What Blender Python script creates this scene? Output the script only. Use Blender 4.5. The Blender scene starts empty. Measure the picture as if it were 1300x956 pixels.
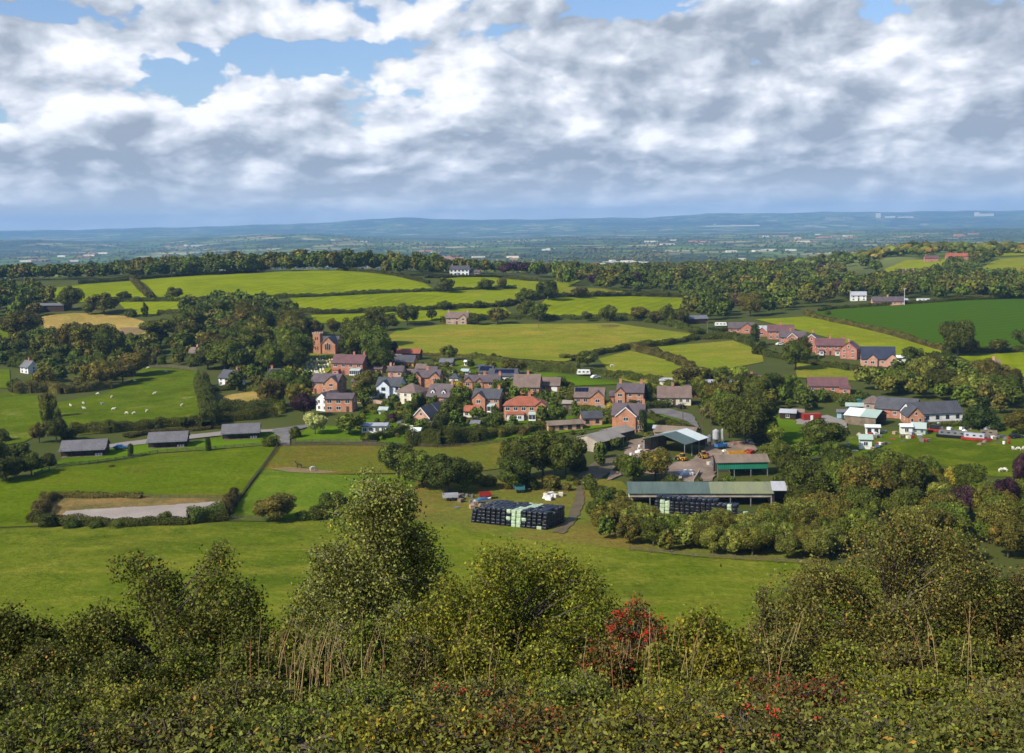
import bpy, math, random
import numpy as np
from mathutils import Vector, Matrix
RND = random.Random(7)
C = bpy.context.scene.collection
R = math.radians
scene = bpy.context.scene
PI = math.pi

# ------------------------------------------------------------------ camera
FPX = 1400.0
CAMZ = 70.0
PITCH = math.atan((433 - 285) / FPX)
ROLL = R(1.06)
_F = np.array([0, math.cos(PITCH), -math.sin(PITCH)])
_U0 = np.array([0, math.sin(PITCH), math.cos(PITCH)])
_R0 = np.array([1.0, 0, 0])
_U = _U0 * math.cos(ROLL) + _R0 * math.sin(ROLL)
_Rt = _R0 * math.cos(ROLL) - _U0 * math.sin(ROLL)
camd = bpy.data.cameras.new('camera')
cam = bpy.data.objects.new('camera', camd)
C.objects.link(cam)
cam.matrix_world = Matrix(((_Rt[0], _U[0], -_F[0], 0), (_Rt[1], _U[1], -_F[1], 0), (_Rt[2], _U[2], -_F[2], CAMZ), (0, 0, 0, 1)))
camd.sensor_width = 36
camd.lens = FPX / 1300 * 36
camd.shift_y = -45 / 1300
camd.clip_start = 0.5
camd.clip_end = 90000
scene.camera = cam

# ------------------------------------------------------------------ terrain height (analytic)
def sm(a, b, t):
    t = np.clip((np.asarray(t, float) - a) / (b - a), 0, 1)
    return t * t * (3 - 2 * t)

def _smooth_table(xs, ys, lo, hi, step, sig):
    g = np.arange(lo, hi + step, step, dtype=float)
    v = np.interp(g, xs, ys)
    k = np.arange(-int(3 * sig / step), int(3 * sig / step) + 1) * step
    w = np.exp(-(k / sig) ** 2 / 2); w /= w.sum()
    pad = len(k) // 2
    vp = np.concatenate([np.full(pad, v[0]), v, np.full(pad, v[-1])])
    return g, np.convolve(vp, w, 'valid')

PY, PZ = _smooth_table([-300, -60, 0, 12, 20, 26, 36, 60, 90, 120, 160, 200, 260, 320, 520, 760, 1300],
                       [120, 84, 67.9, 64.0, 61.0, 58.4, 51.5, 37.0, 22.5, 12.5, 6.0, 3.0, 1.0, 0.0, 1.0, 3, 3], -300, 1300, 1.0, 3)
LX, LZ = _smooth_table([-1500, -700, -464, -250, -120, -36, 36, 150, 300, 1500], [2, 14, 23, 29, 27, 22, 17, 7, 1, 0], -1500, 1500, 5.0, 40)
SKY_C = [-900, -400, 0, 180, 330, 420, 520, 600, 720, 820, 900, 1050, 1200, 1300, 1700, 2200]
SKY_D = [3, 4, 3.5, 4, 5.0, 7.0, 11.5, 6.5, 6.0, 5.5, 9.0, 8.0, 6.5, 6.0, 5, 4]

def Z(x, y):
    x = np.asarray(x, float); y = np.asarray(y, float)
    z = np.interp(y, PY, PZ)
    z = z + np.interp(x, LX, LZ) * sm(500, 985, y) * (1 - sm(1040, 1500, y))
    z = z + 19 * sm(330, 560, x) * sm(750, 1500, y) * (1 - sm(1560, 2200, y))
    z = z + 5 * sm(120, 330, x) * sm(520, 800, y) * (1 - sm(1300, 1700, y))
    z = z - 65 * sm(1200, 3400, y)
    roll = np.sin(x * 0.021 + 1.3) * np.sin(y * 0.017 + 0.4) * 0.9 + np.sin(x * 0.011 - y * 0.013 + 2.0) * 1.0 + np.sin(x * 0.05 + y * 0.03) * 0.18
    z = z + roll * sm(170, 300, y) * (1 - sm(1300, 2500, y))
    # little bank across the left meadow
    z = z + 1.3 * np.exp(-((y - 318 - 0.12 * (x + 90)) / 9.0) ** 2) * sm(-190, -150, x) * (1 - sm(-95, -75, x))
    # far rolling country and hills
    yy = np.maximum(y, 1.0)
    col = 650 + x / yy * FPX
    far = sm(5000, 8500, y)
    lump = np.sin(x * 0.0011 + y * 0.0004) * 18 + np.sin(x * 0.0007 - y * 0.0009 + 1) * 16 + np.sin(x * 0.0027 + y * 0.0013 + 2) * 9
    z = z + far * (lump + 14) * (0.35 + 0.9 * (1 - sm(300, 700, col)))
    d = np.interp(col, SKY_C, SKY_D)
    det = np.sin(col * 0.043) * 0.45 + np.sin(col * 0.097 + 1) * 0.3 + np.sin(col * 0.21 + 2) * 0.15
    top = CAMZ + (d + det) * yy / FPX
    z = z + (top - z) * sm(12500, 20000, y)
    mid = 0.55 * (np.sin(col * 0.017 + 1) * .5 + .5) * (1 - sm(500, 900, col)); z = z + mid * 105 * np.exp(-((y - 9500) / 1300.0) ** 2)
    return z

def ray(px, py):
    d = _F + _Rt * ((px - 650) / FPX) - _U * ((py - 433) / FPX)
    return d

_T = np.concatenate([np.linspace(8, 400, 400), np.linspace(401, 1700, 900), np.geomspace(1702, 34000, 700)])
def at(px, py):
    d = ray(px, py)
    X = d[0] * _T; Y = d[1] * _T; ZZ = CAMZ + d[2] * _T
    h = ZZ - Z(X, Y)
    i = np.argmax(h < 0)
    if h[i] >= 0:
        i = len(_T) - 1
        return Vector((X[i], Y[i], float(Z(X[i], Y[i]))))
    t0, t1 = _T[i - 1], _T[i]
    f = h[i - 1] / (h[i - 1] - h[i])
    t = t0 + (t1 - t0) * f
    x, y = d[0] * t, d[1] * t
    return Vector((float(x), float(y), float(Z(x, y))))

def ppm(P):   # pixels (of the 1300 px picture) per metre at a world point
    v = np.array([P[0], P[1], P[2] - CAMZ])
    return FPX / float(v @ _F)

def proj(P):
    v = np.array([P[0], P[1], P[2] - CAMZ]); dp = float(v @ _F)
    return 650 + float(v @ _Rt) / dp * FPX, 433 - float(v @ _U) / dp * FPX

def at_col(px, y):     # ground point in column px at distance y
    d = ray(px, 380)
    x = d[0] / d[1] * y
    for _ in range(3):
        c, r_ = proj((x, y, float(Z(x, y))))
        x += (px - c) / FPX * y
    return Vector((x, y, float(Z(x, y))))

# ------------------------------------------------------------------ tagging
def tag(o, label=None, cat=None, group=None, kind=None):
    if label: o['label'] = label
    if cat: o['category'] = cat
    if group: o['group'] = group
    if kind: o['kind'] = kind
    return o

def link(name, me, parent=None, m=None):
    o = bpy.data.objects.new(name, me)
    C.objects.link(o)
    if parent is not None: o.parent = parent
    if m is not None and me is not None and len(me.materials) == 0: me.materials.append(m)
    return o

def empty(name, loc, rz=0):
    o = bpy.data.objects.new(name, None); C.objects.link(o)
    o.location = loc; o.rotation_euler = (0, 0, rz); o.empty_display_size = 1
    return o

def mesh_np(name, V, F, smooth=False):
    V = np.asarray(V, np.float32); F = np.asarray(F, np.int32)
    me = bpy.data.meshes.new(name)
    k = F.shape[1]
    me.vertices.add(len(V)); me.vertices.foreach_set('co', V.ravel())
    me.loops.add(F.size); me.loops.foreach_set('vertex_index', F.ravel())
    me.polygons.add(len(F)); me.polygons.foreach_set('loop_start', np.arange(0, F.size, k, dtype=np.int32))
    me.polygons.foreach_set('use_smooth', np.full(len(F), smooth, dtype=bool))
    me.update(calc_edges=True); me.validate()
    return me

class MB:
    def __init__(s): s.v = []; s.f = []
    def add(s, vs, fs):
        n = len(s.v); s.v += [tuple(v) for v in vs]; s.f += [tuple(i + n for i in f) for f in fs]; return s
    def box(s, cx, cy, cz, sx, sy, sz, rz=0):
        c, q = math.cos(rz), math.sin(rz)
        vs = []
        for dz in (-.5, .5):
            for dx, dy in ((-.5, -.5), (.5, -.5), (.5, .5), (-.5, .5)):
                a, b = dx * sx, dy * sy
                vs.append((cx + a * c - b * q, cy + a * q + b * c, cz + dz * sz))
        return s.add(vs, [(0, 3, 2, 1), (4, 5, 6, 7), (0, 1, 5, 4), (1, 2, 6, 5), (2, 3, 7, 6), (3, 0, 4, 7)])
    def ex(s, poly, x0, x1):      # poly of (y,z) extruded along x
        n = len(poly)
        vs = [(x0, a, b) for a, b in poly] + [(x1, a, b) for a, b in poly]
        fs = [tuple(range(n)), tuple(range(2 * n - 1, n - 1, -1))] + [(i, i + n, (i + 1) % n + n, (i + 1) % n) for i in range(n)]
        return s.add(vs, fs)
    def ey(s, poly, y0, y1):      # poly of (x,z) extruded along y
        n = len(poly)
        vs = [(a, y0, b) for a, b in poly] + [(a, y1, b) for a, b in poly]
        fs = [tuple(range(n)), tuple(range(2 * n - 1, n - 1, -1))] + [(i, i + n, (i + 1) % n + n, (i + 1) % n) for i in range(n)]
        return s.add(vs, fs)
    def ez(s, poly, z0, z1):
        n = len(poly)
        vs = [(a, b, z0) for a, b in poly] + [(a, b, z1) for a, b in poly]
        fs = [tuple(range(n)), tuple(range(2 * n - 1, n - 1, -1))] + [(i, i + n, (i + 1) % n + n, (i + 1) % n) for i in range(n)]
        return s.add(vs, fs)
    def tube(s, p, q, r0, r1, n=6):
        p = Vector(p); q = Vector(q); d = (q - p)
        if d.length < 1e-6: return s
        d.normalize(); a = d.orthogonal().normalized(); b = d.cross(a)
        vs = []
        for c, r in ((p, r0), (q, r1)):
            for i in range(n):
                t = 2 * PI * i / n; vs.append(c + a * (r * math.cos(t)) + b * (r * math.sin(t)))
        fs = [(i, (i + 1) % n, (i + 1) % n + n, i + n) for i in range(n)] + [tuple(range(n - 1, -1, -1)), tuple(range(n, 2 * n))]
        return s.add(vs, fs)
    def build(s, name, m, parent=None, smooth=False, fix=True):
        me = bpy.data.meshes.new(name); me.from_pydata(s.v, [], s.f)
        if fix:
            import bmesh
            bm = bmesh.new(); bm.from_mesh(me); bmesh.ops.recalc_face_normals(bm, faces=bm.faces); bm.to_mesh(me); bm.free()
        if smooth:
            for p in me.polygons: p.use_smooth = True
        me.materials.append(m)
        return link(name, me, parent)

# ------------------------------------------------------------------ materials
def newmat(name):
    m = bpy.data.materials.new(name); m.use_nodes = True
    nt = m.node_tree
    b = nt.nodes['Principled BSDF']
    b.inputs['Specular IOR Level'].default_value = 0.25
    return m, nt, b
def N(nt, t, **kw):
    n = nt.nodes.new(t)
    for k, v in kw.items(): setattr(n, k, v)
    return n
def mixc(nt, fac, a, b, mode='MIX'):
    n = nt.nodes.new('ShaderNodeMix'); n.data_type = 'RGBA'; n.blend_type = mode
    for i, v in ((0, fac), (6, a), (7, b)):
        if hasattr(v, 'is_linked') or hasattr(v, 'links'): nt.links.new(v, n.inputs[i])
        elif i == 0: n.inputs[0].default_value = v
        else: n.inputs[i].default_value = tuple(v) + ((1,) if len(v) == 3 else ())
    return n.outputs[2]
def math_(nt, op, a, b=None, c=None, clamp=False):
    n = nt.nodes.new('ShaderNodeMath'); n.operation = op; n.use_clamp = clamp
    for i, v in enumerate((a, b, c)):
        if v is None: continue
        if hasattr(v, 'links'): nt.links.new(v, n.inputs[i])
        else: n.inputs[i].default_value = v
    return n.outputs[0]
def noise(nt, co, scale, detail=3, rough=0.55, dist=0.0):
    n = N(nt, 'ShaderNodeTexNoise'); n.inputs['Scale'].default_value = scale; n.inputs['Detail'].default_value = detail
    n.inputs['Roughness'].default_value = rough; n.inputs['Distortion'].default_value = dist
    if co is not None: nt.links.new(co, n.inputs['Vector'])
    return n.outputs[0]
def mapr(nt, v, a, b, c=0.0, d=1.0, smooth=False):
    n = N(nt, 'ShaderNodeMapRange'); n.clamp = True
    if smooth: n.interpolation_type = 'SMOOTHSTEP'
    nt.links.new(v, n.inputs[0])
    for i, q in enumerate((a, b, c, d)): n.inputs[i + 1].default_value = q
    return n.outputs[0]

def plain(name, col, rough=0.7, var=0.25, scale=0.6, col2=None, spec=0.25, metal=0.0, fine=4.0):
    m, nt, b = newmat(name)
    co = N(nt, 'ShaderNodeTexCoord').outputs['Object']
    n1 = noise(nt, co, scale, 4)
    n2 = noise(nt, co, fine, 2)
    c2 = col2 if col2 else tuple(c * (1 - var) * 0.8 for c in col)
    f = mapr(nt, n1, 0.32, 0.68)
    c = mixc(nt, f, col, c2)
    g = mapr(nt, n2, 0.3, 0.7, 1 - var * 0.7, 1 + var * 0.4)
    hs = N(nt, 'ShaderNodeHueSaturation'); nt.links.new(c, hs.inputs['Color']); nt.links.new(g, hs.inputs['Value'])
    nt.links.new(hs.outputs[0], b.inputs['Base Color'])
    b.inputs['Roughness'].default_value = rough; b.inputs['Specular IOR Level'].default_value = spec
    b.inputs['Metallic'].default_value = metal
    return m

def brickmat(name, c1, c2, mortar=(0.45, 0.40, 0.34)):
    m, nt, b = newmat(name)
    tc = N(nt, 'ShaderNodeTexCoord').outputs['Object']
    sx = N(nt, 'ShaderNodeSeparateXYZ'); nt.links.new(tc, sx.inputs[0])
    cb = N(nt, 'ShaderNodeCombineXYZ')
    nt.links.new(math_(nt, 'ADD', sx.outputs[0], sx.outputs[1]), cb.inputs[0]); nt.links.new(sx.outputs[2], cb.inputs[1])
    bt = N(nt, 'ShaderNodeTexBrick'); nt.links.new(cb.outputs[0], bt.inputs['Vector'])
    bt.inputs['Scale'].default_value = 1.0; bt.inputs['Brick Width'].default_value = 0.45; bt.inputs['Row Height'].default_value = 0.15
    bt.inputs['Mortar Size'].default_value = 0.012
    bt.inputs['Color1'].default_value = c1 + (1,); bt.inputs['Color2'].default_value = c2 + (1,); bt.inputs['Mortar'].default_value = mortar + (1,)
    n = noise(nt, tc, 0.5, 4)
    hs = N(nt, 'ShaderNodeHueSaturation'); nt.links.new(bt.outputs[0], hs.inputs['Color']); nt.links.new(mapr(nt, n, 0.3, 0.7, 0.72, 1.15), hs.inputs['Value'])
    nt.links.new(hs.outputs[0], b.inputs['Base Color']); b.inputs['Roughness'].default_value = 0.85
    return m

def roofmat(name, c1, c2, rows=0.3, rough=0.6):
    m, nt, b = newmat(name)
    tc = N(nt, 'ShaderNodeTexCoord').outputs['Object']
    n = noise(nt, tc, 0.35, 5, 0.6); n2 = noise(nt, tc, 2.5, 3)
    c = mixc(nt, mapr(nt, n, 0.35, 0.65), c1, c2)
    w = N(nt, 'ShaderNodeTexWave'); w.bands_direction = 'Z'; nt.links.new(tc, w.inputs[0]); w.inputs['Scale'].default_value = rows * 4; w.inputs['Distortion'].default_value = 0.6
    v = math_(nt, 'MULTIPLY', mapr(nt, n2, 0.3, 0.7, 0.8, 1.2), mapr(nt, w.outputs[1], 0, 1, 0.86, 1.06))
    hs = N(nt, 'ShaderNodeHueSaturation'); nt.links.new(c, hs.inputs['Color']); nt.links.new(v, hs.inputs['Value'])
    nt.links.new(hs.outputs[0], b.inputs['Base Color']); b.inputs['Roughness'].default_value = rough
    return m

def sheetmat(name, c1, c2, axis='X', pitch=0.35, rough=0.45, stain=(0.12, 0.1, 0.06), st=0.45):
    m, nt, b = newmat(name)
    tc = N(nt, 'ShaderNodeTexCoord').outputs['Object']
    w = N(nt, 'ShaderNodeTexWave'); w.bands_direction = axis; nt.links.new(tc, w.inputs[0]); w.inputs['Scale'].default_value = 1 / pitch / 3.0
    mp = N(nt, 'ShaderNodeMapping'); nt.links.new(tc, mp.inputs[0]); mp.inputs['Scale'].default_value = (1, .25, .25) if axis == 'X' else (.25, 1, .25)
    n = noise(nt, mp.outputs[0], 0.5, 5, 0.65)
    c = mixc(nt, mapr(nt, n, 0.35, 0.65), c1, c2)
    n3 = noise(nt, tc, 0.22, 4)
    c = mixc(nt, mapr(nt, n3, 0.55, 0.75, 0, st), c, stain)
    hs = N(nt, 'ShaderNodeHueSaturation'); nt.links.new(c, hs.inputs['Color']); nt.links.new(mapr(nt, w.outputs[1], 0, 1, 0.82, 1.08), hs.inputs['Value'])
    nt.links.new(hs.outputs[0], b.inputs['Base Color']); b.inputs['Roughness'].default_value = rough
    return m

def fieldmat(name, c1, c2, c3=None, big=0.012, tan=0.0, stripes=0.0, ang=0.0, tancol=(0.30, 0.27, 0.09), rel=1.0, stretch=1.0):
    """grass: large patches, small tufts, dry areas; everything in world metres"""
    m, nt, b = newmat(name)
    tc = N(nt, 'ShaderNodeTexCoord').outputs['Object']
    mp = N(nt, 'ShaderNodeMapping'); nt.links.new(tc, mp.inputs[0]); mp.inputs['Scale'].default_value = (1 / stretch, 1, 1)
    nb = noise(nt, mp.outputs[0], big * 2, 5, 0.6, 0.4)
    nm = noise(nt, mp.outputs[0], 0.09, 4, 0.65, 0.6)
    nf = noise(nt, tc, 0.7, 3, 0.7)
    nff = noise(nt, tc, 3.0, 2, 0.7)
    c = mixc(nt, mapr(nt, nb, 0.42, 0.58), c1, tuple(q * 0.86 for q in c2))
    if c3: c = mixc(nt, mapr(nt, nm, 0.50, 0.64, 0, 0.85), c, c3)
    if tan > 0:
        nt2 = noise(nt, mp.outputs[0], 0.035, 5, 0.7, 1.0)
        c = mixc(nt, mapr(nt, nt2, 0.62 - tan * 0.25, 0.80 - tan * 0.2, 0, 0.8), c, tancol)
    v = math_(nt, 'MULTIPLY', mapr(nt, nf, 0.25, 0.75, 1 - 0.28 * rel, 1 + 0.24 * rel), mapr(nt, nm, 0.3, 0.7, 1 - 0.12 * rel, 1 + 0.12 * rel))
    v = math_(nt, 'MULTIPLY', v, mapr(nt, nff, 0.25, 0.75, 1 - 0.2 * rel, 1 + 0.2 * rel))
    if stripes > 0:
        mp2 = N(nt, 'ShaderNodeMapping'); nt.links.new(tc, mp2.inputs[0]); mp2.inputs['Rotation'].default_value = (0, 0, ang)
        w = N(nt, 'ShaderNodeTexWave'); nt.links.new(mp2.outputs[0], w.inputs[0]); w.inputs['Scale'].default_value = 0.04; w.inputs['Distortion'].default_value = 1.0; w.inputs['Detail'].default_value = 1
        v = math_(nt, 'MULTIPLY', v, mapr(nt, w.outputs[1], 0, 1, 1 - stripes, 1 + stripes))
    hs = N(nt, 'ShaderNodeHueSaturation'); nt.links.new(c, hs.inputs['Color']); nt.links.new(v, hs.inputs['Value'])
    nt.links.new(hs.outputs[0], b.inputs['Base Color']); b.inputs['Roughness'].default_value = 1.0; b.inputs['Specular IOR Level'].default_value = 0.0
    bp = N(nt, 'ShaderNodeBump'); bp.inputs['Strength'].default_value = 0.6; bp.inputs['Distance'].default_value = 0.6
    nt.links.new(nf, bp.inputs['Height']); nt.links.new(bp.outputs[0], b.inputs['Normal'])
    return m

def leafmat(name, c1, c2, c3=None, p3=0.1, transl=0.0, vlo=0.45, vhi=1.5, objvar=0.3):
    m, nt, b = newmat(name)
    g = N(nt, 'ShaderNodeNewGeometry').outputs['Random Per Island']
    oi = N(nt, 'ShaderNodeObjectInfo').outputs['Random']
    g2 = math_(nt, 'FRACT', math_(nt, 'MULTIPLY', g, 37.13))
    g3 = math_(nt, 'FRACT', math_(nt, 'MULTIPLY', g, 91.7))
    c = mixc(nt, g2, c1, c2)
    if c3: c = mixc(nt, math_(nt, 'LESS_THAN', g3, p3), c, c3)
    hs = N(nt, 'ShaderNodeHueSaturation'); nt.links.new(c, hs.inputs['Color'])
    v = math_(nt, 'MULTIPLY', mapr(nt, g, 0, 1, vlo, vhi), mapr(nt, oi, 0, 1, 1 - objvar, 1 + objvar))
    v = math_(nt, 'MULTIPLY', v, mapr(nt, noise(nt, N(nt, 'ShaderNodeTexCoord').outputs['Object'], 5.0, 2), 0.35, 0.65, 0.7, 1.35))
    nt.links.new(v, hs.inputs['Value'])
    o2 = math_(nt, 'FRACT', math_(nt, 'MULTIPLY', oi, 17.3))
    nt.links.new(mapr(nt, o2, 0, 1, 0.468, 0.503), hs.inputs['Hue'])
    nt.links.new(hs.outputs[0], b.inputs['Base Color']); b.inputs['Roughness'].default_value = 0.6; b.inputs['Specular IOR Level'].default_value = 0.06
    if transl > 0:
        t = N(nt, 'ShaderNodeBsdfTranslucent'); nt.links.new(hs.outputs[0], t.inputs[0])
        mx = N(nt, 'ShaderNodeMixShader'); mx.inputs[0].default_value = transl
        nt.links.new(b.outputs[0], mx.inputs[1]); nt.links.new(t.outputs[0], mx.inputs[2])
        nt.links.new(mx.outputs[0], nt.nodes['Material Output'].inputs[0])
    return m

M = {}
M['brick'] = brickmat('orange_brick', (0.46, 0.172, 0.068), (0.37, 0.130, 0.050))
M['brick2'] = brickmat('red_brick', (0.40, 0.118, 0.062), (0.31, 0.085, 0.046))
M['pinkbrick'] = brickmat('pink_brick', (0.55, 0.27, 0.18), (0.46, 0.21, 0.13))
M['stone'] = brickmat('sandstone', (0.42, 0.27, 0.19), (0.36, 0.22, 0.15))
M['cream'] = plain('cream_render', (0.72, 0.66, 0.52), var=0.15)
M['white'] = plain('white_render', (0.78, 0.78, 0.76), var=0.12)
M['whiteblue'] = plain('white_blue_render', (0.68, 0.75, 0.82), var=0.1)
M['block'] = plain('concrete_block', (0.42, 0.36, 0.29), var=0.25, scale=0.4)
M['slate'] = roofmat('slate', (0.055, 0.058, 0.068), (0.085, 0.085, 0.095))
M['slate2'] = roofmat('purple_slate', (0.085, 0.065, 0.072), (0.12, 0.095, 0.10))
M['navyslate'] = roofmat('new_slate', (0.025, 0.030, 0.055), (0.035, 0.042, 0.07))
M['browntile'] = roofmat('brown_tile', (0.135, 0.095, 0.08), (0.19, 0.135, 0.11))
M['redtile'] = roofmat('red_tile', (0.36, 0.105, 0.055), (0.24, 0.085, 0.055))
M['plumtile'] = roofmat('plum_tile', (0.16, 0.075, 0.075), (0.11, 0.06, 0.065))
M['fibre'] = sheetmat('fibre_cement_roof', (0.30, 0.265, 0.225), (0.22, 0.195, 0.16))
M['fibrebrown'] = sheetmat('brown_fibre_cement_roof', (0.25, 0.19, 0.14), (0.17, 0.13, 0.095))
M['greensheet'] = sheetmat('dark_green_grey_roof', (0.105, 0.145, 0.125), (0.075, 0.105, 0.095), st=0.2)
M['mossroof'] = sheetmat('mossy_roof', (0.22, 0.235, 0.12), (0.17, 0.19, 0.13))
M['tealsheet'] = sheetmat('green_cladding', (0.02, 0.20, 0.115), (0.015, 0.165, 0.095), pitch=0.6, st=0.15)
M['whitesheet'] = sheetmat('white_roof_sheet', (0.70, 0.74, 0.72), (0.58, 0.65, 0.62), st=0.1)
M['lightgreensheet'] = sheetmat('pale_green_roof_sheet', (0.36, 0.46, 0.40), (0.30, 0.40, 0.36), st=0.15)
M['silver'] = sheetmat('silver_sheet', (0.42, 0.43, 0.46), (0.30, 0.31, 0.35), st=0.2)
M['lodgeroof'] = roofmat('lodge_roof', (0.12, 0.115, 0.125), (0.155, 0.15, 0.155))
M['darkwood'] = plain('dark_timber', (0.045, 0.025, 0.02), var=0.3)
M['timber'] = plain('weathered_timber', (0.22, 0.17, 0.12), var=0.35)
M['post'] = plain('fence_timber', (0.13, 0.10, 0.065), var=0.3)
M['orangewood'] = plain('orange_timber', (0.62, 0.30, 0.05), var=0.2)
M['wframe'] = plain('white_paint', (0.80, 0.80, 0.79), var=0.05, rough=0.45)
M['dframe'] = plain('dark_frame', (0.05, 0.045, 0.045), var=0.1)
M['steel'] = plain('steel_post', (0.25, 0.25, 0.26), var=0.2, metal=0.4)
M['black'] = plain('black_plastic', (0.012, 0.013, 0.016), var=0.2, rough=0.4)
M['lead'] = plain('grey_felt', (0.16, 0.165, 0.175), var=0.2)
M['door'] = plain('door_paint', (0.10, 0.06, 0.05), var=0.1, rough=0.5)
M['bluepaint'] = plain('pale_blue_paint', (0.28, 0.50, 0.62), var=0.1)
M['blue'] = plain('blue_paint', (0.04, 0.16, 0.36), var=0.2)
M['yellow'] = plain('machine_yellow', (0.52, 0.27, 0.03), var=0.15, rough=0.45)
M['red'] = plain('red_paint', (0.34, 0.035, 0.025), var=0.2, rough=0.45)
M['teal'] = plain('teal_tarp', (0.05, 0.20, 0.20), var=0.2)
M['tyre'] = plain('rubber', (0.018, 0.018, 0.018), var=0.1)
M['carwhite'] = plain('white_car_paint', (0.75, 0.76, 0.77), var=0.03, rough=0.3)
M['carblack'] = plain('dark_car_paint', (0.02, 0.022, 0.03), var=0.05, rough=0.3)
M['carsilver'] = plain('silver_car_paint', (0.38, 0.40, 0.43), var=0.05, rough=0.3)
m_, nt_, b_ = newmat('window_glass'); b_.inputs['Base Color'].default_value = (0.03, 0.04, 0.05, 1); b_.inputs['Roughness'].default_value = 0.12; b_.inputs['Specular IOR Level'].default_value = 0.6; M['glass'] = m_
m_, nt_, b_ = newmat('solar_panel_glass'); b_.inputs['Base Color'].default_value = (0.008, 0.012, 0.035, 1); b_.inputs['Roughness'].default_value = 0.2; M['solar'] = m_
m_, nt_, b_ = newmat('greenhouse_glass'); b_.inputs['Base Color'].default_value = (0.35, 0.42, 0.40, 1); b_.inputs['Roughness'].default_value = 0.25; M['ghglass'] = m_
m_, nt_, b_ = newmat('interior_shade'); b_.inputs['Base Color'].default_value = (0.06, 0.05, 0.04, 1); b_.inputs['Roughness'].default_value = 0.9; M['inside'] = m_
M['stoneg'] = plain('headstone', (0.72, 0.70, 0.62), var=0.15)
M['wool'] = plain('sheep_wool', (0.72, 0.68, 0.58), var=0.15, rough=0.95)
M['blackbale'] = plain('black_bale_wrap', (0.008, 0.010, 0.018), var=0.15, rough=0.38, spec=0.45, scale=1.5)
M['palebale'] = plain('pale_green_bale_wrap', (0.42, 0.54, 0.36), var=0.12, rough=0.4, spec=0.4, scale=1.5)
M['bark'] = plain('bark', (0.13, 0.10, 0.075), var=0.35, scale=2)
M['palebark'] = plain('pale_bark', (0.36, 0.32, 0.26), var=0.35, scale=3)
M['asphalt'] = plain('asphalt', (0.19, 0.175, 0.16), var=0.2, scale=0.3)
M['gravel'] = plain('gravel', (0.27, 0.235, 0.20), var=0.25, scale=0.3, col2=(0.25, 0.22, 0.19))
M['sand'] = plain('arena_sand', (0.37, 0.31, 0.26), var=0.2, scale=0.12, col2=(0.29, 0.24, 0.20), fine=1.5)
M['mud'] = plain('mud_track', (0.15, 0.105, 0.06), var=0.4, scale=0.25, col2=(0.09, 0.08, 0.035), fine=1.5)
M['yard'] = plain('farm_yard', (0.31, 0.225, 0.165), var=0.4, scale=0.15, col2=(0.16, 0.115, 0.08), fine=1.2)
M['bare'] = plain('bare_soil', (0.27, 0.15, 0.075), var=0.3, scale=0.2, col2=(0.16, 0.14, 0.04), fine=1.5)
# leaves
LM = {
 'oak': leafmat('dark_green_leaves', (0.040, 0.054, 0.008), (0.070, 0.086, 0.011)),
 'green': leafmat('green_leaves', (0.054, 0.080, 0.010), (0.088, 0.115, 0.014)),
 'olive': leafmat('olive_leaves', (0.068, 0.076, 0.011), (0.105, 0.104, 0.015), (0.160, 0.115, 0.017), 0.1),
 'brown': leafmat('russet_leaves', (0.088, 0.078, 0.017), (0.120, 0.092, 0.018), (0.075, 0.085, 0.017), 0.4),
 'copper': leafmat('copper_leaves', (0.034, 0.016, 0.022), (0.055, 0.026, 0.028)),
 'yellow': leafmat('yellow_leaves', (0.230, 0.230, 0.017), (0.330, 0.280, 0.035)),
 'lime': leafmat('lime_leaves', (0.115, 0.165, 0.015), (0.160, 0.200, 0.018)),
 'sage': leafmat('sage_leaves', (0.100, 0.118, 0.019), (0.150, 0.160, 0.025)),
 'variegated': leafmat('pale_variegated_leaves', (0.360, 0.380, 0.120), (0.280, 0.330, 0.100)),
 'conifer': leafmat('conifer_leaves', (0.026, 0.046, 0.010), (0.040, 0.062, 0.012)),
 'hedge': leafmat('hedge_leaves', (0.046, 0.060, 0.009), (0.076, 0.090, 0.012)),
 'hedgebrown': leafmat('brown_hedge_leaves', (0.105, 0.085, 0.019), (0.075, 0.080, 0.014)),
}
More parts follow.
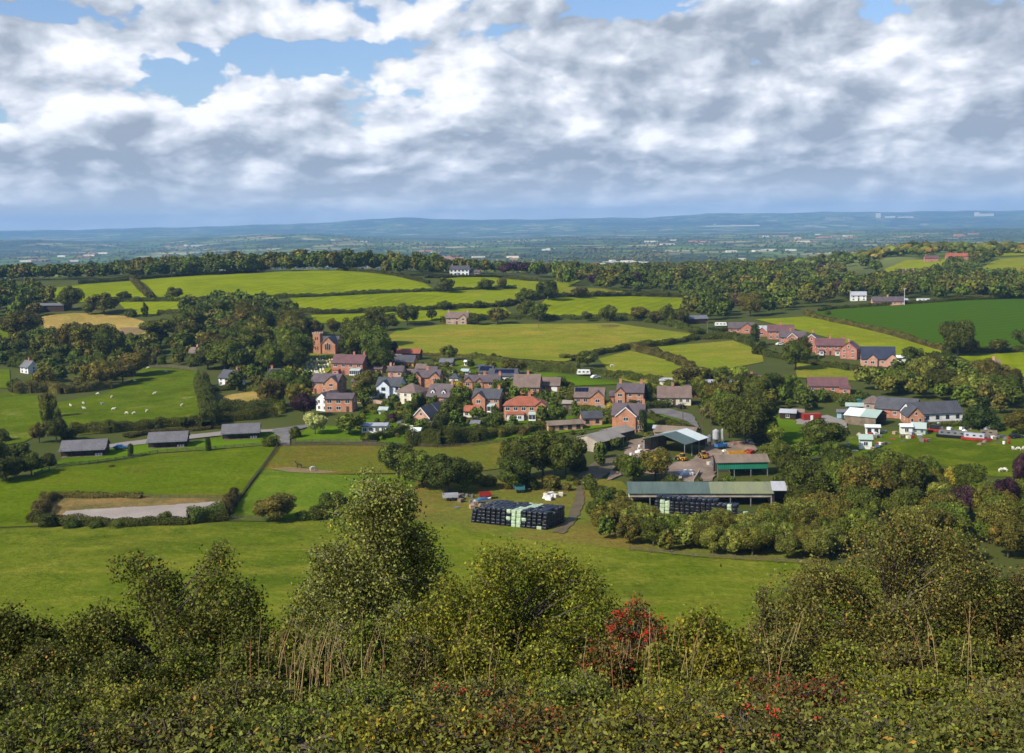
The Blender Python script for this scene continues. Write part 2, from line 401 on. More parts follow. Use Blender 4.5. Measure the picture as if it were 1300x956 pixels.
# ------------------------------------------------------------------ ground sheet
def build_ground():
    ys = np.concatenate([np.arange(-260, 0, 10.0), np.arange(0, 220, 3.0), np.arange(220, 520, 5.0), np.geomspace(520, 22500, 310)])
    s = np.linspace(-1, 1, 261)
    s = np.sign(s) * np.abs(s) ** 1.15
    half = 330 + 0.72 * np.maximum(ys, 0)
    X = s[None, :] * half[:, None]; Y = np.repeat(ys[:, None], len(s), 1)
    V = np.stack([X, Y, Z(X, Y)], -1).reshape(-1, 3)
    nx = len(s); r, c = np.meshgrid(np.arange(len(ys) - 1), np.arange(nx - 1), indexing='ij')
    a = (r * nx + c).ravel()
    F = np.stack([a, a + 1, a + 1 + nx, a + nx], 1)
    me = mesh_np('ground', V, F, smooth=True)
    m, nt, b = newmat('countryside_ground')
    tc = N(nt, 'ShaderNodeTexCoord').outputs['Object']
    sx = N(nt, 'ShaderNodeSeparateXYZ'); nt.links.new(tc, sx.inputs[0]); y = sx.outputs[1]
    # near: rough grass and scrubby floor
    nb = noise(nt, tc, 0.03, 5, 0.6); nf = noise(nt, tc, 0.8, 3, 0.7)
    near = mixc(nt, mapr(nt, nb, 0.35, 0.65), (0.058, 0.072, 0.012), (0.090, 0.090, 0.020))
    near = mixc(nt, mapr(nt, nf, 0.3, 0.7, 0, 0.6), near, (0.055, 0.075, 0.02))
    # far: patchwork of fields
    wob = noise(nt, tc, 0.0015, 3)
    mp = N(nt, 'ShaderNodeMapping'); nt.links.new(tc, mp.inputs[0]); mp.inputs['Rotation'].default_value = (0, 0, 0.35)
    mp.inputs['Scale'].default_value = (1, 0.72, 0.0)
    ofs = N(nt, 'ShaderNodeVectorMath', operation='ADD')
    cbw = N(nt, 'ShaderNodeCombineXYZ'); nt.links.new(math_(nt, 'MULTIPLY', wob, 260.0), cbw.inputs[0]); nt.links.new(math_(nt, 'MULTIPLY', wob, 340.0), cbw.inputs[1])
    nt.links.new(mp.outputs[0], ofs.inputs[0]); nt.links.new(cbw.outputs[0], ofs.inputs[1])
    vo = N(nt, 'ShaderNodeTexVoronoi'); vo.inputs['Scale'].default_value = 1 / 210.0; nt.links.new(ofs.outputs[0], vo.inputs['Vector'])
    ve = N(nt, 'ShaderNodeTexVoronoi'); ve.feature = 'DISTANCE_TO_EDGE'; ve.inputs['Scale'].default_value = 1 / 210.0; nt.links.new(ofs.outputs[0], ve.inputs['Vector'])
    sc = N(nt, 'ShaderNodeSeparateColor'); nt.links.new(vo.outputs['Color'], sc.inputs[0])
    cr = N(nt, 'ShaderNodeValToRGB'); cr.color_ramp.interpolation = 'CONSTANT'
    stops = [(0, (0.045, 0.06, 0.02)), (0.16, (0.12, 0.19, 0.035)), (0.34, (0.17, 0.24, 0.05)), (0.52, (0.09, 0.14, 0.03)), (0.66, (0.26, 0.27, 0.10)), (0.76, (0.42, 0.33, 0.17)), (0.86, (0.14, 0.20, 0.05)), (0.94, (0.50, 0.42, 0.26))]
    el = cr.color_ramp.elements
    el[0].position = 0; el[0].color = stops[0][1] + (1,); el[1].position = stops[1][0]; el[1].color = stops[1][1] + (1,)
    for p, c_ in stops[2:]:
        e = el.new(p); e.color = c_ + (1,)
    nt.links.new(sc.outputs[0], cr.inputs[0])
    fine = noise(nt, tc, 0.01, 4, 0.6)
    far = mixc(nt, mapr(nt, fine, 0.35, 0.7, 0, 0.55), cr.outputs[0], (0.07, 0.09, 0.03))
    hedge = mapr(nt, ve.outputs['Distance'], 0.02, 0.075, 1, 0)
    far = mixc(nt, hedge, far, (0.035, 0.05, 0.018))
    # the lower plain: large woods and heath-like dark belts
    wd = noise(nt, tc, 0.00035, 5, 0.62)
    far = mixc(nt, mapr(nt, wd, 0.50, 0.58, 0, 0.88), far, (0.038, 0.052, 0.02))
    far = mixc(nt, 1.0, far, (0.85, 0.90, 0.75), 'MULTIPLY')
    col = mixc(nt, mapr(nt, y, 1150, 1500), near, far)
    nt.links.new(col, b.inputs['Base Color']); b.inputs['Roughness'].default_value = 0.95; b.inputs['Specular IOR Level'].default_value = 0.05
    me.materials.append(m)
    o = link('ground', me); tag(o, 'broad rolling farmland falling from the hill to the distant plain and blue hills', 'ground', kind='structure')
build_ground()

# ------------------------------------------------------------------ draped sheets
import bmesh
def drape(name, poly_px, mat, off=0.10, label=None, world=None, jitter=0.0, cat='field', seg=None):
    pts = world if world else [at(*p) if len(p) == 2 else Vector(p) for p in poly_px]
    if jitter > 0:       # soften straight edges with small bends
        rr = random.Random(len(poly_px) * 7 + int(poly_px[0][0])); out = []
        for i, p in enumerate(pts):
            q = pts[(i + 1) % len(pts)]; out.append(p); L = (q - p).length
            n = int(L / (jitter * 6)); d = (q - p); nn = Vector((-d.y, d.x, 0)); 
            if n > 1:
                nn.normalize()
                for k in range(1, n): out.append(p + d * (k / n) + nn * rr.uniform(-jitter, jitter))
        pts = out
    bm = bmesh.new()
    vs = [bm.verts.new((p.x, p.y, 0)) for p in pts]
    f = bm.faces.new(vs)
    bmesh.ops.triangulate(bm, faces=[f])
    xs = [p.x for p in pts]; ys = [p.y for p in pts]
    ymid = (min(ys) + max(ys)) / 2
    def cuts(a, b, axis):
        v = a
        while v < b:
            st = seg or (5 if ymid < 500 else 9 if ymid < 900 else 16)
            if axis == 1: st = seg or max(3.5, v * 0.014)
            v += st
            if v < b:
                co = (v, 0, 0) if axis == 0 else (0, v, 0); no = (1, 0, 0) if axis == 0 else (0, 1, 0)
                bmesh.ops.bisect_plane(bm, geom=bm.verts[:] + bm.edges[:] + bm.faces[:], plane_co=co, plane_no=no, dist=1e-4)
    cuts(min(xs), max(xs), 0); cuts(min(ys), max(ys), 1)
    bmesh.ops.triangulate(bm, faces=[f for f in bm.faces if len(f.verts) > 4])
    co = np.array([v.co[:] for v in bm.verts]); zz = Z(co[:, 0], co[:, 1])
    for v, z in zip(bm.verts, zz): v.co.z = z + off + max(0, v.co.y - 200) * 0.0006
    bmesh.ops.recalc_face_normals(bm, faces=bm.faces)
    for f in bm.faces:
        if f.normal.z < 0: f.normal_flip()
        f.smooth = True
    me = bpy.data.meshes.new(name); bm.to_mesh(me); bm.free(); me.materials.append(mat)
    o = link(name, me); tag(o, label, cat, kind='structure')
    return o

G1 = fieldmat('pasture_olive', (0.114, 0.147, 0.010), (0.093, 0.132, 0.009), (0.151, 0.157, 0.017), tan=0.55, tancol=(0.187, 0.179, 0.024), stretch=1.6)
G2 = fieldmat('meadow_bright', (0.099, 0.141, 0.005), (0.078, 0.117, 0.005), (0.113, 0.136, 0.010), tan=0.35, tancol=(0.150, 0.129, 0.014), stretch=2.2)
G3 = fieldmat('meadow_sheep', (0.093, 0.133, 0.007), (0.081, 0.118, 0.006), (0.112, 0.130, 0.011), tan=0.15)
G13 = fieldmat('paddock_fresh', (0.105, 0.160, 0.012), (0.090, 0.140, 0.010), (0.14, 0.165, 0.016), rel=0.9)
G4 = fieldmat('pasture_lush', (0.190, 0.229, 0.006), (0.167, 0.211, 0.006), (0.204, 0.221, 0.009), stripes=0.07, ang=0.4, rel=0.5)
G5 = fieldmat('pasture_mid', (0.164, 0.203, 0.015), (0.189, 0.203, 0.019), (0.219, 0.200, 0.026), tan=0.6, tancol=(0.277, 0.216, 0.034), rel=0.8, stretch=1.8)
G6 = fieldmat('crop_dark_green', (0.048, 0.100, 0.006), (0.058, 0.111, 0.007), stripes=0.08, ang=1.1, rel=0.35)
G7 = fieldmat('meadow_light', (0.180, 0.224, 0.010), (0.198, 0.224, 0.011), (0.234, 0.224, 0.020), tan=0.2, rel=0.6)
G8 = fieldmat('lawn', (0.101, 0.170, 0.007), (0.086, 0.146, 0.007), rel=0.5)
G9 = fieldmat('rough_paddock', (0.125, 0.153, 0.018), (0.154, 0.149, 0.027), (0.098, 0.118, 0.013), tan=0.7, tancol=(0.195, 0.134, 0.032))
G10 = fieldmat('dry_grass', (0.380, 0.270, 0.077), (0.304, 0.225, 0.056), (0.190, 0.198, 0.035), tan=0.5, tancol=(0.418, 0.270, 0.091))
G11 = fieldmat('paddock_dull', (0.120, 0.127, 0.015), (0.141, 0.127, 0.017), (0.098, 0.122, 0.013), tan=0.4, tancol=(0.205, 0.122, 0.025))
G12 = fieldmat('scrub_bank', (0.23, 0.15, 0.055), (0.15, 0.13, 0.04), (0.08, 0.10, 0.03), tan=0.6, tancol=(0.33, 0.20, 0.07), big=0.05)
FIELDS = [
 ('near_pasture', 'olive green pasture across the foot of the hill in front of the farm', [(-90, 676), (60, 670), (160, 668), (285, 664), (400, 662), (470, 655), (560, 668), (640, 682), (720, 690), (800, 698), (900, 708), (1040, 716), (1120, 730), (1400, 745), (150, 120, 0), (90, 62, 0), (-90, 62, 0), (-170, 120, 0)], G1, 0),
 ('left_meadow', 'bright uneven meadow between the timber lodges and the sand arena', [(-90, 612), (40, 606), (90, 593), (200, 577), (345, 566), (351, 568), (331, 597), (301, 640), (286, 661), (160, 666), (60, 668), (-90, 674)], G2, 0),
 ('lodge_lawn', 'mown green strip in front of the three timber lodges', [(40, 600), (80, 583), (130, 571), (185, 562), (240, 562), (290, 553), (350, 549), (352, 565), (200, 575.5), (90, 591), (50, 603)], G8, 1),
 ('sheep_field', 'green sheep field above the timber lodges', [(72, 512), (135, 500), (162, 487), (180, 468), (250, 471), (256, 500), (262, 536), (180, 546), (100, 553), (88, 550)], G3, 0),
 ('left_field', 'green field at the left edge beyond the row of trees', [(-90, 492), (48, 503), (52, 530), (58, 548), (30, 562), (-90, 580)], G3, 0),
 ('small_left_field', 'small sunny field at the far left edge', [(-90, 468), (12, 470), (14, 494), (-90, 490)], G2, 0),
 ('small_upper_left_field', 'small bright patch among the left woods', [(-60, 416), (8, 414), (22, 430), (-60, 436)], G2, 1),
 ('brown_paddock', 'dull brownish green paddock with horses beside the village', [(354, 567), (500, 567), (660, 558), (668, 572), (660, 592), (600, 600), (478, 602), (410, 603), (334, 597)], G11, 0),
 ('green_paddock', 'bright green paddock right of the straight fence', [(334, 597.3), (410, 603.2), (480, 604), (528, 604), (520, 662), (470, 656), (400, 663), (289, 662), (303, 640)], G13, 0),
 ('bale_paddock', 'rough paddock around the stacked bales', [(528, 605), (600, 600), (640, 608), (742, 606), (790, 612), (830, 650), (1000, 660), (1060, 680), (1050, 717), (900, 709), (800, 699), (720, 691), (640, 683), (560, 669), (520, 662)], G9, 0),
 ('upper_left_field', 'wedge shaped bright field left of the slanting hedge', [(50, 369), (110, 361.5), (166, 357.5), (191, 381), (120, 383), (75, 387)], G4, 1),
 ('ridge_field', 'long bright field below the ridge wood', [(177, 356.5), (250, 351), (330, 346.5), (395, 343.5), (440, 345), (500, 351), (540, 361), (552, 369), (440, 373), (370, 377), (235, 381), (201, 380.5)], G4, 1),
 ('left_strip_field', 'narrow bright field under the slanting hedge', [(150, 384.5), (250, 383.5), (262, 398), (165, 400)], G4, 1),
 ('middle_strip_field', 'long bright field strip across the middle of the slope', [(368, 379), (560, 371), (655, 367.5), (690, 368), (665, 384), (600, 389.5), (500, 394), (410, 397), (380, 395)], G4, 1),
 ('white_house_field', 'bright field in front of the white farmhouse', [(568, 354), (620, 352), (700, 361), (690, 365.5), (560, 369.5)], G4, 1),
 ('lower_strip_field', 'narrow bright field strip above the church trees', [(395, 401), (520, 396), (640, 391), (650, 399), (540, 408), (400, 411)], G4, 1),
 ('hedged_field', 'smooth bright field with a tree row along its lower hedge', [(693, 380), (745, 378), (800, 377), (868, 379), (862, 393), (790, 403.5), (695, 404), (680, 396)], G4, 1),
 ('small_tan_field', 'pale field above the smooth hedged one', [(700, 364), (790, 368), (792, 374), (740, 376), (702, 373)], G5, 1),
 ('church_field', 'large yellow green field behind the village houses', [(486, 432), (505, 419), (560, 413), (680, 412), (780, 411), (890, 426), (882, 433), (800, 441), (760, 448), (717, 460), (600, 452), (488, 449)], G5, 0),
 ('grazing_field', 'yellowish triangular field behind the brick houses', [(760, 456), (800, 446), (852, 459), (880, 473), (900, 492), (820, 492), (780, 480)], G5, 0),
 ('bungalow_field', 'yellow green field below the brick bungalow row', [(832, 441), (930, 433), (966, 446), (970, 460), (905, 472), (860, 458)], G5, 0),
 ('dark_crop_field', 'large smooth dark green crop field', [(1022, 398), (1062, 393), (1200, 384), (1400, 376), (1400, 446), (1200, 446), (1130, 421), (1060, 407)], G6, 0),
 ('light_strip_field', 'light green strip field behind the brick terrace row', [(958, 406), (1022, 402.5), (1060, 410), (1128, 426), (1195, 446), (1196, 457), (1110, 449), (1060, 432), (990, 414)], G7, 0),
 ('right_field', 'bright green field at the right edge', [(1216, 453), (1400, 440), (1400, 488), (1300, 486)], G4, 0),
 ('hill_field', 'bright field on the right hill below the red roofed farm', [(1123, 342), (1150, 331), (1215, 330), (1212, 338), (1180, 345), (1126, 350)], G7, 1),
 ('hill_top_field', 'green field along the right hill top', [(1212, 323), (1240, 318), (1400, 308), (1400, 321), (1250, 326)], G7, 1),
 ('hill_tan_field', 'yellowish field on the right hill', [(1236, 345), (1268, 329), (1400, 322), (1400, 362), (1300, 346)], G5, 1),
 ('terrace_field', 'yellowish field below the brick terrace row', [(1008, 461), (1070, 466), (1178, 482), (1120, 486), (1012, 480)], G5, 0),
 ('yard_field', 'green grass between the red container and the round tree', [(966, 529), (1010, 530), (1065, 560), (1030, 580), (965, 556)], G8, 0),
 ('workshop_field', 'rough green field around the clutter by the workshop', [(1075, 556), (1160, 544), (1210, 536), (1400, 550), (1400, 606), (1260, 606), (1180, 588), (1090, 592)], G3, 0),
 ('pond_side_field', 'small green field among the trees at the right edge', [(1282, 648), (1400, 640), (1400, 676), (1280, 672)], G2, 0),
 ('dry_bank', 'dry tan hillside among the left woods', [(52, 402), (95, 398), (160, 402), (195, 412), (185, 424), (150, 430), (100, 432), (60, 430)], G10, 1),
 ('dry_lawn', 'dry tan lawn behind the bushes right of the sheep field', [(284, 503), (330, 496), (352, 500), (350, 520), (300, 522), (282, 516)], G10, 1),
 ('church_lawn', 'green lawn beside the church', [(356, 425), (398, 421), (402, 436), (372, 452), (352, 446)], G8, 0),
 ('brook_garden', 'long green lawn with the pale leaved tree', [(376, 556), (395, 540), (450, 543), (480, 556), (478, 563), (376, 562)], G8, 1),
 ('garden_lawn', 'green garden lawns below the village houses', [(455, 520), (520, 518), (600, 540), (690, 532), (735, 528), (790, 540), (700, 552), (640, 562), (560, 566), (480, 562)], G8, 0),
 ('back_lawn', 'green lawn behind the brown roofed house', [(655, 474), (700, 474), (760, 482), (800, 488), (700, 492), (655, 482)], G8, 1),
 ('farmhouse_lawn', 'green lawn right of the gabled brick farmhouse', [(820, 530), (838, 524), (866, 534), (850, 546), (818, 542)], G8, 1),
 ('churchyard', 'grassy churchyard slope below the brick church', [(368, 454), (392, 449), (436, 452), (420, 470), (402, 484), (378, 480), (364, 468)], G5, 0),
 ('upper_woodland_grass', 'rough grass under the trees along the middle of the valley', [(560, 366), (700, 357), (740, 356), (700, 377), (668, 383), (640, 391)], G7, 1),
 ('orchard_ground', 'green garden ground behind the sheds', [(555, 462), (600, 456), (650, 458), (648, 470), (600, 476), (560, 476)], G3, 0),
]
SOIL = [
 ('horse_ground', 'worn bare earth where the horses stand', [(342, 596.5), (368, 594), (400, 597.5), (430, 601), (400, 602.5), (366, 600.5)], M['bare']),
 ('sand_arena', 'pale sand riding arena behind its hedge', [(70, 665.5), (84, 649.5), (200, 643), (291, 636.5), (286, 650), (272, 662), (160, 665)], M['sand']),
 ('arena_bank', 'rusty dead bracken bank behind the sand arena', [(40, 668), (62, 633), (180, 632), (288, 634), (290, 637), (200, 643.5), (84, 650), (66, 668)], G12),
 ('mud_track', 'dark muddy track beside the stacked bales', [(700, 677), (718, 664), (728, 642), (733, 622), (741, 606), (746, 606), (741, 624), (741, 642), (732, 662), (716, 679)], M['mud']),
 ('farm_yard', 'earthy pink farm yard between the barns', [(770, 612), (780, 584), (838, 592), (880, 584), (900, 566), (950, 560), (962, 572), (950, 584), (912, 590), (905, 612), (880, 614), (862, 612), (838, 604), (800, 600)], M['yard']),
 ('barn_lane', 'dark lane between the grey barn and the bushes', [(730, 608), (758, 585), (790, 578), (800, 584), (776, 600), (756, 612)], M['mud']),
 ('rubble_ground', 'brown rubble strewn ground between the barns', [(790, 584), (800, 560), (830, 556), (842, 566), (820, 584), (800, 590)], M['yard']),
 ('village_road', 'grey village lane behind the farmhouse', [(812, 520), (850, 520), (880, 528), (890, 548), (872, 536), (840, 527), (812, 526)], M['asphalt']),
 ('lane', 'grey lane winding past the timber lodges', [(355, 567), (356, 556), (345, 550), (346, 546), (368, 543), (400, 538), (402, 541), (372, 548), (369, 556), (368, 567)], M['asphalt']),
 ('lodge_drive', 'grey gravel drive behind the timber lodges', [(130, 567), (160, 562), (200, 557), (240, 553), (290, 548), (346, 546), (346, 549), (290, 553), (236, 559), (160, 567), (130, 571)], M['gravel']),
 ('workshop_track', 'pale track in front of the white roofed workshop', [(1010, 534), (1050, 528), (1075, 536), (1075, 545), (1040, 542), (1012, 540)], M['gravel']),
 ('garage_drive', 'grey drive beside the gabled garage', [(503, 534), (512, 528), (522, 524), (526, 528), (516, 536), (512, 544), (505, 542)], M['asphalt']),
 ('blue_garage_drive', 'pale gravel drive in front of the blue garage door', [(755, 516), (766, 515), (780, 521), (768, 523)], M['gravel']),
 ('bungalow_yard', 'pale paved yard beside the low brick bungalow', [(1015, 492), (1030, 497), (1060, 500), (1050, 506), (1014, 502)], M['gravel']),
 ('red_soil_patch', 'reddish bare soil at the foot of the dry bank', [(152, 417), (180, 416.5), (186, 421), (172, 426), (154, 427)], M['bare']),
 ('church_drive', 'grey drive beside the church lawn', [(372, 446), (380, 438), (390, 436), (392, 441), (384, 450)], M['gravel']),
 ('rushy_patch', 'brown rushy patch in the large field behind the village', [(757, 413.6), (775, 412.6), (788, 414), (784, 416.2), (766, 416.2)], G12),
]
for nm, lb, poly, mt, j in FIELDS:
    drape(nm, poly, mt, 0.10 + 0.012 * (len(nm) % 7), lb, jitter=0)
for nm, lb, poly, mt in SOIL:
    drape(nm, poly, mt, 0.26 + 0.012 * (len(nm) % 5), lb, jitter=0.35, cat='ground')

# ------------------------------------------------------------------ sky
SUN_EL = R(38)
TRAVEL = R(36)            # horizontal direction the light travels: from +x towards +y
sd = Vector((math.cos(SUN_EL) * math.cos(TRAVEL), math.cos(SUN_EL) * math.sin(TRAVEL), -math.sin(SUN_EL)))
ld = bpy.data.lights.new('sun', 'SUN'); ld.energy = 5.0; ld.angle = R(0.55); ld.color = (1.0, 0.925, 0.78)
sun = bpy.data.objects.new('sun', ld); C.objects.link(sun); sun.rotation_euler = (-sd).to_track_quat('Z', 'Y').to_euler(); sun.location = (-200, -100, 300)

w = bpy.data.worlds.new('World'); scene.world = w; w.use_nodes = True
nt = w.node_tree; bg = nt.nodes['Background']
sky = N(nt, 'ShaderNodeTexSky'); sky.sky_type = 'NISHITA'; sky.sun_disc = False; sky.sun_elevation = SUN_EL
sunaz = math.atan2(-sd.x, -sd.y)     # clockwise from +Y
sky.sun_rotation = sunaz % (2 * PI)
sky.air_density = 1.0; sky.dust_density = 1.0; sky.ozone_density = 1.5
tc = N(nt, 'ShaderNodeTexCoord').outputs['Generated']
nrm = N(nt, 'ShaderNodeVectorMath', operation='NORMALIZE'); nt.links.new(tc, nrm.inputs[0])
sx = N(nt, 'ShaderNodeSeparateXYZ'); nt.links.new(nrm.outputs[0], sx.inputs[0])
az = math_(nt, 'ARCTAN2', sx.outputs[0], sx.outputs[1])       # azimuth from +y, to the right
el = math_(nt, 'ARCSINE', sx.outputs[2])
# the photo's cloud layout is described in (azimuth, elevation)
def sk(px, py):
    d = ray(px, py); d = d / np.linalg.norm(d); return math.atan2(d[0], d[1]), math.asin(d[2])
_noise3 = noise
def noise(nt, co, scale, detail=3, rough=0.55, dist=0.0):
    o = _noise3(nt, co, scale, detail, rough, dist); o.node.noise_dimensions = '2D'; return o
def vec2(a, b, s=0.0):
    a = math_(nt, 'ADD', a, s * 7.3); c = N(nt, 'ShaderNodeCombineXYZ'); nt.links.new(a, c.inputs[0]); nt.links.new(b, c.inputs[1]); c.inputs[2].default_value = s; return c.outputs[0]
elw = math_(nt, 'POWER', math_(nt, 'MAXIMUM', math_(nt, 'ADD', el, 0.02), 0.001), 0.62)     # flattens clouds towards the horizon
wx = noise(nt, vec2(math_(nt, 'MULTIPLY', az, 5.0), math_(nt, 'MULTIPLY', el, 11.0), 3.3), 1.0, 4, 0.6)
wy = noise(nt, vec2(math_(nt, 'MULTIPLY', az, 5.0), math_(nt, 'MULTIPLY', el, 11.0), 8.8), 1.0, 4, 0.6)
azd = math_(nt, 'ADD', az, math_(nt, 'MULTIPLY', math_(nt, 'SUBTRACT', wx, 0.5), 0.16))
eld = math_(nt, 'ADD', el, math_(nt, 'MULTIPLY', math_(nt, 'SUBTRACT', wy, 0.5), 0.075))
def blob(px, py, rx, ry, amp):
    a0, e0 = sk(px, py)
    u = math_(nt, 'DIVIDE', math_(nt, 'SUBTRACT', azd, a0), rx / FPX)
    v = math_(nt, 'DIVIDE', math_(nt, 'SUBTRACT', eld, e0), ry / FPX)
    r2 = math_(nt, 'ADD', math_(nt, 'MULTIPLY', u, u), math_(nt, 'MULTIPLY', v, v))
    return math_(nt, 'MULTIPLY', math_(nt, 'EXPONENT', math_(nt, 'MULTIPLY', r2, -1.0)), amp)
def total(lst):
    o = blob(*lst[0])
    for q in lst[1:]: o = math_(nt, 'ADD', o, blob(*q))
    return o
# cloud fields
KX, KY = 12.5, 21.0
def cl(dx=0.0, dy=0.0, s=0.0, kx=KX, ky=KY, det=7, rough=0.56, dist=0.25):
    a = math_(nt, 'MULTIPLY', math_(nt, 'ADD', az, dx), kx); e = math_(nt, 'MULTIPLY', math_(nt, 'ADD', elw, dy), ky * 0.75)
    return noise(nt, vec2(a, e, s), 1.0, det, rough, dist)
def puff(dx=0.0, dy=0.0):
    n = cl(dx, dy, det=7, rough=0.52)
    a = math_(nt, 'MULTIPLY', math_(nt, 'ADD', math_(nt, 'ADD', az, math_(nt, 'MULTIPLY', wx, .05)), dx), 15.0); e = math_(nt, 'MULTIPLY', math_(nt, 'ADD', math_(nt, 'ADD', elw, math_(nt, 'MULTIPLY', wy, .04)), dy), 21.0)
    v = N(nt, 'ShaderNodeTexVoronoi'); v.voronoi_dimensions = '2D'; v.feature = 'SMOOTH_F1'; v.inputs['Scale'].default_value = 1.0; v.inputs['Detail'].default_value = 3; v.inputs['Roughness'].default_value = 0.55; v.inputs['Smoothness'].default_value = 0.35
    nt.links.new(vec2(a, e, 1.7), v.inputs['Vector'])
    return math_(nt, 'ADD', math_(nt, 'MULTIPLY', n, 0.68), math_(nt, 'MULTIPLY', math_(nt, 'SUBTRACT', 1.0, v.outputs['Distance']), 0.30))
n0 = puff()
n1 = puff(-0.013, 0.016)
nm0 = cl(s=2.0, kx=5.5, ky=11.0, det=6)
nm1 = cl(-0.035, 0.04, s=2.0, kx=5.5, ky=11.0, det=6)
nbig = cl(s=5.0, kx=3.4, ky=8.0, det=5)
holes = total([(335, 72, 150, 22, 0.34), (165, 98, 50, 24, 0.20), (800, 22, 105, 22, 0.34), (70, 8, 110, 14, 0.26), (470, 66, 60, 14, 0.12), (-500, 60, 300, 60, .3), (1900, 60, 300, 60, .3)])
cover_add = total([(1255, 160, 60, 34, 0.14), (150, 200, 260, 26, 0.12), (780, 160, 80, 40, .08), (200, 30, 150, 24, 0.12), (980, 40, 200, 40, 0.10), (560, 170, 520, 70, 0.12), (1080, 110, 300, 80, 0.20), (60, 80, 110, 50, 0.18), (620, 20, 80, 26, 0.12), (200, 30, 120, 26, 0.10), (650, 265, 1500, 50, 0.16)])
dens = math_(nt, 'ADD', math_(nt, 'ADD', math_(nt, 'ADD', n0, mapr(nt, el, 0.02, 0.13, 0.24, 0.125)), math_(nt, 'MULTIPLY', math_(nt, 'SUBTRACT', nbig, 0.5), 0.25)), math_(nt, 'SUBTRACT', cover_add, holes))
cover = mapr(nt, dens, 0.43, 0.52, 0, 1, True)
# unseen clouds overhead and behind the camera are thinned to lower ambient light
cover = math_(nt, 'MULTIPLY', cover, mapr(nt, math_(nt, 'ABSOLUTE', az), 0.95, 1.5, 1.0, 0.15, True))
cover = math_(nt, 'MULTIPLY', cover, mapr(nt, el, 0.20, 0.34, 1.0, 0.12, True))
relief = math_(nt, 'SUBTRACT', n0, n1)
darks = total([(560, 196, 520, 16, 0.34), (1180, 150, 160, 60, 0.22), (900, 175, 300, 26, 0.30), (60, 195, 160, 40, 0.26), (150, 262, 420, 34, 0.22), (1050, 225, 420, 34, 0.16), (640, 20, 130, 34, 0.20), (30, 90, 30, 30, 0.05), (950, 30, 80, 30, 0.16), (1240, 20, 90, 30, 0.2), (380, 235, 500, 22, 0.16)])
lights = total([(250, 150, 80, 42, 0.30), (440, 130, 170, 34, 0.20), (735, 132, 34, 34, 0.46), (60, 55, 60, 30, 0.25), (1160, 50, 55, 34, 0.36), (1180, 110, 50, 50, 0.16), (560, 140, 80, 30, 0.14), (850, 158, 26, 14, 0.3), (470, 206, 110, 8, 0.28), (910, 206, 160, 12, 0.26), (200, 38, 90, 26, 0.2), (330, 245, 60, 12, 0.2), (1230, 205, 90, 14, 0.2), (30, 160, 60, 24, 0.12), (740, 232, 60, 9, 0.14)])
shade = math_(nt, 'ADD', math_(nt, 'ADD', math_(nt, 'ADD', 0.60, math_(nt, 'MULTIPLY', math_(nt, 'SUBTRACT', nm0, nm1), 1.5)), math_(nt, 'MULTIPLY', relief, 1.45)), math_(nt, 'SUBTRACT', lights, math_(nt, 'MULTIPLY', darks, 0.92)))
shade = math_(nt, 'ADD', shade, math_(nt, 'MULTIPLY', math_(nt, 'SUBTRACT', n0, 0.5), 0.45))
cr = N(nt, 'ShaderNodeValToRGB'); nt.links.new(shade, cr.inputs[0]); e = cr.color_ramp.elements
e[0].position = 0.10; e[0].color = (0.31, 0.355, 0.43, 1); e[1].position = 0.98; e[1].color = (0.93, 0.94, 0.97, 1)
for p, c_ in ((0.32, (0.42, 0.465, 0.54)), (0.52, (0.54, 0.585, 0.655)), (0.72, (0.71, 0.735, 0.80))):
    q = e.new(p); q.color = c_ + (1,)
skyc = N(nt, 'ShaderNodeVectorMath', operation='SCALE'); nt.links.new(sky.outputs[0], skyc.inputs[0]); skyc.inputs[3].default_value = 0.12
skt = mixc(nt, 1.0, skyc.outputs[0], (0.86, 0.93, 1.08), 'MULTIPLY')
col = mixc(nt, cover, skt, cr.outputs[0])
# pale bright air low down behind the far hills
col = mixc(nt, mapr(nt, el, -0.01, 0.06, 0.8, 0.0, True), col, (0.61, 0.64, 0.67))
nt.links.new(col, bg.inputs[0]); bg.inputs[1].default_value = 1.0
w.cycles.sampling_method = 'MANUAL'; w.cycles.sample_map_resolution = 512

# ------------------------------------------------------------------ haze
hb = MB(); hb.box(0, 11250, 85, 36000, 23500, 560)
m, nt, b = newmat('haze_air'); nt.nodes.remove(b)
pv = N(nt, 'ShaderNodeVolumePrincipled'); pv.inputs['Color'].default_value = (0.28, 0.52, 0.92, 1); pv.inputs['Density'].default_value = 6.5e-5; pv.inputs['Anisotropy'].default_value = 0.0
nt.links.new(pv.outputs[0], nt.nodes['Material Output'].inputs['Volume'])
hz = hb.build('haze', m); tag(hz, 'thin blue haze lying over the whole valley and plain', 'haze', kind='stuff')

noise = _noise3
scene.view_settings.view_transform = 'Standard'
scene.view_settings.look = 'None'
scene.view_settings.exposure = 0.3
scene.view_settings.gamma = 1.0
scene.cycles.max_bounces = 5; scene.cycles.diffuse_bounces = 2; scene.cycles.glossy_bounces = 2; scene.cycles.transmission_bounces = 2; scene.cycles.volume_bounces = 1; scene.cycles.transparent_max_bounces = 4
scene.cycles.use_denoising = True
scene.cycles.use_adaptive_sampling = True
scene.cycles.adaptive_threshold = 0.02
scene.cycles.caustics_reflective = False; scene.cycles.caustics_refractive = False
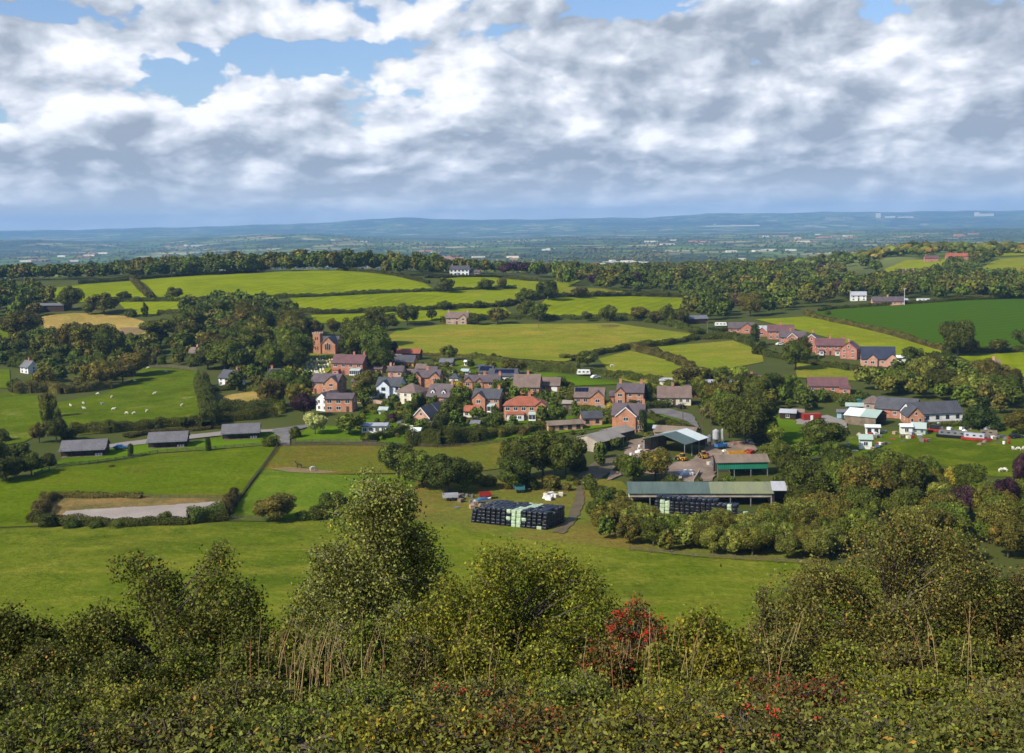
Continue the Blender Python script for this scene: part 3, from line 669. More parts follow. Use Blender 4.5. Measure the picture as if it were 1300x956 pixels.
# ------------------------------------------------------------------ vegetation meshes
def quads(P, Nn, size, rs, aspect=0.75):
    """rhombus leaves at P with normals Nn"""
    n = len(P)
    Nn = Nn / (np.linalg.norm(Nn, axis=1, keepdims=True) + 1e-9)
    t = rs.normal(size=(n, 3)); t -= (t * Nn).sum(1, keepdims=True) * Nn; t /= (np.linalg.norm(t, axis=1, keepdims=True) + 1e-9)
    b = np.cross(Nn, t)
    s = (np.asarray(size) * rs.uniform(0.65, 1.35, n))[:, None] * 0.7
    V = np.stack([P + t * s, P + b * s * aspect, P - t * s, P - b * s * aspect], 1).reshape(-1, 3)
    F = np.arange(4 * n).reshape(-1, 4)
    return V, F

def ico(c, r, rs, rough=0.12, sub=2):
    bm = bmesh.new(); bmesh.ops.create_icosphere(bm, subdivisions=sub, radius=1.0)
    v = np.array([q.co[:] for q in bm.verts]); f = np.array([[q.index for q in fc.verts] for fc in bm.faces]); bm.free()
    v = v * (1 + rs.uniform(-rough, rough, (len(v), 1)))
    return v * np.asarray(r) + np.asarray(c), f

def crown_np(seed, n, leaf, nl=14, base=0.14, kind='round', core=True, spread=0.55):
    """unit tree: height 1, crown radius about .5"""
    rs = np.random.RandomState(seed)
    lobes = []
    if kind == 'round':
        zc = (1 + base) / 2; rz = (1 - base) / 2
        lobes.append((np.array([0, 0, zc]), np.array([0.33, 0.33, rz * 0.72])))
        for i in range(nl):
            ph = rs.uniform(0, 2 * PI); th = math.acos(rs.uniform(-0.75, 0.98))
            r = rs.uniform(0.13, 0.24)
            d = np.array([math.sin(th) * math.cos(ph) * (0.5 - r * 0.75), math.sin(th) * math.sin(ph) * (0.5 - r * 0.75), math.cos(th) * (rz - r * 0.7)])
            lobes.append((np.array([0, 0, zc]) + d * rs.uniform(0.8, 1.12), np.array([r, r, r * rs.uniform(0.7, 0.95)])))
    elif kind == 'wide':      # spreading, flat topped
        for i in range(nl):
            ph = rs.uniform(0, 2 * PI); q = math.sqrt(rs.uniform(0, 1)) * 0.4; r = rs.uniform(0.12, 0.2)
            lobes.append((np.array([q * math.cos(ph), q * math.sin(ph), 0.78 - q * q * 0.9 + rs.uniform(-0.14, 0.04)]), np.array([r * 1.1, r * 1.1, r * 0.7])))
        lobes.append((np.array([0, 0, 0.6]), np.array([0.25, 0.25, 0.2])))
    elif kind == 'tall':
        for i in range(nl):
            z = rs.uniform(base, 0.93); ww = 0.32 * math.sin(PI * min(1, (z - base) / (1.05 - base) * 0.85 + 0.12)) + 0.05
            ph = rs.uniform(0, 2 * PI); r = rs.uniform(0.11, 0.19)
            lobes.append((np.array([ww * math.cos(ph), ww * math.sin(ph), z]), np.array([r, r, r * 1.15])))
        lobes.append((np.array([0, 0, 0.55]), np.array([0.2, 0.2, 0.36])))
    elif kind == 'cone':
        for i in range(nl):
            z = 0.03 + 0.9 * (i / nl); ww = 0.36 * (1 - z) ** 0.8
            for k in range(3):
                ph = rs.uniform(0, 2 * PI); r = 0.07 + 0.14 * (1 - z)
                lobes.append((np.array([ww * math.cos(ph), ww * math.sin(ph), z]), np.array([r, r, r * 0.9])))
        lobes.append((np.array([0, 0, 0.4]), np.array([0.18, 0.18, 0.42])))
    elif kind == 'bush':
        lobes.append((np.array([0, 0, 0.42]), np.array([0.36, 0.36, 0.42])))
        for i in range(nl):
            ph = rs.uniform(0, 2 * PI); q = math.sqrt(rs.uniform(0, 1)) * 0.36; r = rs.uniform(0.13, 0.23)
            lobes.append((np.array([q * math.cos(ph), q * math.sin(ph), rs.uniform(0.1, 0.82 - q * 0.75)]), np.array([r, r, r * 0.95])))
    elif kind == 'column':
        for i in range(nl):
            z = 0.05 + 0.9 * i / nl
            lobes.append((np.array([rs.uniform(-.06, .06), rs.uniform(-.06, .06), z]), np.array([0.36, 0.36, 0.14]) * (1 - 0.5 * max(0, z - 0.7) / 0.3)))
    cen = np.array([l[0] for l in lobes]); rad = np.array([l[1] for l in lobes])
    area = (rad[:, 0] * rad[:, 2]); pr = area / area.sum()
    m = int(n * 1.9)
    li = rs.choice(len(lobes), m, p=pr)
    d = rs.normal(size=(m, 3)); d /= np.linalg.norm(d, axis=1, keepdims=True)
    P = cen[li] + d * rad[li] * rs.uniform(0.82, 1.10, (m, 1))
    q = (P[:, None, :] - cen[None]) / rad[None]
    inside = ((q ** 2).sum(2) < 0.62).any(1)
    keep = ~inside & (P[:, 2] > 0.01)
    P = P[keep][:n]; d = d[keep][:n]
    Nn = d * 0.9 + rs.normal(size=P.shape) * spread; Nn[:, 2] += 0.15
    V, F = quads(P, Nn, leaf, rs)
    if core:
        cv, cf = [], []
        k = 0
        for c, r in zip(cen, rad):
            v, f = ico(c, r * 0.72, rs, 0.16, 1 if len(cen) > 3 else 2)
            cv.append(v); cf.append(f + k); k += len(v)
        cv = np.concatenate(cv); cf = np.concatenate(cf)
        cf = np.concatenate([cf, cf[:, 2:3]], 1)
        return V, F, cv, cf
    return V, F, None, None

def mesh_mix(name, V, F, cv=None, cf=None):
    me = bpy.data.meshes.new(name)
    if cv is not None:
        tri = cf[:, :3] + len(V)
        AV = np.concatenate([V, cv]); nq = len(F); ntri = len(tri)
        loops = np.concatenate([F.ravel(), tri.ravel()]).astype(np.int32)
        starts = np.concatenate([np.arange(nq) * 4, nq * 4 + np.arange(ntri) * 3]).astype(np.int32)
    else:
        AV = V; loops = F.ravel().astype(np.int32); starts = (np.arange(len(F)) * 4).astype(np.int32)
    me.vertices.add(len(AV)); me.vertices.foreach_set('co', AV.astype(np.float32).ravel())
    me.loops.add(len(loops)); me.loops.foreach_set('vertex_index', loops)
    me.polygons.add(len(starts)); me.polygons.foreach_set('loop_start', starts)
    me.update(calc_edges=True); me.validate()
    return me

LODS = [(420, 0.085), (1500, 0.048), (4600, 0.030), (13000, 0.0185)]
_cr = {}
def crown_mesh(kind, lod, var):
    key = (kind, lod, var)
    if key not in _cr:
        n, lf = LODS[lod]
        nl = {'round': 13, 'wide': 12, 'tall': 14, 'cone': 10, 'bush': 9, 'column': 9}[kind] + (8 if lod >= 2 and kind in ('round', 'wide', 'tall') else 0)
        V, F, cv, cf = crown_np(hash_(kind, lod, var), n, lf, nl, kind=kind, base=0.12)
        me = mesh_mix('crown', V, F, cv, cf); me.materials.append(LM['oak']); _cr[key] = me
    return _cr[key]
def hash_(*a):
    return sum((ord(c) * (i + 3) for i, c in enumerate(str(a)))) * 7919 % 100003

_tk = {}
def trunk_mesh(kind, var):
    key = (kind, var)
    if key not in _tk:
        r = random.Random(var * 5 + len(kind)); mb = MB()
        top = {'wide': 0.62, 'bush': 0.3, 'cone': 0.85, 'column': 0.5}.get(kind, 0.55)
        pts = [Vector((0, 0, -0.03)), Vector((r.uniform(-.02, .02), r.uniform(-.02, .02), top * 0.5)), Vector((r.uniform(-.04, .04), r.uniform(-.04, .04), top))]
        mb.tube(pts[0], pts[1], 0.034, 0.024, 7); mb.tube(pts[1], pts[2], 0.024, 0.012, 7)
        for i in range(6 if kind != 'cone' else 0):
            a = 2 * PI * i / 6 + r.uniform(-.3, .3); s = pts[1].lerp(pts[2], r.uniform(-0.5, .8)) if kind != 'bush' else pts[0]
            mb.tube(s, s + Vector((math.cos(a) * r.uniform(.2, .34), math.sin(a) * r.uniform(.2, .34), r.uniform(.12, .3))), 0.014, 0.004, 5)
        me = bpy.data.meshes.new('trunk'); me.from_pydata(mb.v, [], mb.f)
        for p in me.polygons: p.use_smooth = True
        me.materials.append(M['bark']); _tk[key] = me
    return _tk[key]

SPECIES = {   # kind -> (crown shape, material, name, category)
 'oak': ('round', 'oak', 'oak_tree', 'tree'), 'wideoak': ('wide', 'oak', 'spreading_tree', 'tree'), 'green': ('round', 'green', 'broadleaf_tree', 'tree'),
 'olive': ('round', 'olive', 'broadleaf_tree', 'tree'), 'brown': ('round', 'brown', 'autumn_tree', 'tree'), 'copper': ('round', 'copper', 'copper_beech_tree', 'tree'),
 'tall': ('tall', 'oak', 'tall_tree', 'tree'), 'tallgreen': ('tall', 'green', 'tall_tree', 'tree'), 'poplar': ('tall', 'sage', 'tall_tree', 'tree'),
 'conifer': ('cone', 'conifer', 'conifer_tree', 'tree'), 'column': ('column', 'conifer', 'columnar_conifer_tree', 'tree'), 'sage': ('round', 'sage', 'willow_tree', 'tree'),
 'yellowtree': ('round', 'yellow', 'yellow_tree', 'tree'), 'lime': ('round', 'lime', 'lime_green_tree', 'tree'), 'vari': ('round', 'variegated', 'variegated_tree', 'tree'),
 'bush': ('bush', 'green', 'bush', 'bush'), 'darkbush': ('bush', 'oak', 'bush', 'bush'), 'olivebush': ('bush', 'olive', 'bush', 'bush'), 'brownbush': ('bush', 'brown', 'bush', 'bush'),
 'yellowbush': ('bush', 'yellow', 'bush', 'bush'), 'limebush': ('bush', 'lime', 'bush', 'bush'), 'sagebush': ('bush', 'sage', 'bush', 'bush'), 'copperbush': ('bush', 'copper', 'bush', 'bush'),
}
WORDS = {'oak': 'dark green round', 'wideoak': 'dark spreading', 'green': 'mid green leafy', 'olive': 'olive tinged', 'brown': 'russet brown', 'copper': 'dark copper leaved', 'tall': 'tall dark', 'tallgreen': 'tall green',
         'poplar': 'tall grey green', 'conifer': 'dark pointed conifer', 'column': 'dark columnar conifer', 'sage': 'grey green willowy', 'yellowtree': 'yellow leaved', 'lime': 'bright lime green', 'vari': 'pale variegated',
         'bush': 'green', 'darkbush': 'dark green', 'olivebush': 'olive', 'brownbush': 'russet', 'yellowbush': 'bright yellow', 'limebush': 'bright lime green', 'sagebush': 'grey green', 'copperbush': 'dark purple'}
TREES = []    # dict(P, h, wr, kind, label, group)
def tree(px, py, hpx, wr=1.0, kind='oak', label=None, group=None, P=None, h=None):
    if P is None: P = at(px, py)
    k = ppm(P)
    TREES.append(dict(P=P, h=h if h else hpx / k, hpx=hpx if h is None else h * k, wr=wr, kind=kind, label=label, group=group, px=px, py=py))

def ordinal(n):
    w_ = ['first', 'second', 'third', 'fourth', 'fifth', 'sixth', 'seventh', 'eighth', 'ninth', 'tenth', 'eleventh', 'twelfth']
    if n <= 12: return w_[n - 1]
    return '%d%s' % (n, 'th' if 10 <= n % 100 <= 20 else {1: 'st', 2: 'nd', 3: 'rd'}.get(n % 10, 'th'))

def place_tree(t, i):
    shape, mk, nm, cat = SPECIES[t['kind']]
    hp = t['hpx'] * 0.79
    lod = 0 if hp < 9 else 1 if hp < 24 else 2 if hp < 52 else 3
    var = i % (4 if lod < 3 else 3)
    h = t['h']; wd = h * t['wr']
    cm = crown_mesh(shape, lod, var)
    if lod == 0:
        o = bpy.data.objects.new(nm, cm); C.objects.link(o); cr = o
    else:
        o = bpy.data.objects.new(nm, None); C.objects.link(o)
        cr = bpy.data.objects.new('crown', cm); C.objects.link(cr); cr.parent = o
        if shape != 'bush' or t.get('stem'):
            tk = bpy.data.objects.new('trunk', trunk_mesh(shape, var)); C.objects.link(tk); tk.parent = o
    o.location = t['P'] - Vector((0, 0, 0.12 * (cat == 'bush') * h))
    o.scale = (wd, wd, h); o.rotation_euler = (0, 0, RND.uniform(0, 6.28))
    cr.material_slots[0].link = 'OBJECT'; cr.material_slots[0].material = LM[mk]
    tag(o, t['label'], cat, t['group'])

def inpoly(x, y, poly):
    c = False; j = len(poly) - 1
    for i in range(len(poly)):
        xi, yi = poly[i]; xj, yj = poly[j]
        if (yi > y) != (yj > y) and x < (xj - xi) * (y - yi) / (yj - yi) + xi: c = not c
        j = i
    return c

AVOID = []     # (x, y, r) world discs kept clear (buildings)
def region(name, poly, spacing, hm, kinds, wr=(0.8, 1.15), seed=1, where='in', group=None, maxn=999):
    """fill a patch of ground (given by its outline as seen) with individual trees"""
    rs = random.Random(seed); W = [at(*p) for p in poly]; wp = [(p.x, p.y) for p in W]
    x0, x1 = min(p[0] for p in wp), max(p[0] for p in wp); y0, y1 = min(p[1] for p in wp), max(p[1] for p in wp)
    acc = []
    n = int((x1 - x0) * (y1 - y0) / spacing ** 2 * 8) + 30
    for _ in range(min(n, 6000)):
        x, y = rs.uniform(x0, x1), rs.uniform(y0, y1)
        if not inpoly(x, y, wp): continue
        if any((x - a) ** 2 + (y - b) ** 2 < spacing ** 2 for a, b in acc): continue
        if any((x - a) ** 2 + (y - b) ** 2 < r * r for a, b, r in AVOID): continue
        acc.append((x, y))
        if len(acc) >= maxn: break
    out = []
    for x, y in acc:
        P = Vector((x, y, float(Z(x, y)))); c, r_ = proj(P)
        if c < -40 or c > 1340: continue
        kd = rs.choice(kinds)
        tree(c, r_, 0, rs.uniform(*wr), kd, None, group or ('trees ' + where + ' ' + name), P=P, h=rs.uniform(*hm))
        TREES[-1]['where'] = where + ' ' + name

# ------------------------------------------------------------------ hedges
def hedge(pts, hm=2.0, wm=2.2, mat='hedge', label=None, leafpx=1.0, gap=0.0, name='hedge', var=0.35, world=None, seed=0, cat='hedge', dens=1.0, kind=None):
    W = world or [at(*p) for p in pts]
    rs = np.random.RandomState(int(abs(W[0].x * 13 + W[0].y * 7)) + seed)
    org = W[0].copy()
    Pn = []; Nn = []; k = 0; seg = []
    mid = W[len(W) // 2]; ls = max(0.22, leafpx * 0.9 / ppm(mid))
    cv, cf = [], []
    s0 = 0
    for a, b in zip(W[:-1], W[1:]):
        d = Vector((b.x - a.x, b.y - a.y)); L = d.length
        if L < 0.1: continue
        d /= L; nx, ny = -d.y, d.x
        n = int(L * (2 * hm + wm) / (ls * ls * 0.5) * dens)
        n = min(n, 26000)
        t = rs.uniform(0, L, n); hh = hm * (1 + var * (np.sin((s0 + t) * 0.37 + seed) * 0.35 + np.sin((s0 + t) * 0.11 + 1) * 0.4 + np.sin((s0 + t) * 1.1) * 0.25))
        u = rs.uniform(0, 1, n); ww = wm * 0.5 * (0.85 + 0.3 * np.sin((s0 + t) * 0.5 + 2))
        ang = u * PI
        sx_, sz_ = np.sign(np.cos(ang)) * np.abs(np.cos(ang)) ** 0.6, np.sin(ang) ** 0.55
        jit = rs.uniform(0.8, 1.12, n)
        off = sx_ * ww * jit; z = sz_ * hh * jit
        x = a.x + d.x * t + nx * off; y = a.y + d.y * t + ny * off
        zz = Z(x, y) + z
        Pn.append(np.stack([x, y, zz], 1)); Nn.append(np.stack([nx * sx_, ny * sx_, sz_ + 0.2], 1) + rs.normal(size=(n, 3)) * 0.5)
        # core
        m = max(1, int(L / 6)); 
        for i in range(m):
            v0 = len(cv) * 0
            ta, tb = L * i / m, L * (i + 1) / m
            row = []
            for tt in (ta, tb):
                px_, py_ = a.x + d.x * tt, a.y + d.y * tt; zb = float(Z(px_, py_)); w2 = wm * 0.3; h2 = hm * 0.62
                row += [(px_ - nx * w2, py_ - ny * w2, zb - 0.5), (px_ - nx * w2 * .8, py_ - ny * w2 * .8, zb + h2), (px_ + nx * w2 * .8, py_ + ny * w2 * .8, zb + h2), (px_ + nx * w2, py_ + ny * w2, zb - 0.5)]
            q = len(cv); cv += row; cf += [(q, q + 4, q + 5, q + 1), (q + 1, q + 5, q + 6, q + 2), (q + 2, q + 6, q + 7, q + 3)]
        s0 += L
    P = np.concatenate(Pn); Nm = np.concatenate(Nn)
    V, F = quads(P, Nm, ls, rs)
    AV = np.concatenate([V, np.array(cv)]); AF = np.concatenate([F, np.array(cf) + len(V)])
    AV = AV - np.array(org[:])
    me = mesh_np(name, AV, AF); me.materials.append(LM[mat])
    o = link(name, me); o.location = org
    tag(o, label, cat, kind=kind); return o

# ------------------------------------------------------------------ fences
def fence(pts, label, step=3.0, h=1.25, mat='post', rails=3, world=None, name='wooden_fence', thick=0.2):
    W = world or [at(*p) for p in pts]
    root = empty(name, W[0]); tag(root, label, 'fence')
    P = []
    for a, b in zip(W[:-1], W[1:]):
        L = (b - a).length; n = max(1, int(round(L / step)))
        for i in range(n):
            q = a.lerp(b, i / n); P.append(Vector((q.x, q.y, float(Z(q.x, q.y)))))
    P.append(W[-1])
    if len(P) > 99:
        k = int(math.ceil(len(P) / 98)); P = P[::k]
    mb = MB(); mb.box(0, 0, h / 2, thick, thick, h + 0.2); pm = bpy.data.meshes.new('post'); pm.from_pydata(mb.v, [], mb.f); pm.materials.append(M[mat])
    for q in P:
        o = bpy.data.objects.new('post', pm); C.objects.link(o); o.parent = root; o.location = q - W[0]
    for r_ in range(rails):
        mb = MB()
        for a, b in zip(P[:-1], P[1:]):
            d = b - a; z = h * (0.9 - 0.32 * r_)
            nn = Vector((-d.y, d.x, 0)).normalized() * 0.025; up = Vector((0, 0, 0.075)); A = a - W[0] + Vector((0, 0, z)) - nn * 2; B = b - W[0] + Vector((0, 0, z)) - nn * 2
            vs = [A - nn - up, A + nn - up, A + nn + up, A - nn + up, B - nn - up, B + nn - up, B + nn + up, B - nn + up]
            mb.add(vs, [(0, 1, 2, 3), (4, 7, 6, 5), (0, 4, 5, 1), (1, 5, 6, 2), (2, 6, 7, 3), (3, 7, 4, 0)])
        mb.build('rail', M[mat], root)
    return root
# ------------------------------------------------------------------ houses
HOUSES = []
_wm = {}
def window_mesh(w_, h_, fm):
    key = (round(w_, 2), round(h_, 2), fm)
    if key not in _wm:
        f = MB(); t = 0.065
        f.box(-w_ / 2 + t / 2, 0, 0, t, 0.09, h_); f.box(w_ / 2 - t / 2, 0, 0, t, 0.09, h_)
        f.box(0, 0, h_ / 2 - t / 2, w_ - 2 * t, 0.085, t); f.box(0, 0, -h_ / 2 + t / 2, w_ - 2 * t, 0.085, t)
        f.box(0, 0, -h_ / 2 - 0.06, w_ + 0.16, 0.16, 0.1)
        if w_ > 0.9: f.box(0, 0, 0, 0.07, 0.08, h_ - 2 * t)
        a = bpy.data.meshes.new('window'); a.from_pydata(f.v, [], f.f); a.materials.append(M[fm])
        g = MB(); g.box(0, 0, 0, w_ - 2 * t + 0.01, 0.05, h_ - 2 * t + 0.01)
        b = bpy.data.meshes.new('pane'); b.from_pydata(g.v, [], g.f); b.materials.append(M['glass'])
        _wm[key] = (a, b)
    return _wm[key]
def add_window(root, x, y, z, w_=1.25, h_=1.25, fm='wframe', rz=0, label=None):
    a, b = window_mesh(w_, h_, fm)
    o = bpy.data.objects.new('window', a); C.objects.link(o); o.parent = root; o.location = (x, y, z); o.rotation_euler = (0, 0, rz)
    p = bpy.data.objects.new('pane', b); C.objects.link(p); p.parent = o
    if label: o['label'] = label
    return o
_dm = {}
def add_door(root, x, y, rz=0, w_=1.0, h_=2.1, mat='door', name='door'):
    key = (w_, h_, mat)
    if key not in _dm:
        f = MB(); f.box(0, 0, h_ / 2, w_, 0.09, h_); f.box(0, -0.03, h_ / 2 + 0.1, w_ * 0.55, 0.07, h_ * 0.5)
        a = bpy.data.meshes.new('door'); a.from_pydata(f.v, [], f.f); a.materials.append(M[mat]); _dm[key] = a
    o = bpy.data.objects.new(name, _dm[key]); C.objects.link(o); o.parent = root; o.location = (x, y, 0); o.rotation_euler = (0, 0, rz); return o

def chevron(half, hr, t=0.18, over=0.4, z0=0.0):
    k = hr / half; e = half + over
    return [(-e, z0 - over * k), (0, z0 + hr), (e, z0 - over * k), (e, z0 - over * k + t), (0, z0 + hr + t * 1.15), (-e, z0 - over * k + t)]

def house(short, label, px, py, w, d, hw, hr, rot=-14, wall='brick', roof='slate', nw=3, st=2, ch=(0.12, 0.88), wings=(), gf=False, solar=None, dorm=(), barge=False,
          fm='wframe', door=0.5, gwin=1, extra=None, cat='house', name='brick_house', hip=False, ww=1.25, wh=1.25, P=None, doors=True, roof2=None, chm=None):
    if P is None: P = at(px, py)
    rz = R(rot)
    # P is the middle of the front wall foot
    cx = P.x + math.sin(-rz) * (d / 2) * 1.0; cy = P.y + math.cos(rz) * (d / 2)
    z = float(min(Z(P.x, P.y), Z(cx, cy))) + 0.05
    root = empty(name, (cx, cy, z), rz); tag(root, label, cat)
    AVOID.append((cx, cy, max(w, d) * 0.5 + 1.0))
    HOUSES.append(dict(short=short, x=cx, y=cy, px=px, py=py))
    wm = MB(); sink = -1.2
    if gf: wm.ey([(-w / 2, sink), (w / 2, sink), (w / 2, hw), (0, hw + hr), (-w / 2, hw)], -d / 2, d / 2)
    elif hip: wm.box(0, 0, (hw + sink) / 2, w, d, hw - sink)
    else: wm.ex([(-d / 2, sink), (d / 2, sink), (d / 2, hw), (0, hw + hr), (-d / 2, hw)], -w / 2, w / 2)
    rm = MB(); ov = 0.35
    if gf: rm.ey(chevron(w / 2, hr, z0=hw), -d / 2 - ov, d / 2 + ov)
    elif hip:
        e = 0.45; rl = max(0.2, w / 2 - d / 2)
        vs = [(-w / 2 - e, -d / 2 - e, hw - .05), (w / 2 + e, -d / 2 - e, hw - .05), (w / 2 + e, d / 2 + e, hw - .05), (-w / 2 - e, d / 2 + e, hw - .05), (-rl, 0, hw + hr), (rl, 0, hw + hr)]
        rm.add(vs, [(0, 1, 5, 4), (1, 2, 5), (2, 3, 4, 5), (3, 0, 4), (3, 2, 1, 0)])
    else: rm.ex(chevron(d / 2, hr, z0=hw), -w / 2 - ov, w / 2 + ov)
    wi = []
    for (fx, ww_, pr, hf) in wings:      # front cross gables
        x0 = -w / 2 + fx * w; h1 = hw * (1.0 if hf >= 0.95 else hf); r1 = min(hr * 0.96, ww_ / 2 * 0.85) if hf >= 0.95 else ww_ / 2 * 0.7
        wm.ey([(x0 - ww_ / 2, sink), (x0 + ww_ / 2, sink), (x0 + ww_ / 2, h1), (x0, h1 + r1), (x0 - ww_ / 2, h1)], -d / 2 - pr, -d / 2 + min(0.6, d / 4))
        deep = d / 2 * (r1 / hr) if hf >= 0.95 else 0.3
        poly = [(a + x0, b) for a, b in chevron(ww_ / 2, r1, z0=h1, over=0.3)]
        rm.ey(poly, -d / 2 - pr - 0.3, -d / 2 + deep)
        wi.append((x0, ww_, pr, h1, r1))
    wo = wm.build('wall', M[wall], root)
    ro = rm.build('roof', M[roof], root)
    if barge:
        bb = MB()
        def chev_b(half, r1, z0, x0, y0, y1): 
            k = r1 / half; e = half + 0.38
            bb.ey([(x0 - e, z0 - .38 * k - .22), (x0, z0 + r1 - .22), (x0 + e, z0 - .38 * k - .22), (x0 + e, z0 - .38 * k + .1), (x0, z0 + r1 + .12), (x0 - e, z0 - .38 * k + .1)], y0, y1)
        if gf: chev_b(w / 2, hr, hw, 0, -d / 2 - ov - 0.07, -d / 2 - ov - 0.002)
        for x0, ww_, pr, h1, r1 in wi: chev_b(ww_ / 2, r1, h1, x0, -d / 2 - pr - 0.37, -d / 2 - pr - 0.302)
        if bb.v: bb.build('bargeboard', M['wframe'], root)
    for c in ch:
        cb = MB()
        if gf: X, Y, zt = 0.0, -d / 2 + c * d, hw + hr
        else: X, Y, zt = -w / 2 + c * w, 0.0, hw + hr
        cb.box(X, Y, zt + 0.2, 0.95, 0.65, 2.2); cb.box(X, Y, zt + 1.35, 1.1, 0.8, 0.12)
        cb.tube((X - .22, Y, zt + 1.4), (X - .22, Y, zt + 1.85), .13, .11, 6); cb.tube((X + .22, Y, zt + 1.4), (X + .22, Y, zt + 1.85), .13, .11, 6)
        cb.build('chimney', M[chm or (wall if wall.endswith('brick') or wall in ('brick2', 'stone') else 'brick2')], ro)
    # windows on the front
    yf = -d / 2 - 0.03
    sth = hw / st
    for s in range(st):
        zc = s * sth + sth * 0.56
        for i in range(nw):
            x = -w / 2 + w * (i + 0.5) / nw
            if any(abs(x - x0) < ww_ / 2 + ww * 0.6 for x0, ww_, pr, h1, r1 in wi): continue
            if gf and s == st - 1 and nw > 3 and abs(x) > w * 0.4: continue
            if s == 0 and doors and door is not None and abs((x + w / 2) / w - door) < 0.5 / nw: 
                add_door(root, x, yf, mat='door'); continue
            add_window(root, x, yf, zc, ww, wh, fm)
        for x0, ww_, pr, h1, r1 in wi:
            if zc + 0.6 < h1 + r1 * 0.4: add_window(root, x0, -d / 2 - pr - 0.03, zc, min(1.7, ww_ * 0.45), wh, fm)
    if gf and hr > 2.4: add_window(root, 0, yf, hw + hr * 0.3, 0.9, 1.1, fm)
    side = 1
    if gwin:
        for s in range(st):
            add_window(root, w / 2 + 0.03, 0, s * sth + sth * 0.56, 1.0, 1.2, fm, rz=R(90))
            add_window(root, -w / 2 - 0.03, 0, s * sth + sth * 0.56, 1.0, 1.2, fm, rz=R(-90))
    sl = math.atan2(hr, d / 2)
    def on_roof(x, t, lift=0.0):     # point on the front slope, t from eave (0) to ridge (1)
        return (x, -d / 2 * (1 - t) - math.sin(sl) * lift, hw + hr * t + 0.19 + math.cos(sl) * lift)
    if solar:
        s0, s1 = solar[:2]; t0, t1 = (solar[2:] + (0.25, 0.85))[:2] if len(solar) < 4 else solar[2:4]
        L = math.hypot(d / 2, hr); mb = MB(); xx0, xx1 = -w / 2 + s0 * w, -w / 2 + s1 * w; n = max(1, int((xx1 - xx0) / 1.1))
        for i in range(n):
            for j in range(2):
                mb.box(xx0 + (i + .5) * (xx1 - xx0) / n, (j + .5) * (t1 - t0) * L / 2, 0, (xx1 - xx0) / n - 0.05, (t1 - t0) * L / 2 - 0.05, 0.06)
        o = mb.build('solar_panel', M['solar'], ro); o.location = on_roof(0, t0, 0.06); o.rotation_euler = (sl, 0, 0)
    for fx in dorm:
        x = -w / 2 + fx * w; mb = MB(); y0 = -d / 2 * 0.80; h0 = hw + hr * 0.12
        mb.ey([(x - .8, h0), (x + .8, h0), (x + .8, h0 + 1.3), (x, h0 + 2.0), (x - .8, h0 + 1.3)], y0, -0.6)
        dn = mb.build('dormer', M['wframe'], ro)
        mb = MB(); mb.ey([(a + x, b) for a, b in chevron(.8, .7, t=.1, over=.2, z0=h0 + 1.3)], y0 - .2, -0.3); mb.build('dormer_roof', M[roof], ro)
        a, b = window_mesh(0.9, 1.0, fm); o = bpy.data.objects.new('window', a); C.objects.link(o); o.parent = root; o.location = (x, y0 - 0.03, h0 + .75)
        p = bpy.data.objects.new('pane', b); C.objects.link(p); p.parent = o
    # gutter line
    if not gf and not hip:
        mb = MB(); mb.box(0, -d / 2 - 0.46, hw - 0.35 * hr / (d / 2) + 0.0, w + 0.5, 0.1, 0.12); mb.build('gutter', M['dframe'], root)
    if extra: extra(root, w, d, hw, hr)
    return root

def conservatory(x, w_, pr, h_=2.3, mat='wframe'):
    def f(root, w, d, hw, hr):
        X = -w / 2 + x * w; y0 = -d / 2
        fr = MB()
        n = max(2, int(w_ / 1.0))
        for i in range(n + 1): fr.box(X - w_ / 2 + i * w_ / n, y0 - pr, h_ / 2, 0.1, 0.1, h_)
        fr.box(X, y0 - pr, h_ - .05, w_ + .1, .12, .12); fr.box(X, y0 - pr, 0.4, w_ + .1, .13, .5)
        for s in (-1, 1): fr.box(X + s * w_ / 2, y0 - pr / 2, h_ - .05, .12, pr, .12); fr.box(X + s * w_ / 2, y0 - pr / 2, 0.4, .13, pr, .5)
        c = fr.build('conservatory', M[mat], root)
        g = MB(); g.box(X, y0 - pr, h_ * .55, w_ - .1, .04, h_ * .75); g.build('pane', M['glass'], c)
        r_ = MB(); r_.add([(X - w_ / 2 - .15, y0 - pr - .2, h_), (X + w_ / 2 + .15, y0 - pr - .2, h_), (X + w_ / 2 + .15, y0 - .01, h_ + .8), (X - w_ / 2 - .15, y0 - .01, h_ + .8),
                            (X - w_ / 2 - .15, y0 - pr - .2, h_ + .08), (X + w_ / 2 + .15, y0 - pr - .2, h_ + .08), (X + w_ / 2 + .15, y0 - .01, h_ + .88), (X - w_ / 2 - .15, y0 - .01, h_ + .88)],
                           [(0, 1, 2, 3), (7, 6, 5, 4), (0, 4, 5, 1), (1, 5, 6, 2), (2, 6, 7, 3), (3, 7, 4, 0)])
        r_.build('conservatory_roof', M['ghglass'], c)
    return f

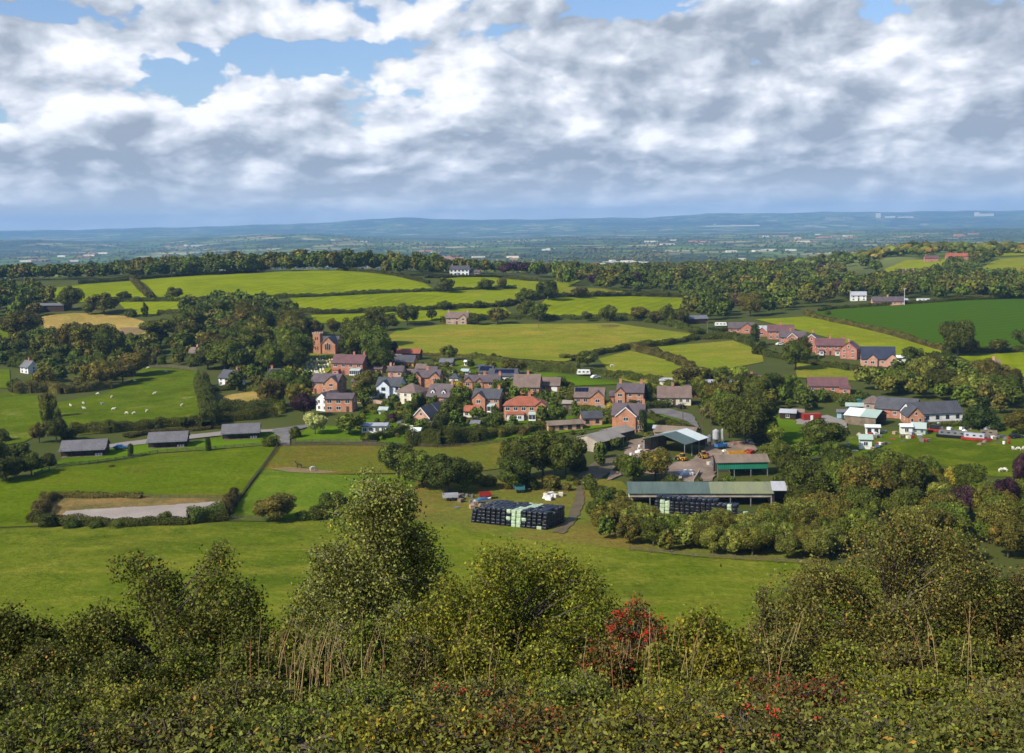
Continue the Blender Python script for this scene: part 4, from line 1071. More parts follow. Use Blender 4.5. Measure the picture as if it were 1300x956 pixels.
def leanto(x, w_, pr, h_, wall, roof, side='front'):
    def f(root, w, d, hw, hr):
        X = -w / 2 + x * w; mb = MB(); y0 = -d / 2 + 0.1
        mb.ex([(y0, -1), (y0, h_ + pr * .35), (y0 - pr, h_), (y0 - pr, -1)], X - w_ / 2, X + w_ / 2); c = mb.build('extension', M[wall], root)
        k = .35; mb = MB(); mb.ex([(y0 - pr - .3, h_ - .3 * k + .03), (y0, h_ + pr * k + .03), (y0, h_ + pr * k + .2), (y0 - pr - .3, h_ - .3 * k + .2)], X - w_ / 2 - .25, X + w_ / 2 + .25); mb.build('extension_roof', M[roof], c)
        for i in range(max(1, int(w_ / 2.6))): 
            n = max(1, int(w_ / 2.6)); a, b = window_mesh(1.3, 1.1, 'wframe'); o = bpy.data.objects.new('window', a); C.objects.link(o); o.parent = root; o.location = (X - w_ / 2 + w_ * (i + .5) / n, y0 - pr - 0.03, min(1.4, h_ * .55))
            p = bpy.data.objects.new('pane', b); C.objects.link(p); p.parent = o
    return f
def both(*fs):
    def f(*a):
        for q in fs: q(*a)
    return f
def garage_door(x, w_, mat):
    def f(root, w, d, hw, hr):
        mb = MB(); X = -w / 2 + x * w; mb.box(X, -d / 2 - .04, 1.1, w_, .1, 2.2)
        for i in range(4): mb.box(X, -d / 2 - .1, .3 + i * .5, w_ - .2, .04, .36)
        mb.build('garage_door', M[mat], root)
    return f

# ---- church -----------------------------------------------------------
def church():
    P = at(413, 449); rz = R(-12)
    root = empty('church', (P.x - .5, P.y + 7, P.z), rz); tag(root, 'orange brick church with square battlemented tower and large arched window', 'church')
    AVOID.append((P.x, P.y + 7, 13)); HOUSES.append(dict(short='the brick church', x=P.x, y=P.y + 7, px=413, py=449))
    k = 1.0
    wm = MB()
    wm.ey([(-.5, -1), (7.5, -1), (7.5, 4.6), (3.5, 8.6), (-.5, 4.6)], -7, 3)            # gabled east end
    wm.ex([(-1, -1), (9, -1), (9, 4.2), (4, 8.2), (-1, 4.2)], -8, 12)                   # nave
    for x in (-0.6, 7.6): wm.box(x, -7.2, 2.4, .7, .9, 5.6)
    wo = wm.build('wall', M['brick'], root)
    rm = MB(); rm.ey([(a + 3.5, b) for a, b in chevron(4, 4, z0=4.6, over=.3)], -7.1, 3.2); rm.ex([(a + 4, b) for a, b in chevron(5, 4, z0=4.2, over=.3)], -8.2, 12.2); rm.build('roof', M['slate'], root)
    cp = MB(); cp.ey([(a + 3.5, b) for a, b in chevron(4, 4, z0=4.75, over=.15, t=.3)], -7.45, -7.15); cp.build('coping', M['stone'], root)
    # tower
    t = MB(); t.box(-2.6, -5.2, 4.6, 4.0, 4.0, 11.4)
    to = t.build('tower', M['brick'], root)
    t = MB(); t.box(-2.6, -5.2, 10.45, 4.35, 4.35, .3)
    for i in range(4):
        for s in (-1, 1):
            t.box(-2.6 - 1.9 + i * 1.27, -5.2 + s * 1.95, 11.0, .7, .35, .8)
            if 0 < i < 3: t.box(-2.6 + s * 1.95, -5.2 - 1.9 + i * 1.27, 11.0, .35, .7, .8)
    t.build('battlement', M['stone'], to)
    for z_ in (8.2, 3.0):
        for x_ in (-3.2, -2.0): mb = MB(); mb.box(x_, -7.23, z_, .55, .08, 1.6); mb.build('louvre', M['dframe'], to)
    mb = MB(); pts = []
    for i in range(9):
        a = PI * i / 8; pts.append((3.5 + 1.7 * math.cos(a), 4.5 + 1.9 * math.sin(a)))
    pts = [(5.2, 1.8)] + pts + [(1.8, 1.8)]
    mb.ey(pts, -7.12, -7.02); wn = mb.build('window', M['stone'], root)
    for (u, vv) in ((-1.05, 0), (0, .3), (1.05, 0)):
        g = MB(); g.box(3.5 + u, -7.16, 3.6 + vv, .75, .08, 2.9 + 2 * vv); g.build('pane', M['glass'], wn)
    # south aisle and porch left of the tower
    mb = MB(); mb.ex([(-4.2, -1), (2, -1), (2, 3.4), (-1.1, 5.6), (-4.2, 3.2)], -13, -4.4); a = mb.build('aisle', M['brick'], root)
    mb = MB(); mb.ex([(v_ - 1.1, z_) for v_, z_ in chevron(3.1, 2.3, z0=3.3)], -13.2, -4.6); mb.build('aisle_roof', M['slate'], a)
    mb = MB(); mb.ey([(-11.5, -1), (-8.5, -1), (-8.5, 1.9), (-10, 3.2), (-11.5, 1.9)], -6.4, -4.1); b = mb.build('porch', M['brick'], root)
    mb = MB(); mb.ey([(v_ - 10, z_) for v_, z_ in chevron(1.5, 1.3, z0=1.9, over=.25, t=.12)], -6.6, -4.0); mb.build('porch_roof', M['slate'], b)
    add_window(root, -7, -4.23, 1.9, 1.2, 1.5, 'dframe'); add_window(root, -5.3, -4.23, 1.9, 1.2, 1.5, 'dframe')
church()

# ---- village houses ----------------------------------------------------
H = house
H('the long brick vicarage', 'large red brick house with plum tiled roof below the church', 441, 476, 15.5, 9, 5.6, 3.3, -16, 'brick2', 'plumtile', nw=4, ch=(.62, .95), door=.37, extra=both(conservatory(.8, 5, 2.4), leanto(.15, 3, 1.5, 2.3, 'brick', 'redtile')), ww=1.8)
H('the brick house with gable wing', 'orange brick house with dark roof and gabled right wing beside dark trees', 412, 500, 12.5, 8, 5.0, 2.8, -18, 'brick', 'slate2', nw=3, ch=(), wings=((.80, 5.6, 1.2, 1.0),), gwin=1, door=.25)
H('the white and brick split house', 'low roofed house half white render and half orange brick', 430, 523, 10.5, 7, 5.0, 1.5, -8, 'brick', 'slate2', nw=3, ch=(), ww=1.8, fm='wframe', door=.9)
H('the white gabled annex', 'white rendered gable with dark roof left of the low brick house', 409, 522, 6.0, 8, 4.6, 2.3, -34, 'white', 'slate2', nw=2, gf=True, ch=(), name='white_house')
H('the flat white chalet', 'low white chalet with pale flat roof in the lower gardens', 475, 551, 8.5, 5.5, 2.7, .5, -6, 'white', 'silver', nw=4, st=1, ch=(), name='white_chalet', cat='chalet', ww=1.3)
H('the white gabled house', 'tall white gabled house with big dark windows and slate roof', 493, 505, 10, 8, 4.8, 2.9, -14, 'whiteblue', 'slate', nw=4, fm='dframe', ch=(.5,), wings=((.35, 5, 1.4, 1.0),), name='white_house', door=.9, extra=leanto(-.05, 4, 1.8, 2.4, 'white', 'slate'))
H('the cream house', 'cream rendered house with large brown hipped roof', 515, 513, 10, 9, 4.6, 2.9, -32, 'cream', 'browntile', nw=3, ch=(), hip=True, name='cream_house', gwin=1)
H('the small double brick house', 'small brick house with two gables behind the cream house', 541, 492, 11.5, 7, 4.4, 2.6, -10, 'brick', 'slate2', nw=4, ch=(.5,), wings=((.14, 4.6, 1.3, 1.0), (.84, 4.6, .6, 1.0)))
H('the dormer house', 'slate roofed brick house with two white dormers and dark gable end', 556, 513, 9.5, 8.5, 3.0, 4.2, -24, 'brick', 'slate2', nw=3, st=1, ch=(.05, .95), dorm=(.22, .72), ww=1.5)
H('the brick gabled garage', 'brick gable fronted garage with white bargeboards and yellow porch', 535, 541, 6.6, 7, 3.2, 3.3, -26, 'pinkbrick', 'slate', nw=2, st=1, ch=(), gf=True, barge=True, extra=leanto(.8, 2.6, 1.6, 2.2, 'cream', 'browntile'))
H('the white roofed garage annex', 'small grey building with white gable boards behind the brick garage', 549, 531, 4.5, 5, 3.0, 2.2, -26, 'lead', 'slate', nw=2, st=1, ch=(), gf=True, barge=True, gwin=0, name='garage', cat='garage')
H('the white garden shed', 'white garden shed at the lower edge of the gardens', 527, 555, 3.2, 3, 2.0, .8, -12, 'white', 'whitesheet', nw=1, st=1, ch=(), doors=False, gwin=0, name='garden_shed', cat='shed', ww=.8, wh=.8)
H('the brick terrace', 'long low brick terrace with grey roof and white upper windows', 612, 499, 14.5, 7, 4.6, 2.2, -8, 'brick', 'slate2', nw=6, ch=(.55, .98), wings=((.1, 4, .4, 1.0), (.42, 3, .4, 1.0)), ww=1.5, door=.7)
H('the solar roofed brick house', 'small brick house under a solar panelled roof behind the terrace', 616, 485, 6, 6, 4.3, 2.2, -14, 'brick', 'slate', nw=2, ch=(), solar=(.05, .95, .15, .9), extra=None)
H('the white house with solar roof', 'white rendered long house with solar panels across its roof', 638, 487, 12, 7.5, 3.4, 2.4, -10, 'white', 'slate', nw=5, st=1, ch=(), solar=(.2, .9, .3, .85), name='white_house', door=.6)
H('the brick house with bay', 'tall orange brick house with front gable and small bay in the village centre', 617, 523, 10.2, 8, 5.2, 2.8, -16, 'brick', 'slate', nw=4, ch=(.9,), wings=((.27, 5, 1.6, 1.0),), extra=conservatory(.72, 2.6, 1.6), door=.45)
H('the red tiled lean to', 'low building with red tiled roof left of the tall brick house', 597, 530, 5.5, 5, 2.3, 1.5, -22, 'cream', 'redtile', nw=2, st=1, ch=(), gwin=0, name='outbuilding', cat='outbuilding')
H('the large red roofed house', 'large orange brick house with red roof, solar panels and white bay windows', 665, 534, 14.2, 9, 5.4, 2.7, -7, 'brick', 'redtile', nw=5, ch=(.62,), hip=True, wings=((.93, 3.6, .8, 1.0),), extra=both(leanto(.3, 6, 1.3, 2.4, 'white', 'redtile'), conservatory(.72, 2.4, 1.4)), ww=1.5, door=None)
H('the tall brown roofed house', 'brick house with very large brown tiled roof and central chimney', 668, 500, 10.5, 9, 2.8, 4.4, -10, 'brick', 'browntile', nw=3, st=1, ch=(.52,), ww=1.4)
H('the brown roofed garage', 'wide brown roofed garage beside the big roofed brick house', 697, 497, 8.5, 7, 2.5, 2.7, -10, 'brick', 'browntile', nw=2, st=1, ch=(), name='garage', cat='garage', extra=garage_door(.75, 2.4, 'wframe'), doors=False, gwin=0)
H('the white hut', 'little white outbuilding with dark pyramid roof among the gardens', 576, 487, 4, 4, 2.3, 1.9, -18, 'white', 'slate', nw=1, st=1, ch=(), hip=True, gwin=0, name='outbuilding', cat='outbuilding', doors=False)
H('the white greenhouse', 'small white framed greenhouse in the gardens behind the terrace', 590, 476, 3.2, 2.6, 1.7, .8, -12, 'ghglass', 'ghglass', nw=3, st=1, ch=(), gwin=0, name='greenhouse', cat='greenhouse', doors=False, ww=.9)
H('the white summerhouse', 'white summerhouse on the upper garden lawn', 594, 465, 3.6, 3, 2.1, .5, -12, 'white', 'whitesheet', nw=2, st=1, ch=(), gwin=0, name='summerhouse', cat='summerhouse', doors=False)
H('the garden bungalow', 'low brown bungalow with shallow grey roof at the top of the gardens', 566, 466, 6.5, 5, 2.3, 1.4, -14, 'timber', 'lead', nw=2, st=1, ch=(), gwin=0, name='bungalow', cat='bungalow')
H('the brown roofed cottage', 'brick cottage with plain brown roof below the dark trees', 496, 467, 9, 6, 3.6, 2.6, -12, 'brick', 'browntile', nw=3, ch=(.5,))
H('the orange boarded barn', 'orange boarded barn with dark slate roof behind the village', 513, 468, 9.6, 7, 3.2, 2.8, -14, 'orangewood', 'slate', nw=3, st=1, ch=(), name='timber_barn', cat='barn', fm='dframe')
H('the rusty roofed shed', 'long shed with rusty red roof behind the orange boarded barn', 518, 457, 12, 6, 3.4, 1.8, -10, 'darkwood', 'redtile', nw=2, st=1, ch=(), name='farm_shed', cat='shed', gwin=0, doors=False)
H('the stone cottage', 'little brown brick cottage below the orange boarded barn', 502, 480, 7, 5, 3.2, 1.9, -12, 'pinkbrick', 'slate2', nw=2, ch=(.1,), st=1)
H('the low brick outhouse', 'low brick outhouse beside the little cottage', 521, 478, 4.5, 4, 2.0, 1.0, -12, 'pinkbrick', 'browntile', nw=1, st=1, ch=(), gwin=0, name='outbuilding', cat='outbuilding')
H('the dark roofed row', 'low row of dark roofed outbuildings right of the vicarage', 474, 474, 9, 5, 2.3, 1.9, -20, 'brick2', 'slate2', nw=2, st=1, ch=(.3,), gwin=0, name='outbuilding', cat='outbuilding')
H('the blue garage house', 'brick bungalow with pale blue garage door and dark solar panels', 748, 514, 11.2, 8, 3.0, 2.9, -9, 'brick', 'browntile', nw=4, st=1, ch=(), wings=((.79, 5.2, 1.0, 1.0),), solar=(.0, .46, .5, .95), extra=garage_door(.86, 2.6, 'bluepaint'), door=None, ww=1.5)
H('the slate roofed brick house', 'brick house with slate roof and several chimneys beside the yellow tree', 800, 514, 10, 8, 4.8, 2.8, -12, 'brick', 'slate2', nw=3, ch=(.1, .9), wings=((.12, 3.8, .6, 1.0),))
H('the small brick lodge', 'small brick building with plain roof left of the slate roofed house', 781, 513, 4.2, 4.5, 3.2, 1.4, -12, 'brick2', 'slate2', nw=1, st=1, ch=(), gwin=0, name='outbuilding', cat='outbuilding')
H('the gabled farmhouse', 'tall brick farmhouse with broad front gable and long white stair window', 797, 548, 10.6, 9, 5.6, 3.2, -14, 'brick', 'slate2', nw=4, ch=(.95,), wings=((.45, 6.6, .8, 1.0),), barge=True)
H('the brick outbuilding', 'small pink brick outbuilding with dark roof and round window', 752, 541, 7, 4.5, 3.0, 1.8, 8, 'pinkbrick', 'slate', nw=2, st=1, ch=(), fm='dframe', name='outbuilding', cat='outbuilding', doors=False)
H('the open fronted shed row', 'long low brick shed row with dark openings behind the grey barn', 718, 547, 12, 4, 2.2, 1.0, 12, 'pinkbrick', 'fibrebrown', nw=4, st=1, ch=(), fm='dframe', name='farm_shed', cat='shed', ww=1.4, gwin=0)
H('the cottage by the lane', 'long low cottage with brown grey roof and white gable end', 856, 514, 12.5, 8, 2.9, 3.5, -8, 'cream', 'browntile', nw=5, st=1, ch=(.45,), name='cottage', cat='cottage', ww=1.2)
H('the brown brick shed', 'orange brick shed with wide brown roof behind the open barn', 856, 560, 13, 7, 2.7, 1.4, -24, 'brick', 'fibrebrown', nw=2, st=1, ch=(), name='farm_shed', cat='shed', fm='dframe', gwin=0, doors=False)
# lodges
def lodge_extra(root, w, d, hw, hr):
    mb = MB(); mb.box(0, -d / 2 - 1.1, .12, w - .6, 2.4, .24); mb.build('deck', M['timber'], root)
    for i in range(5):
        mb = MB(); mb.box(-w / 2 + .5 + i * (w - 1) / 4, -d / 2 - 2.0, hw / 2, .14, .14, hw - .05); mb.build('post', M['darkwood'], root)
    mb = MB(); mb.ex([(-d / 2 - .3, hw + .0), (-d / 2 - 2.5, hw - .42), (-d / 2 - 2.5, hw - .3), (-d / 2 - .3, hw + .14)], -w / 2 - .35, w / 2 + .35); mb.build('porch_roof', M['lodgeroof'], root)
    mb = MB()
    for i in range(3): mb.box(w / 2 - 2.6 + i * .8, -d / 2 - 1.2, .55, .5, .5, .7)
    mb.build('deck_chair', M['wframe'], root)
for (px, py, lb) in ((106, 579, 'dark timber lodge with grey roof at the left end of the row of three'), (213, 568, 'dark timber lodge with grey roof in the middle of the row of three'), (306, 557, 'dark timber lodge with grey roof nearest the lane, right of the clipped hedges')):
    r_ = H(lb.split(' with')[0] + ' ' + lb.split(' roof ')[1].split(',')[0], lb, px, py, {106: 13.2, 213: 12, 306: 12}[px], 6.5, 2.5, 1.9, 9, 'darkwood', 'lodgeroof', nw=4, st=1, ch=(), fm='dframe', name='timber_lodge', cat='lodge', extra=lodge_extra, ww=1.6, wh=1.5)
    r_['group'] = 'timber lodges in a row'
# left cottages
H('the white cottage at the left', 'small white cottage with grey roof half hidden among the left trees', 31, 474, 7, 6, 3.2, 2.8, -36, 'white', 'lead', nw=2, ch=(.5,), name='white_cottage', cat='cottage')
H('the pink cottage', 'small pinkish cottage with tiled roof among the woods', 246, 456, 6.5, 6, 2.8, 3.0, -18, 'pinkbrick', 'browntile', nw=2, st=1, ch=(.6,), name='cottage', cat='cottage')
H('the white cottage above the dry lawn', 'white cottage with slate roof above the dry tan lawn', 287, 490, 9.5, 7, 3.6, 3.0, -34, 'white', 'slate', nw=3, ch=(.9,), name='white_cottage', cat='cottage')
H('the twin gabled cottage', 'white cottage with twin front gables among dark trees', 352, 487, 9, 7, 3.4, 2.8, -10, 'white', 'slate', nw=2, ch=(.1,), wings=((.35, 3.9, 1, 1.0), (.8, 3.9, 1, 1.0)), name='white_cottage', cat='cottage')
H('the dark barn in the upper left woods', 'long dark barn with flat grey roof behind the upper left trees', 58, 396, 26, 10, 4.2, 1.2, -6, 'darkwood', 'lead', nw=4, st=1, ch=(), fm='dframe', name='farm_barn', cat='barn', gwin=0)
# far farm houses
H('the white farmhouse', 'long white farmhouse with slate roof in front of the ridge wood', 583, 350, 17, 8, 5.5, 3, -8, 'white', 'slate', nw=5, ch=(.1, .9), name='white_farmhouse', fm='dframe', ww=1.6)
H('the stone barn by the white farmhouse', 'low sandstone barn right of the white farmhouse', 601, 351, 11, 6, 3.5, 2, -8, 'stone', 'slate2', nw=2, st=1, ch=(), name='stone_barn', cat='barn')
H('the stone farmhouse', 'pinkish stone farmhouse with gabled front above the large field', 580, 412, 14, 7, 4.2, 3.2, -10, 'stone', 'browntile', nw=3, ch=(.08, .95), wings=((.8, 4.5, 1, 1.0),), name='stone_farmhouse')
# right side
H('the low brick bungalow', 'low brick bungalow with brown roof near the dark trees', 1051, 499, 15.5, 8, 2.9, 2.9, -12, 'brick2', 'plumtile', nw=4, st=1, ch=(), name='brick_bungalow', cat='bungalow', extra=leanto(.92, 4, 2.5, 2.2, 'brick', 'plumtile'))
H('the half hidden brick house', 'brick house with brown roof half hidden behind the big trees', 968, 501, 21, 8, 3.6, 3.6, -10, 'brick2', 'plumtile', nw=5, ch=(.3,), wings=((.08, 5, 2, 1.0), (.75, 5, 1.2, 1.0)))
H('the pale roofed garage row', 'long low garage row with a pale flat roof behind the trees', 915, 493, 12, 6, 2.4, .7, -8, 'cream', 'silver', nw=3, st=1, ch=(), name='garage', cat='garage', gwin=0)
H('the brick bungalow at the lane end', 'brick bungalow with low gabled front at the left end of the brick row', 941, 423, 14.5, 8, 2.9, 2.9, -14, 'brick2', 'slate2', nw=4, st=1, ch=(), wings=((.72, 7, 1.2, 1.0),), name='brick_bungalow', cat='bungalow')
H('the white gabled bungalow', 'brick bungalow with white gable and pale roof beyond the dark tree', 971, 427, 11, 8, 2.9, 2.6, -12, 'brick2', 'silver', nw=3, st=1, ch=(), wings=((.35, 6, 1.2, 1.0),), barge=True, name='brick_bungalow', cat='bungalow')
H('the plum roofed house', 'red brick house with plum roof in the middle of the brick row', 991, 431, 14, 8, 4.6, 3, -14, 'brick2', 'plumtile', nw=4, ch=(.5,), barge=False)
H('the slate roofed pair', 'pair of brick houses with grey roofs and a white gable', 1006, 438, 13.5, 8, 4.2, 2.8, -18, 'brick2', 'slate2', nw=4, ch=(.4,), wings=((.5, 5, .8, 1.0),), barge=True)
H('the tall red gabled house', 'tall red brick house with white edged gable in the brick row', 1030, 447, 8.5, 9, 5.6, 3.4, -20, 'brick2', 'slate2', nw=3, ch=(.9,), gf=True, barge=True)
H('the long red terrace', 'long red brick terrace with plum roof and small white porches', 1054, 451, 14, 7.5, 5.0, 3, -14, 'brick2', 'plumtile', nw=5, ch=(.5, .97), extra=both(leanto(.2, 2, 1, 2.2, 'white', 'plumtile'), leanto(.75, 2, 1, 2.2, 'white', 'plumtile')))
H('the red end house', 'red brick end house with chimney at the right of the terrace', 1077, 456, 8, 8, 5.2, 3, -30, 'brick2', 'plumtile', nw=2, ch=(.1,), gf=True)
H('the new slate roofed house', 'pink brick house with steep navy slate roof standing apart', 1115, 466, 15, 9, 4.0, 5.0, -14, 'pinkbrick', 'navyslate', nw=4, st=1, ch=(), wings=((.32, 4.4, 1.0, 1.0), (.9, 5, .8, 1.0)), ww=1.1)
H('the white shed by the new house', 'small white shed right of the navy roofed house', 1143, 460, 5, 4, 2.2, .8, -12, 'white', 'whitesheet', nw=1, st=1, ch=(), gwin=0, name='garden_shed', cat='shed', doors=False)
H('the pink bungalow above the crop', 'long pink bungalow with purple slate roof above the dark crop field', 1128, 388, 21, 8, 3, 2.8, -8, 'pinkbrick', 'slate2', nw=5, st=1, ch=(.5,), name='brick_bungalow', cat='bungalow')
H('the white house above the crop', 'white house with pale roof among trees left of the pink bungalow', 1090, 382, 11, 8, 4, 2.5, -12, 'white', 'silver', nw=3, ch=(), name='white_house')
H('the grey shed above the crop', 'small grey domed shed right of the pink bungalow', 1148, 386, 5, 5, 2.6, 1.0, -8, 'lead', 'silver', nw=1, st=1, ch=(), gwin=0, name='farm_shed', cat='shed', doors=False)
H('the hill farmhouse', 'red brick farmhouse with red roof on the right hill', 1216, 330, 24, 9, 4, 3.5, -6, 'brick2', 'redtile', nw=6, ch=(.2, .8), name='farmhouse')
H('the hill barn', 'dark red barn left of the hill farmhouse', 1183, 333, 15, 9, 4.5, 3, -10, 'brick2', 'plumtile', nw=3, ch=(.1,), name='farm_barn', cat='barn')
H('the hamlet cottage', 'pinkish cottage among trees below the hill field', 1155, 352, 9, 7, 4, 3, -12, 'pinkbrick', 'slate2', nw=3, ch=(.1, .9), name='cottage', cat='cottage')
H('the small white hamlet house', 'small white house left of the pinkish hamlet cottage', 1144, 353, 6, 6, 4, 3, -16, 'white', 'slate2', nw=2, ch=(), name='white_house')
H('the hidden house in the centre wood', 'brick house with brown roof peeping from the wood at centre right', 1032, 354, 16, 8, 4, 3, -12, 'brick2', 'plumtile', nw=3, ch=(), name='brick_house')
H('the wood edge barn', 'dark open barn at the wood edge above the bungalow field', 885, 411, 14, 7, 3, 1.8, 8, 'darkwood', 'lead', nw=2, st=1, ch=(), fm='dframe', name='farm_barn', cat='barn', gwin=0)
# workshop group
H('the white walled workshop', 'long white walled workshop under a dark slate roof', 1190, 536, 18.5, 9, 3.2, 3.2, 7, 'white', 'slate', nw=5, st=1, ch=(), name='workshop', cat='workshop', fm='dframe', doors=False)
H('the slate roofed workshop wing', 'angled dark slate roofed wing with brick gable beside the white workshop', 1163, 540, 5.4, 9, 3.2, 2.9, -4, 'brick', 'slate', nw=2, st=1, ch=(), gf=True, name='workshop', cat='workshop', ww=.9)
H('the slate roofed workshop link', 'long slate roofed building behind the pale roofed workshop', 1136, 531, 14, 8, 3.3, 3.4, -34, 'brick2', 'slate', nw=3, st=1, ch=(), name='workshop', cat='workshop', doors=False)
H('the hip roofed shed', 'small brown shed with sloping brick coloured roof behind the workshop', 1108, 521, 7, 6, 2.6, 2.4, -20, 'stone', 'browntile', nw=2, st=1, ch=(), hip=True, name='farm_shed', cat='shed', gwin=0, doors=False)
H('the teal roofed hut', 'small hut with a dark teal roof behind the workshop', 1098, 517, 5.5, 5, 2.6, 1.9, -20, 'teal', 'teal', nw=1, st=1, ch=(), hip=True, name='hut', cat='hut', gwin=0, doors=False)
H('the black shed by the container', 'small dark shed with a silver roof left of the red container', 1000, 533, 5.5, 4, 2.5, .9, -22, 'darkwood', 'silver', nw=1, st=1, ch=(), name='garden_shed', cat='shed', gwin=0, doors=False)
H('the pale green hut', 'tall narrow pale green hut at the edge of the workshop clutter', 1099, 571, 3.6, 3.4, 3.3, 1.0, -14, 'whitesheet', 'lightgreensheet', nw=1, st=1, ch=(), name='hut', cat='hut', gwin=0, doors=False)
H('the tall white shed', 'tall white shed in the grass before the workshop', 1151, 552, 3.6, 3, 2.7, .6, -10, 'white', 'whitesheet', nw=1, st=1, ch=(), name='garden_shed', cat='shed', gwin=0, doors=False)
H('the grey greenhouse', 'small grey glass greenhouse before the brick workshop gable', 1166, 552, 4.2, 3.6, 2.2, 1.4, -20, 'ghglass', 'ghglass', nw=2, st=1, ch=(), name='greenhouse', cat='greenhouse', gwin=0, doors=False, ww=1.0)
H('the white panelled hut', 'white panelled hut below the pale roofed workshop', 1108, 552, 4.4, 3, 2.5, .5, -14, 'white', 'whitesheet', nw=2, st=1, ch=(), name='hut', cat='hut', gwin=0, doors=False, fm='dframe')
H('the chimney cottage at the right', 'tiny pinkish cottage with chimneys among trees at the right', 1262, 478, 5, 5, 4.5, 2.5, -14, 'pinkbrick', 'browntile', nw=1, ch=(.5,), name='cottage', cat='cottage')

for px, py, w_, d_, h_, r_, wl, rf, lb in [(548, 547, 3.4, 3, 2, .9, 'timber', 'slate2', 'brown garden shed right of the brick gabled garage'), (603, 545, 3, 2.6, 2, .8, 'timber', 'lead', 'brown garden shed below the red tiled lean to'), (486, 527, 3.2, 2.6, 1.9, .8, 'ghglass', 'ghglass', 'glass greenhouse in the garden below the white gabled house'),
    (720, 519, 3.4, 3, 2, .8, 'timber', 'fibre', 'brown shed in the garden right of the large red roofed house'), (699, 522, 3, 3, 2, .9, 'white', 'lead', 'little white outhouse between the two brown roofed buildings'), (452, 491, 4, 3.4, 2.2, 1.3, 'brick2', 'slate2', 'small red brick outhouse below the vicarage'),
    (547, 478, 5, 4, 2.6, 1.6, 'pinkbrick', 'slate2', 'pink brick workshop right of the low brick outhouse'), (534, 474, 5, 4, 2.4, 1.6, 'brick', 'browntile', 'brick store with brown roof in the upper gardens'), (610, 471, 3.4, 3, 2, .8, 'timber', 'slate', 'dark garden shed above the solar roofed house'),
    (788, 528, 3.4, 3, 2.1, 1, 'timber', 'slate2', 'brown shed behind the gabled farmhouse'), (837, 553, 4, 3.4, 2.4, .6, 'block', 'silver', 'small concrete store beside the farmhouse lawn'), (880, 505, 6, 5, 2.6, 2, 'brick', 'slate2', 'brick garage right of the cottage by the lane'),
    (1085, 524, 6, 4, 2.4, .8, 'lead', 'lightgreensheet', 'long low green roofed shed behind the pale roofed workshop'), (1070, 531, 4, 3, 2.2, .6, 'bluepaint', 'lead', 'pale blue shed left of the pale roofed workshop'), (1013, 531, 4, 3, 2.2, .8, 'timber', 'fibrebrown', 'brown shed touching the black one by the container'),
    (845, 490, 5, 4, 2.3, .7, 'cream', 'silver', 'pale flat roofed garage behind the cottage by the lane')]:
    H(lb, lb, px, py, w_, d_, h_, r_, -16, wl, rf, nw=1, st=1, ch=(), gwin=0, ww=.8, wh=.8, name='garden_shed' if w_ < 4 else 'outbuilding', cat='shed' if w_ < 4 else 'outbuilding')
# ------------------------------------------------------------------ big farm buildings
def barn(name, label, px, py, w, d, h, hr, rot, roofs, walls=(), mono=False, posts=5, cat='barn', short=None, gable=None, backopen=False, frontsheet=None):
    """roofs: list of (x0,x1,mat,side) fractions along the length; walls: subset of front/back/left/right -> (mat, from height)"""
    P = at(px, py); rz = R(rot); cx = P.x - math.sin(rz) * d / 2; cy = P.y + math.cos(rz) * d / 2
    z = float(Z(P.x, P.y)) + 0.05
    root = empty(name, (cx, cy, z), rz); tag(root, label, cat); AVOID.append((cx, cy, max(w, d) * .45)); HOUSES.append(dict(short=short or label, x=cx, y=cy, px=px, py=py))
    AVOID.append((cx + math.cos(rz) * w * .3, cy + math.sin(rz) * w * .3, d * .7)); AVOID.append((cx - math.cos(rz) * w * .3, cy - math.sin(rz) * w * .3, d * .7))
    k = hr / (d / 2) if not mono else hr / d; ov = .4; t = .12
    for (x0, x1, mt, sd_) in roofs:
        X0, X1 = -w / 2 + x0 * w - (ov if x0 == 0 else 0), -w / 2 + x1 * w + (ov if x1 == 1 else 0)
        mb = MB()
        if mono: mb.ex([(-d / 2 - ov, h - ov * k), (d / 2 + ov, h + hr + ov * k), (d / 2 + ov, h + hr + ov * k + t), (-d / 2 - ov, h - ov * k + t)], X0, X1)
        else:
            if 'f' in sd_: mb.ex([(-d / 2 - ov, h - ov * k), (-.004, h + hr), (-.004, h + hr + t), (-d / 2 - ov, h - ov * k + t)], X0, X1)
            if 'b' in sd_: mb.ex([(d / 2 + ov, h - ov * k), (.004, h + hr), (.004, h + hr + t), (d / 2 + ov, h - ov * k + t)], X0, X1)
        mb.build('roof', M[mt], root)
    zf, zb = (h, h + hr) if mono else (h, h)
    for side, mt, z0 in walls:
        mb = MB()
        if side == 'front': mb.box(0, -d / 2 + .1, (z0 + zf) / 2 - .05, w - .3, .12, zf - z0 - .1)
        if side == 'back': mb.box(0, d / 2 - .1, (z0 + zb) / 2 - .05, w - .3, .12, zb - z0 - .1)
        if side in ('left', 'right'):
            s = -1 if side == 'left' else 1; X = s * (w / 2 - .06)
            poly = [(-d / 2, z0), (d / 2, z0), (d / 2, zb - .05), (-d / 2, zf - .05)] if mono else [(-d / 2, z0), (d / 2, z0), (d / 2, h - .05), (0, h + hr - .05), (-d / 2, h - .05)]
            mb.ex(poly, X - .06, X + .06)
        mb.build('wall', M[mt], root)
    for i in range(posts):
        mb = MB(); X = -w / 2 + .2 + i * (w - .4) / (posts - 1)
        mb.box(X, -d / 2 + .3, h / 2 - .1, .22, .22, h); mb.box(X, d / 2 - .3, h / 2 - .1, .22, .22, h - .1); mb.build('post', M['steel'], root)
    return root
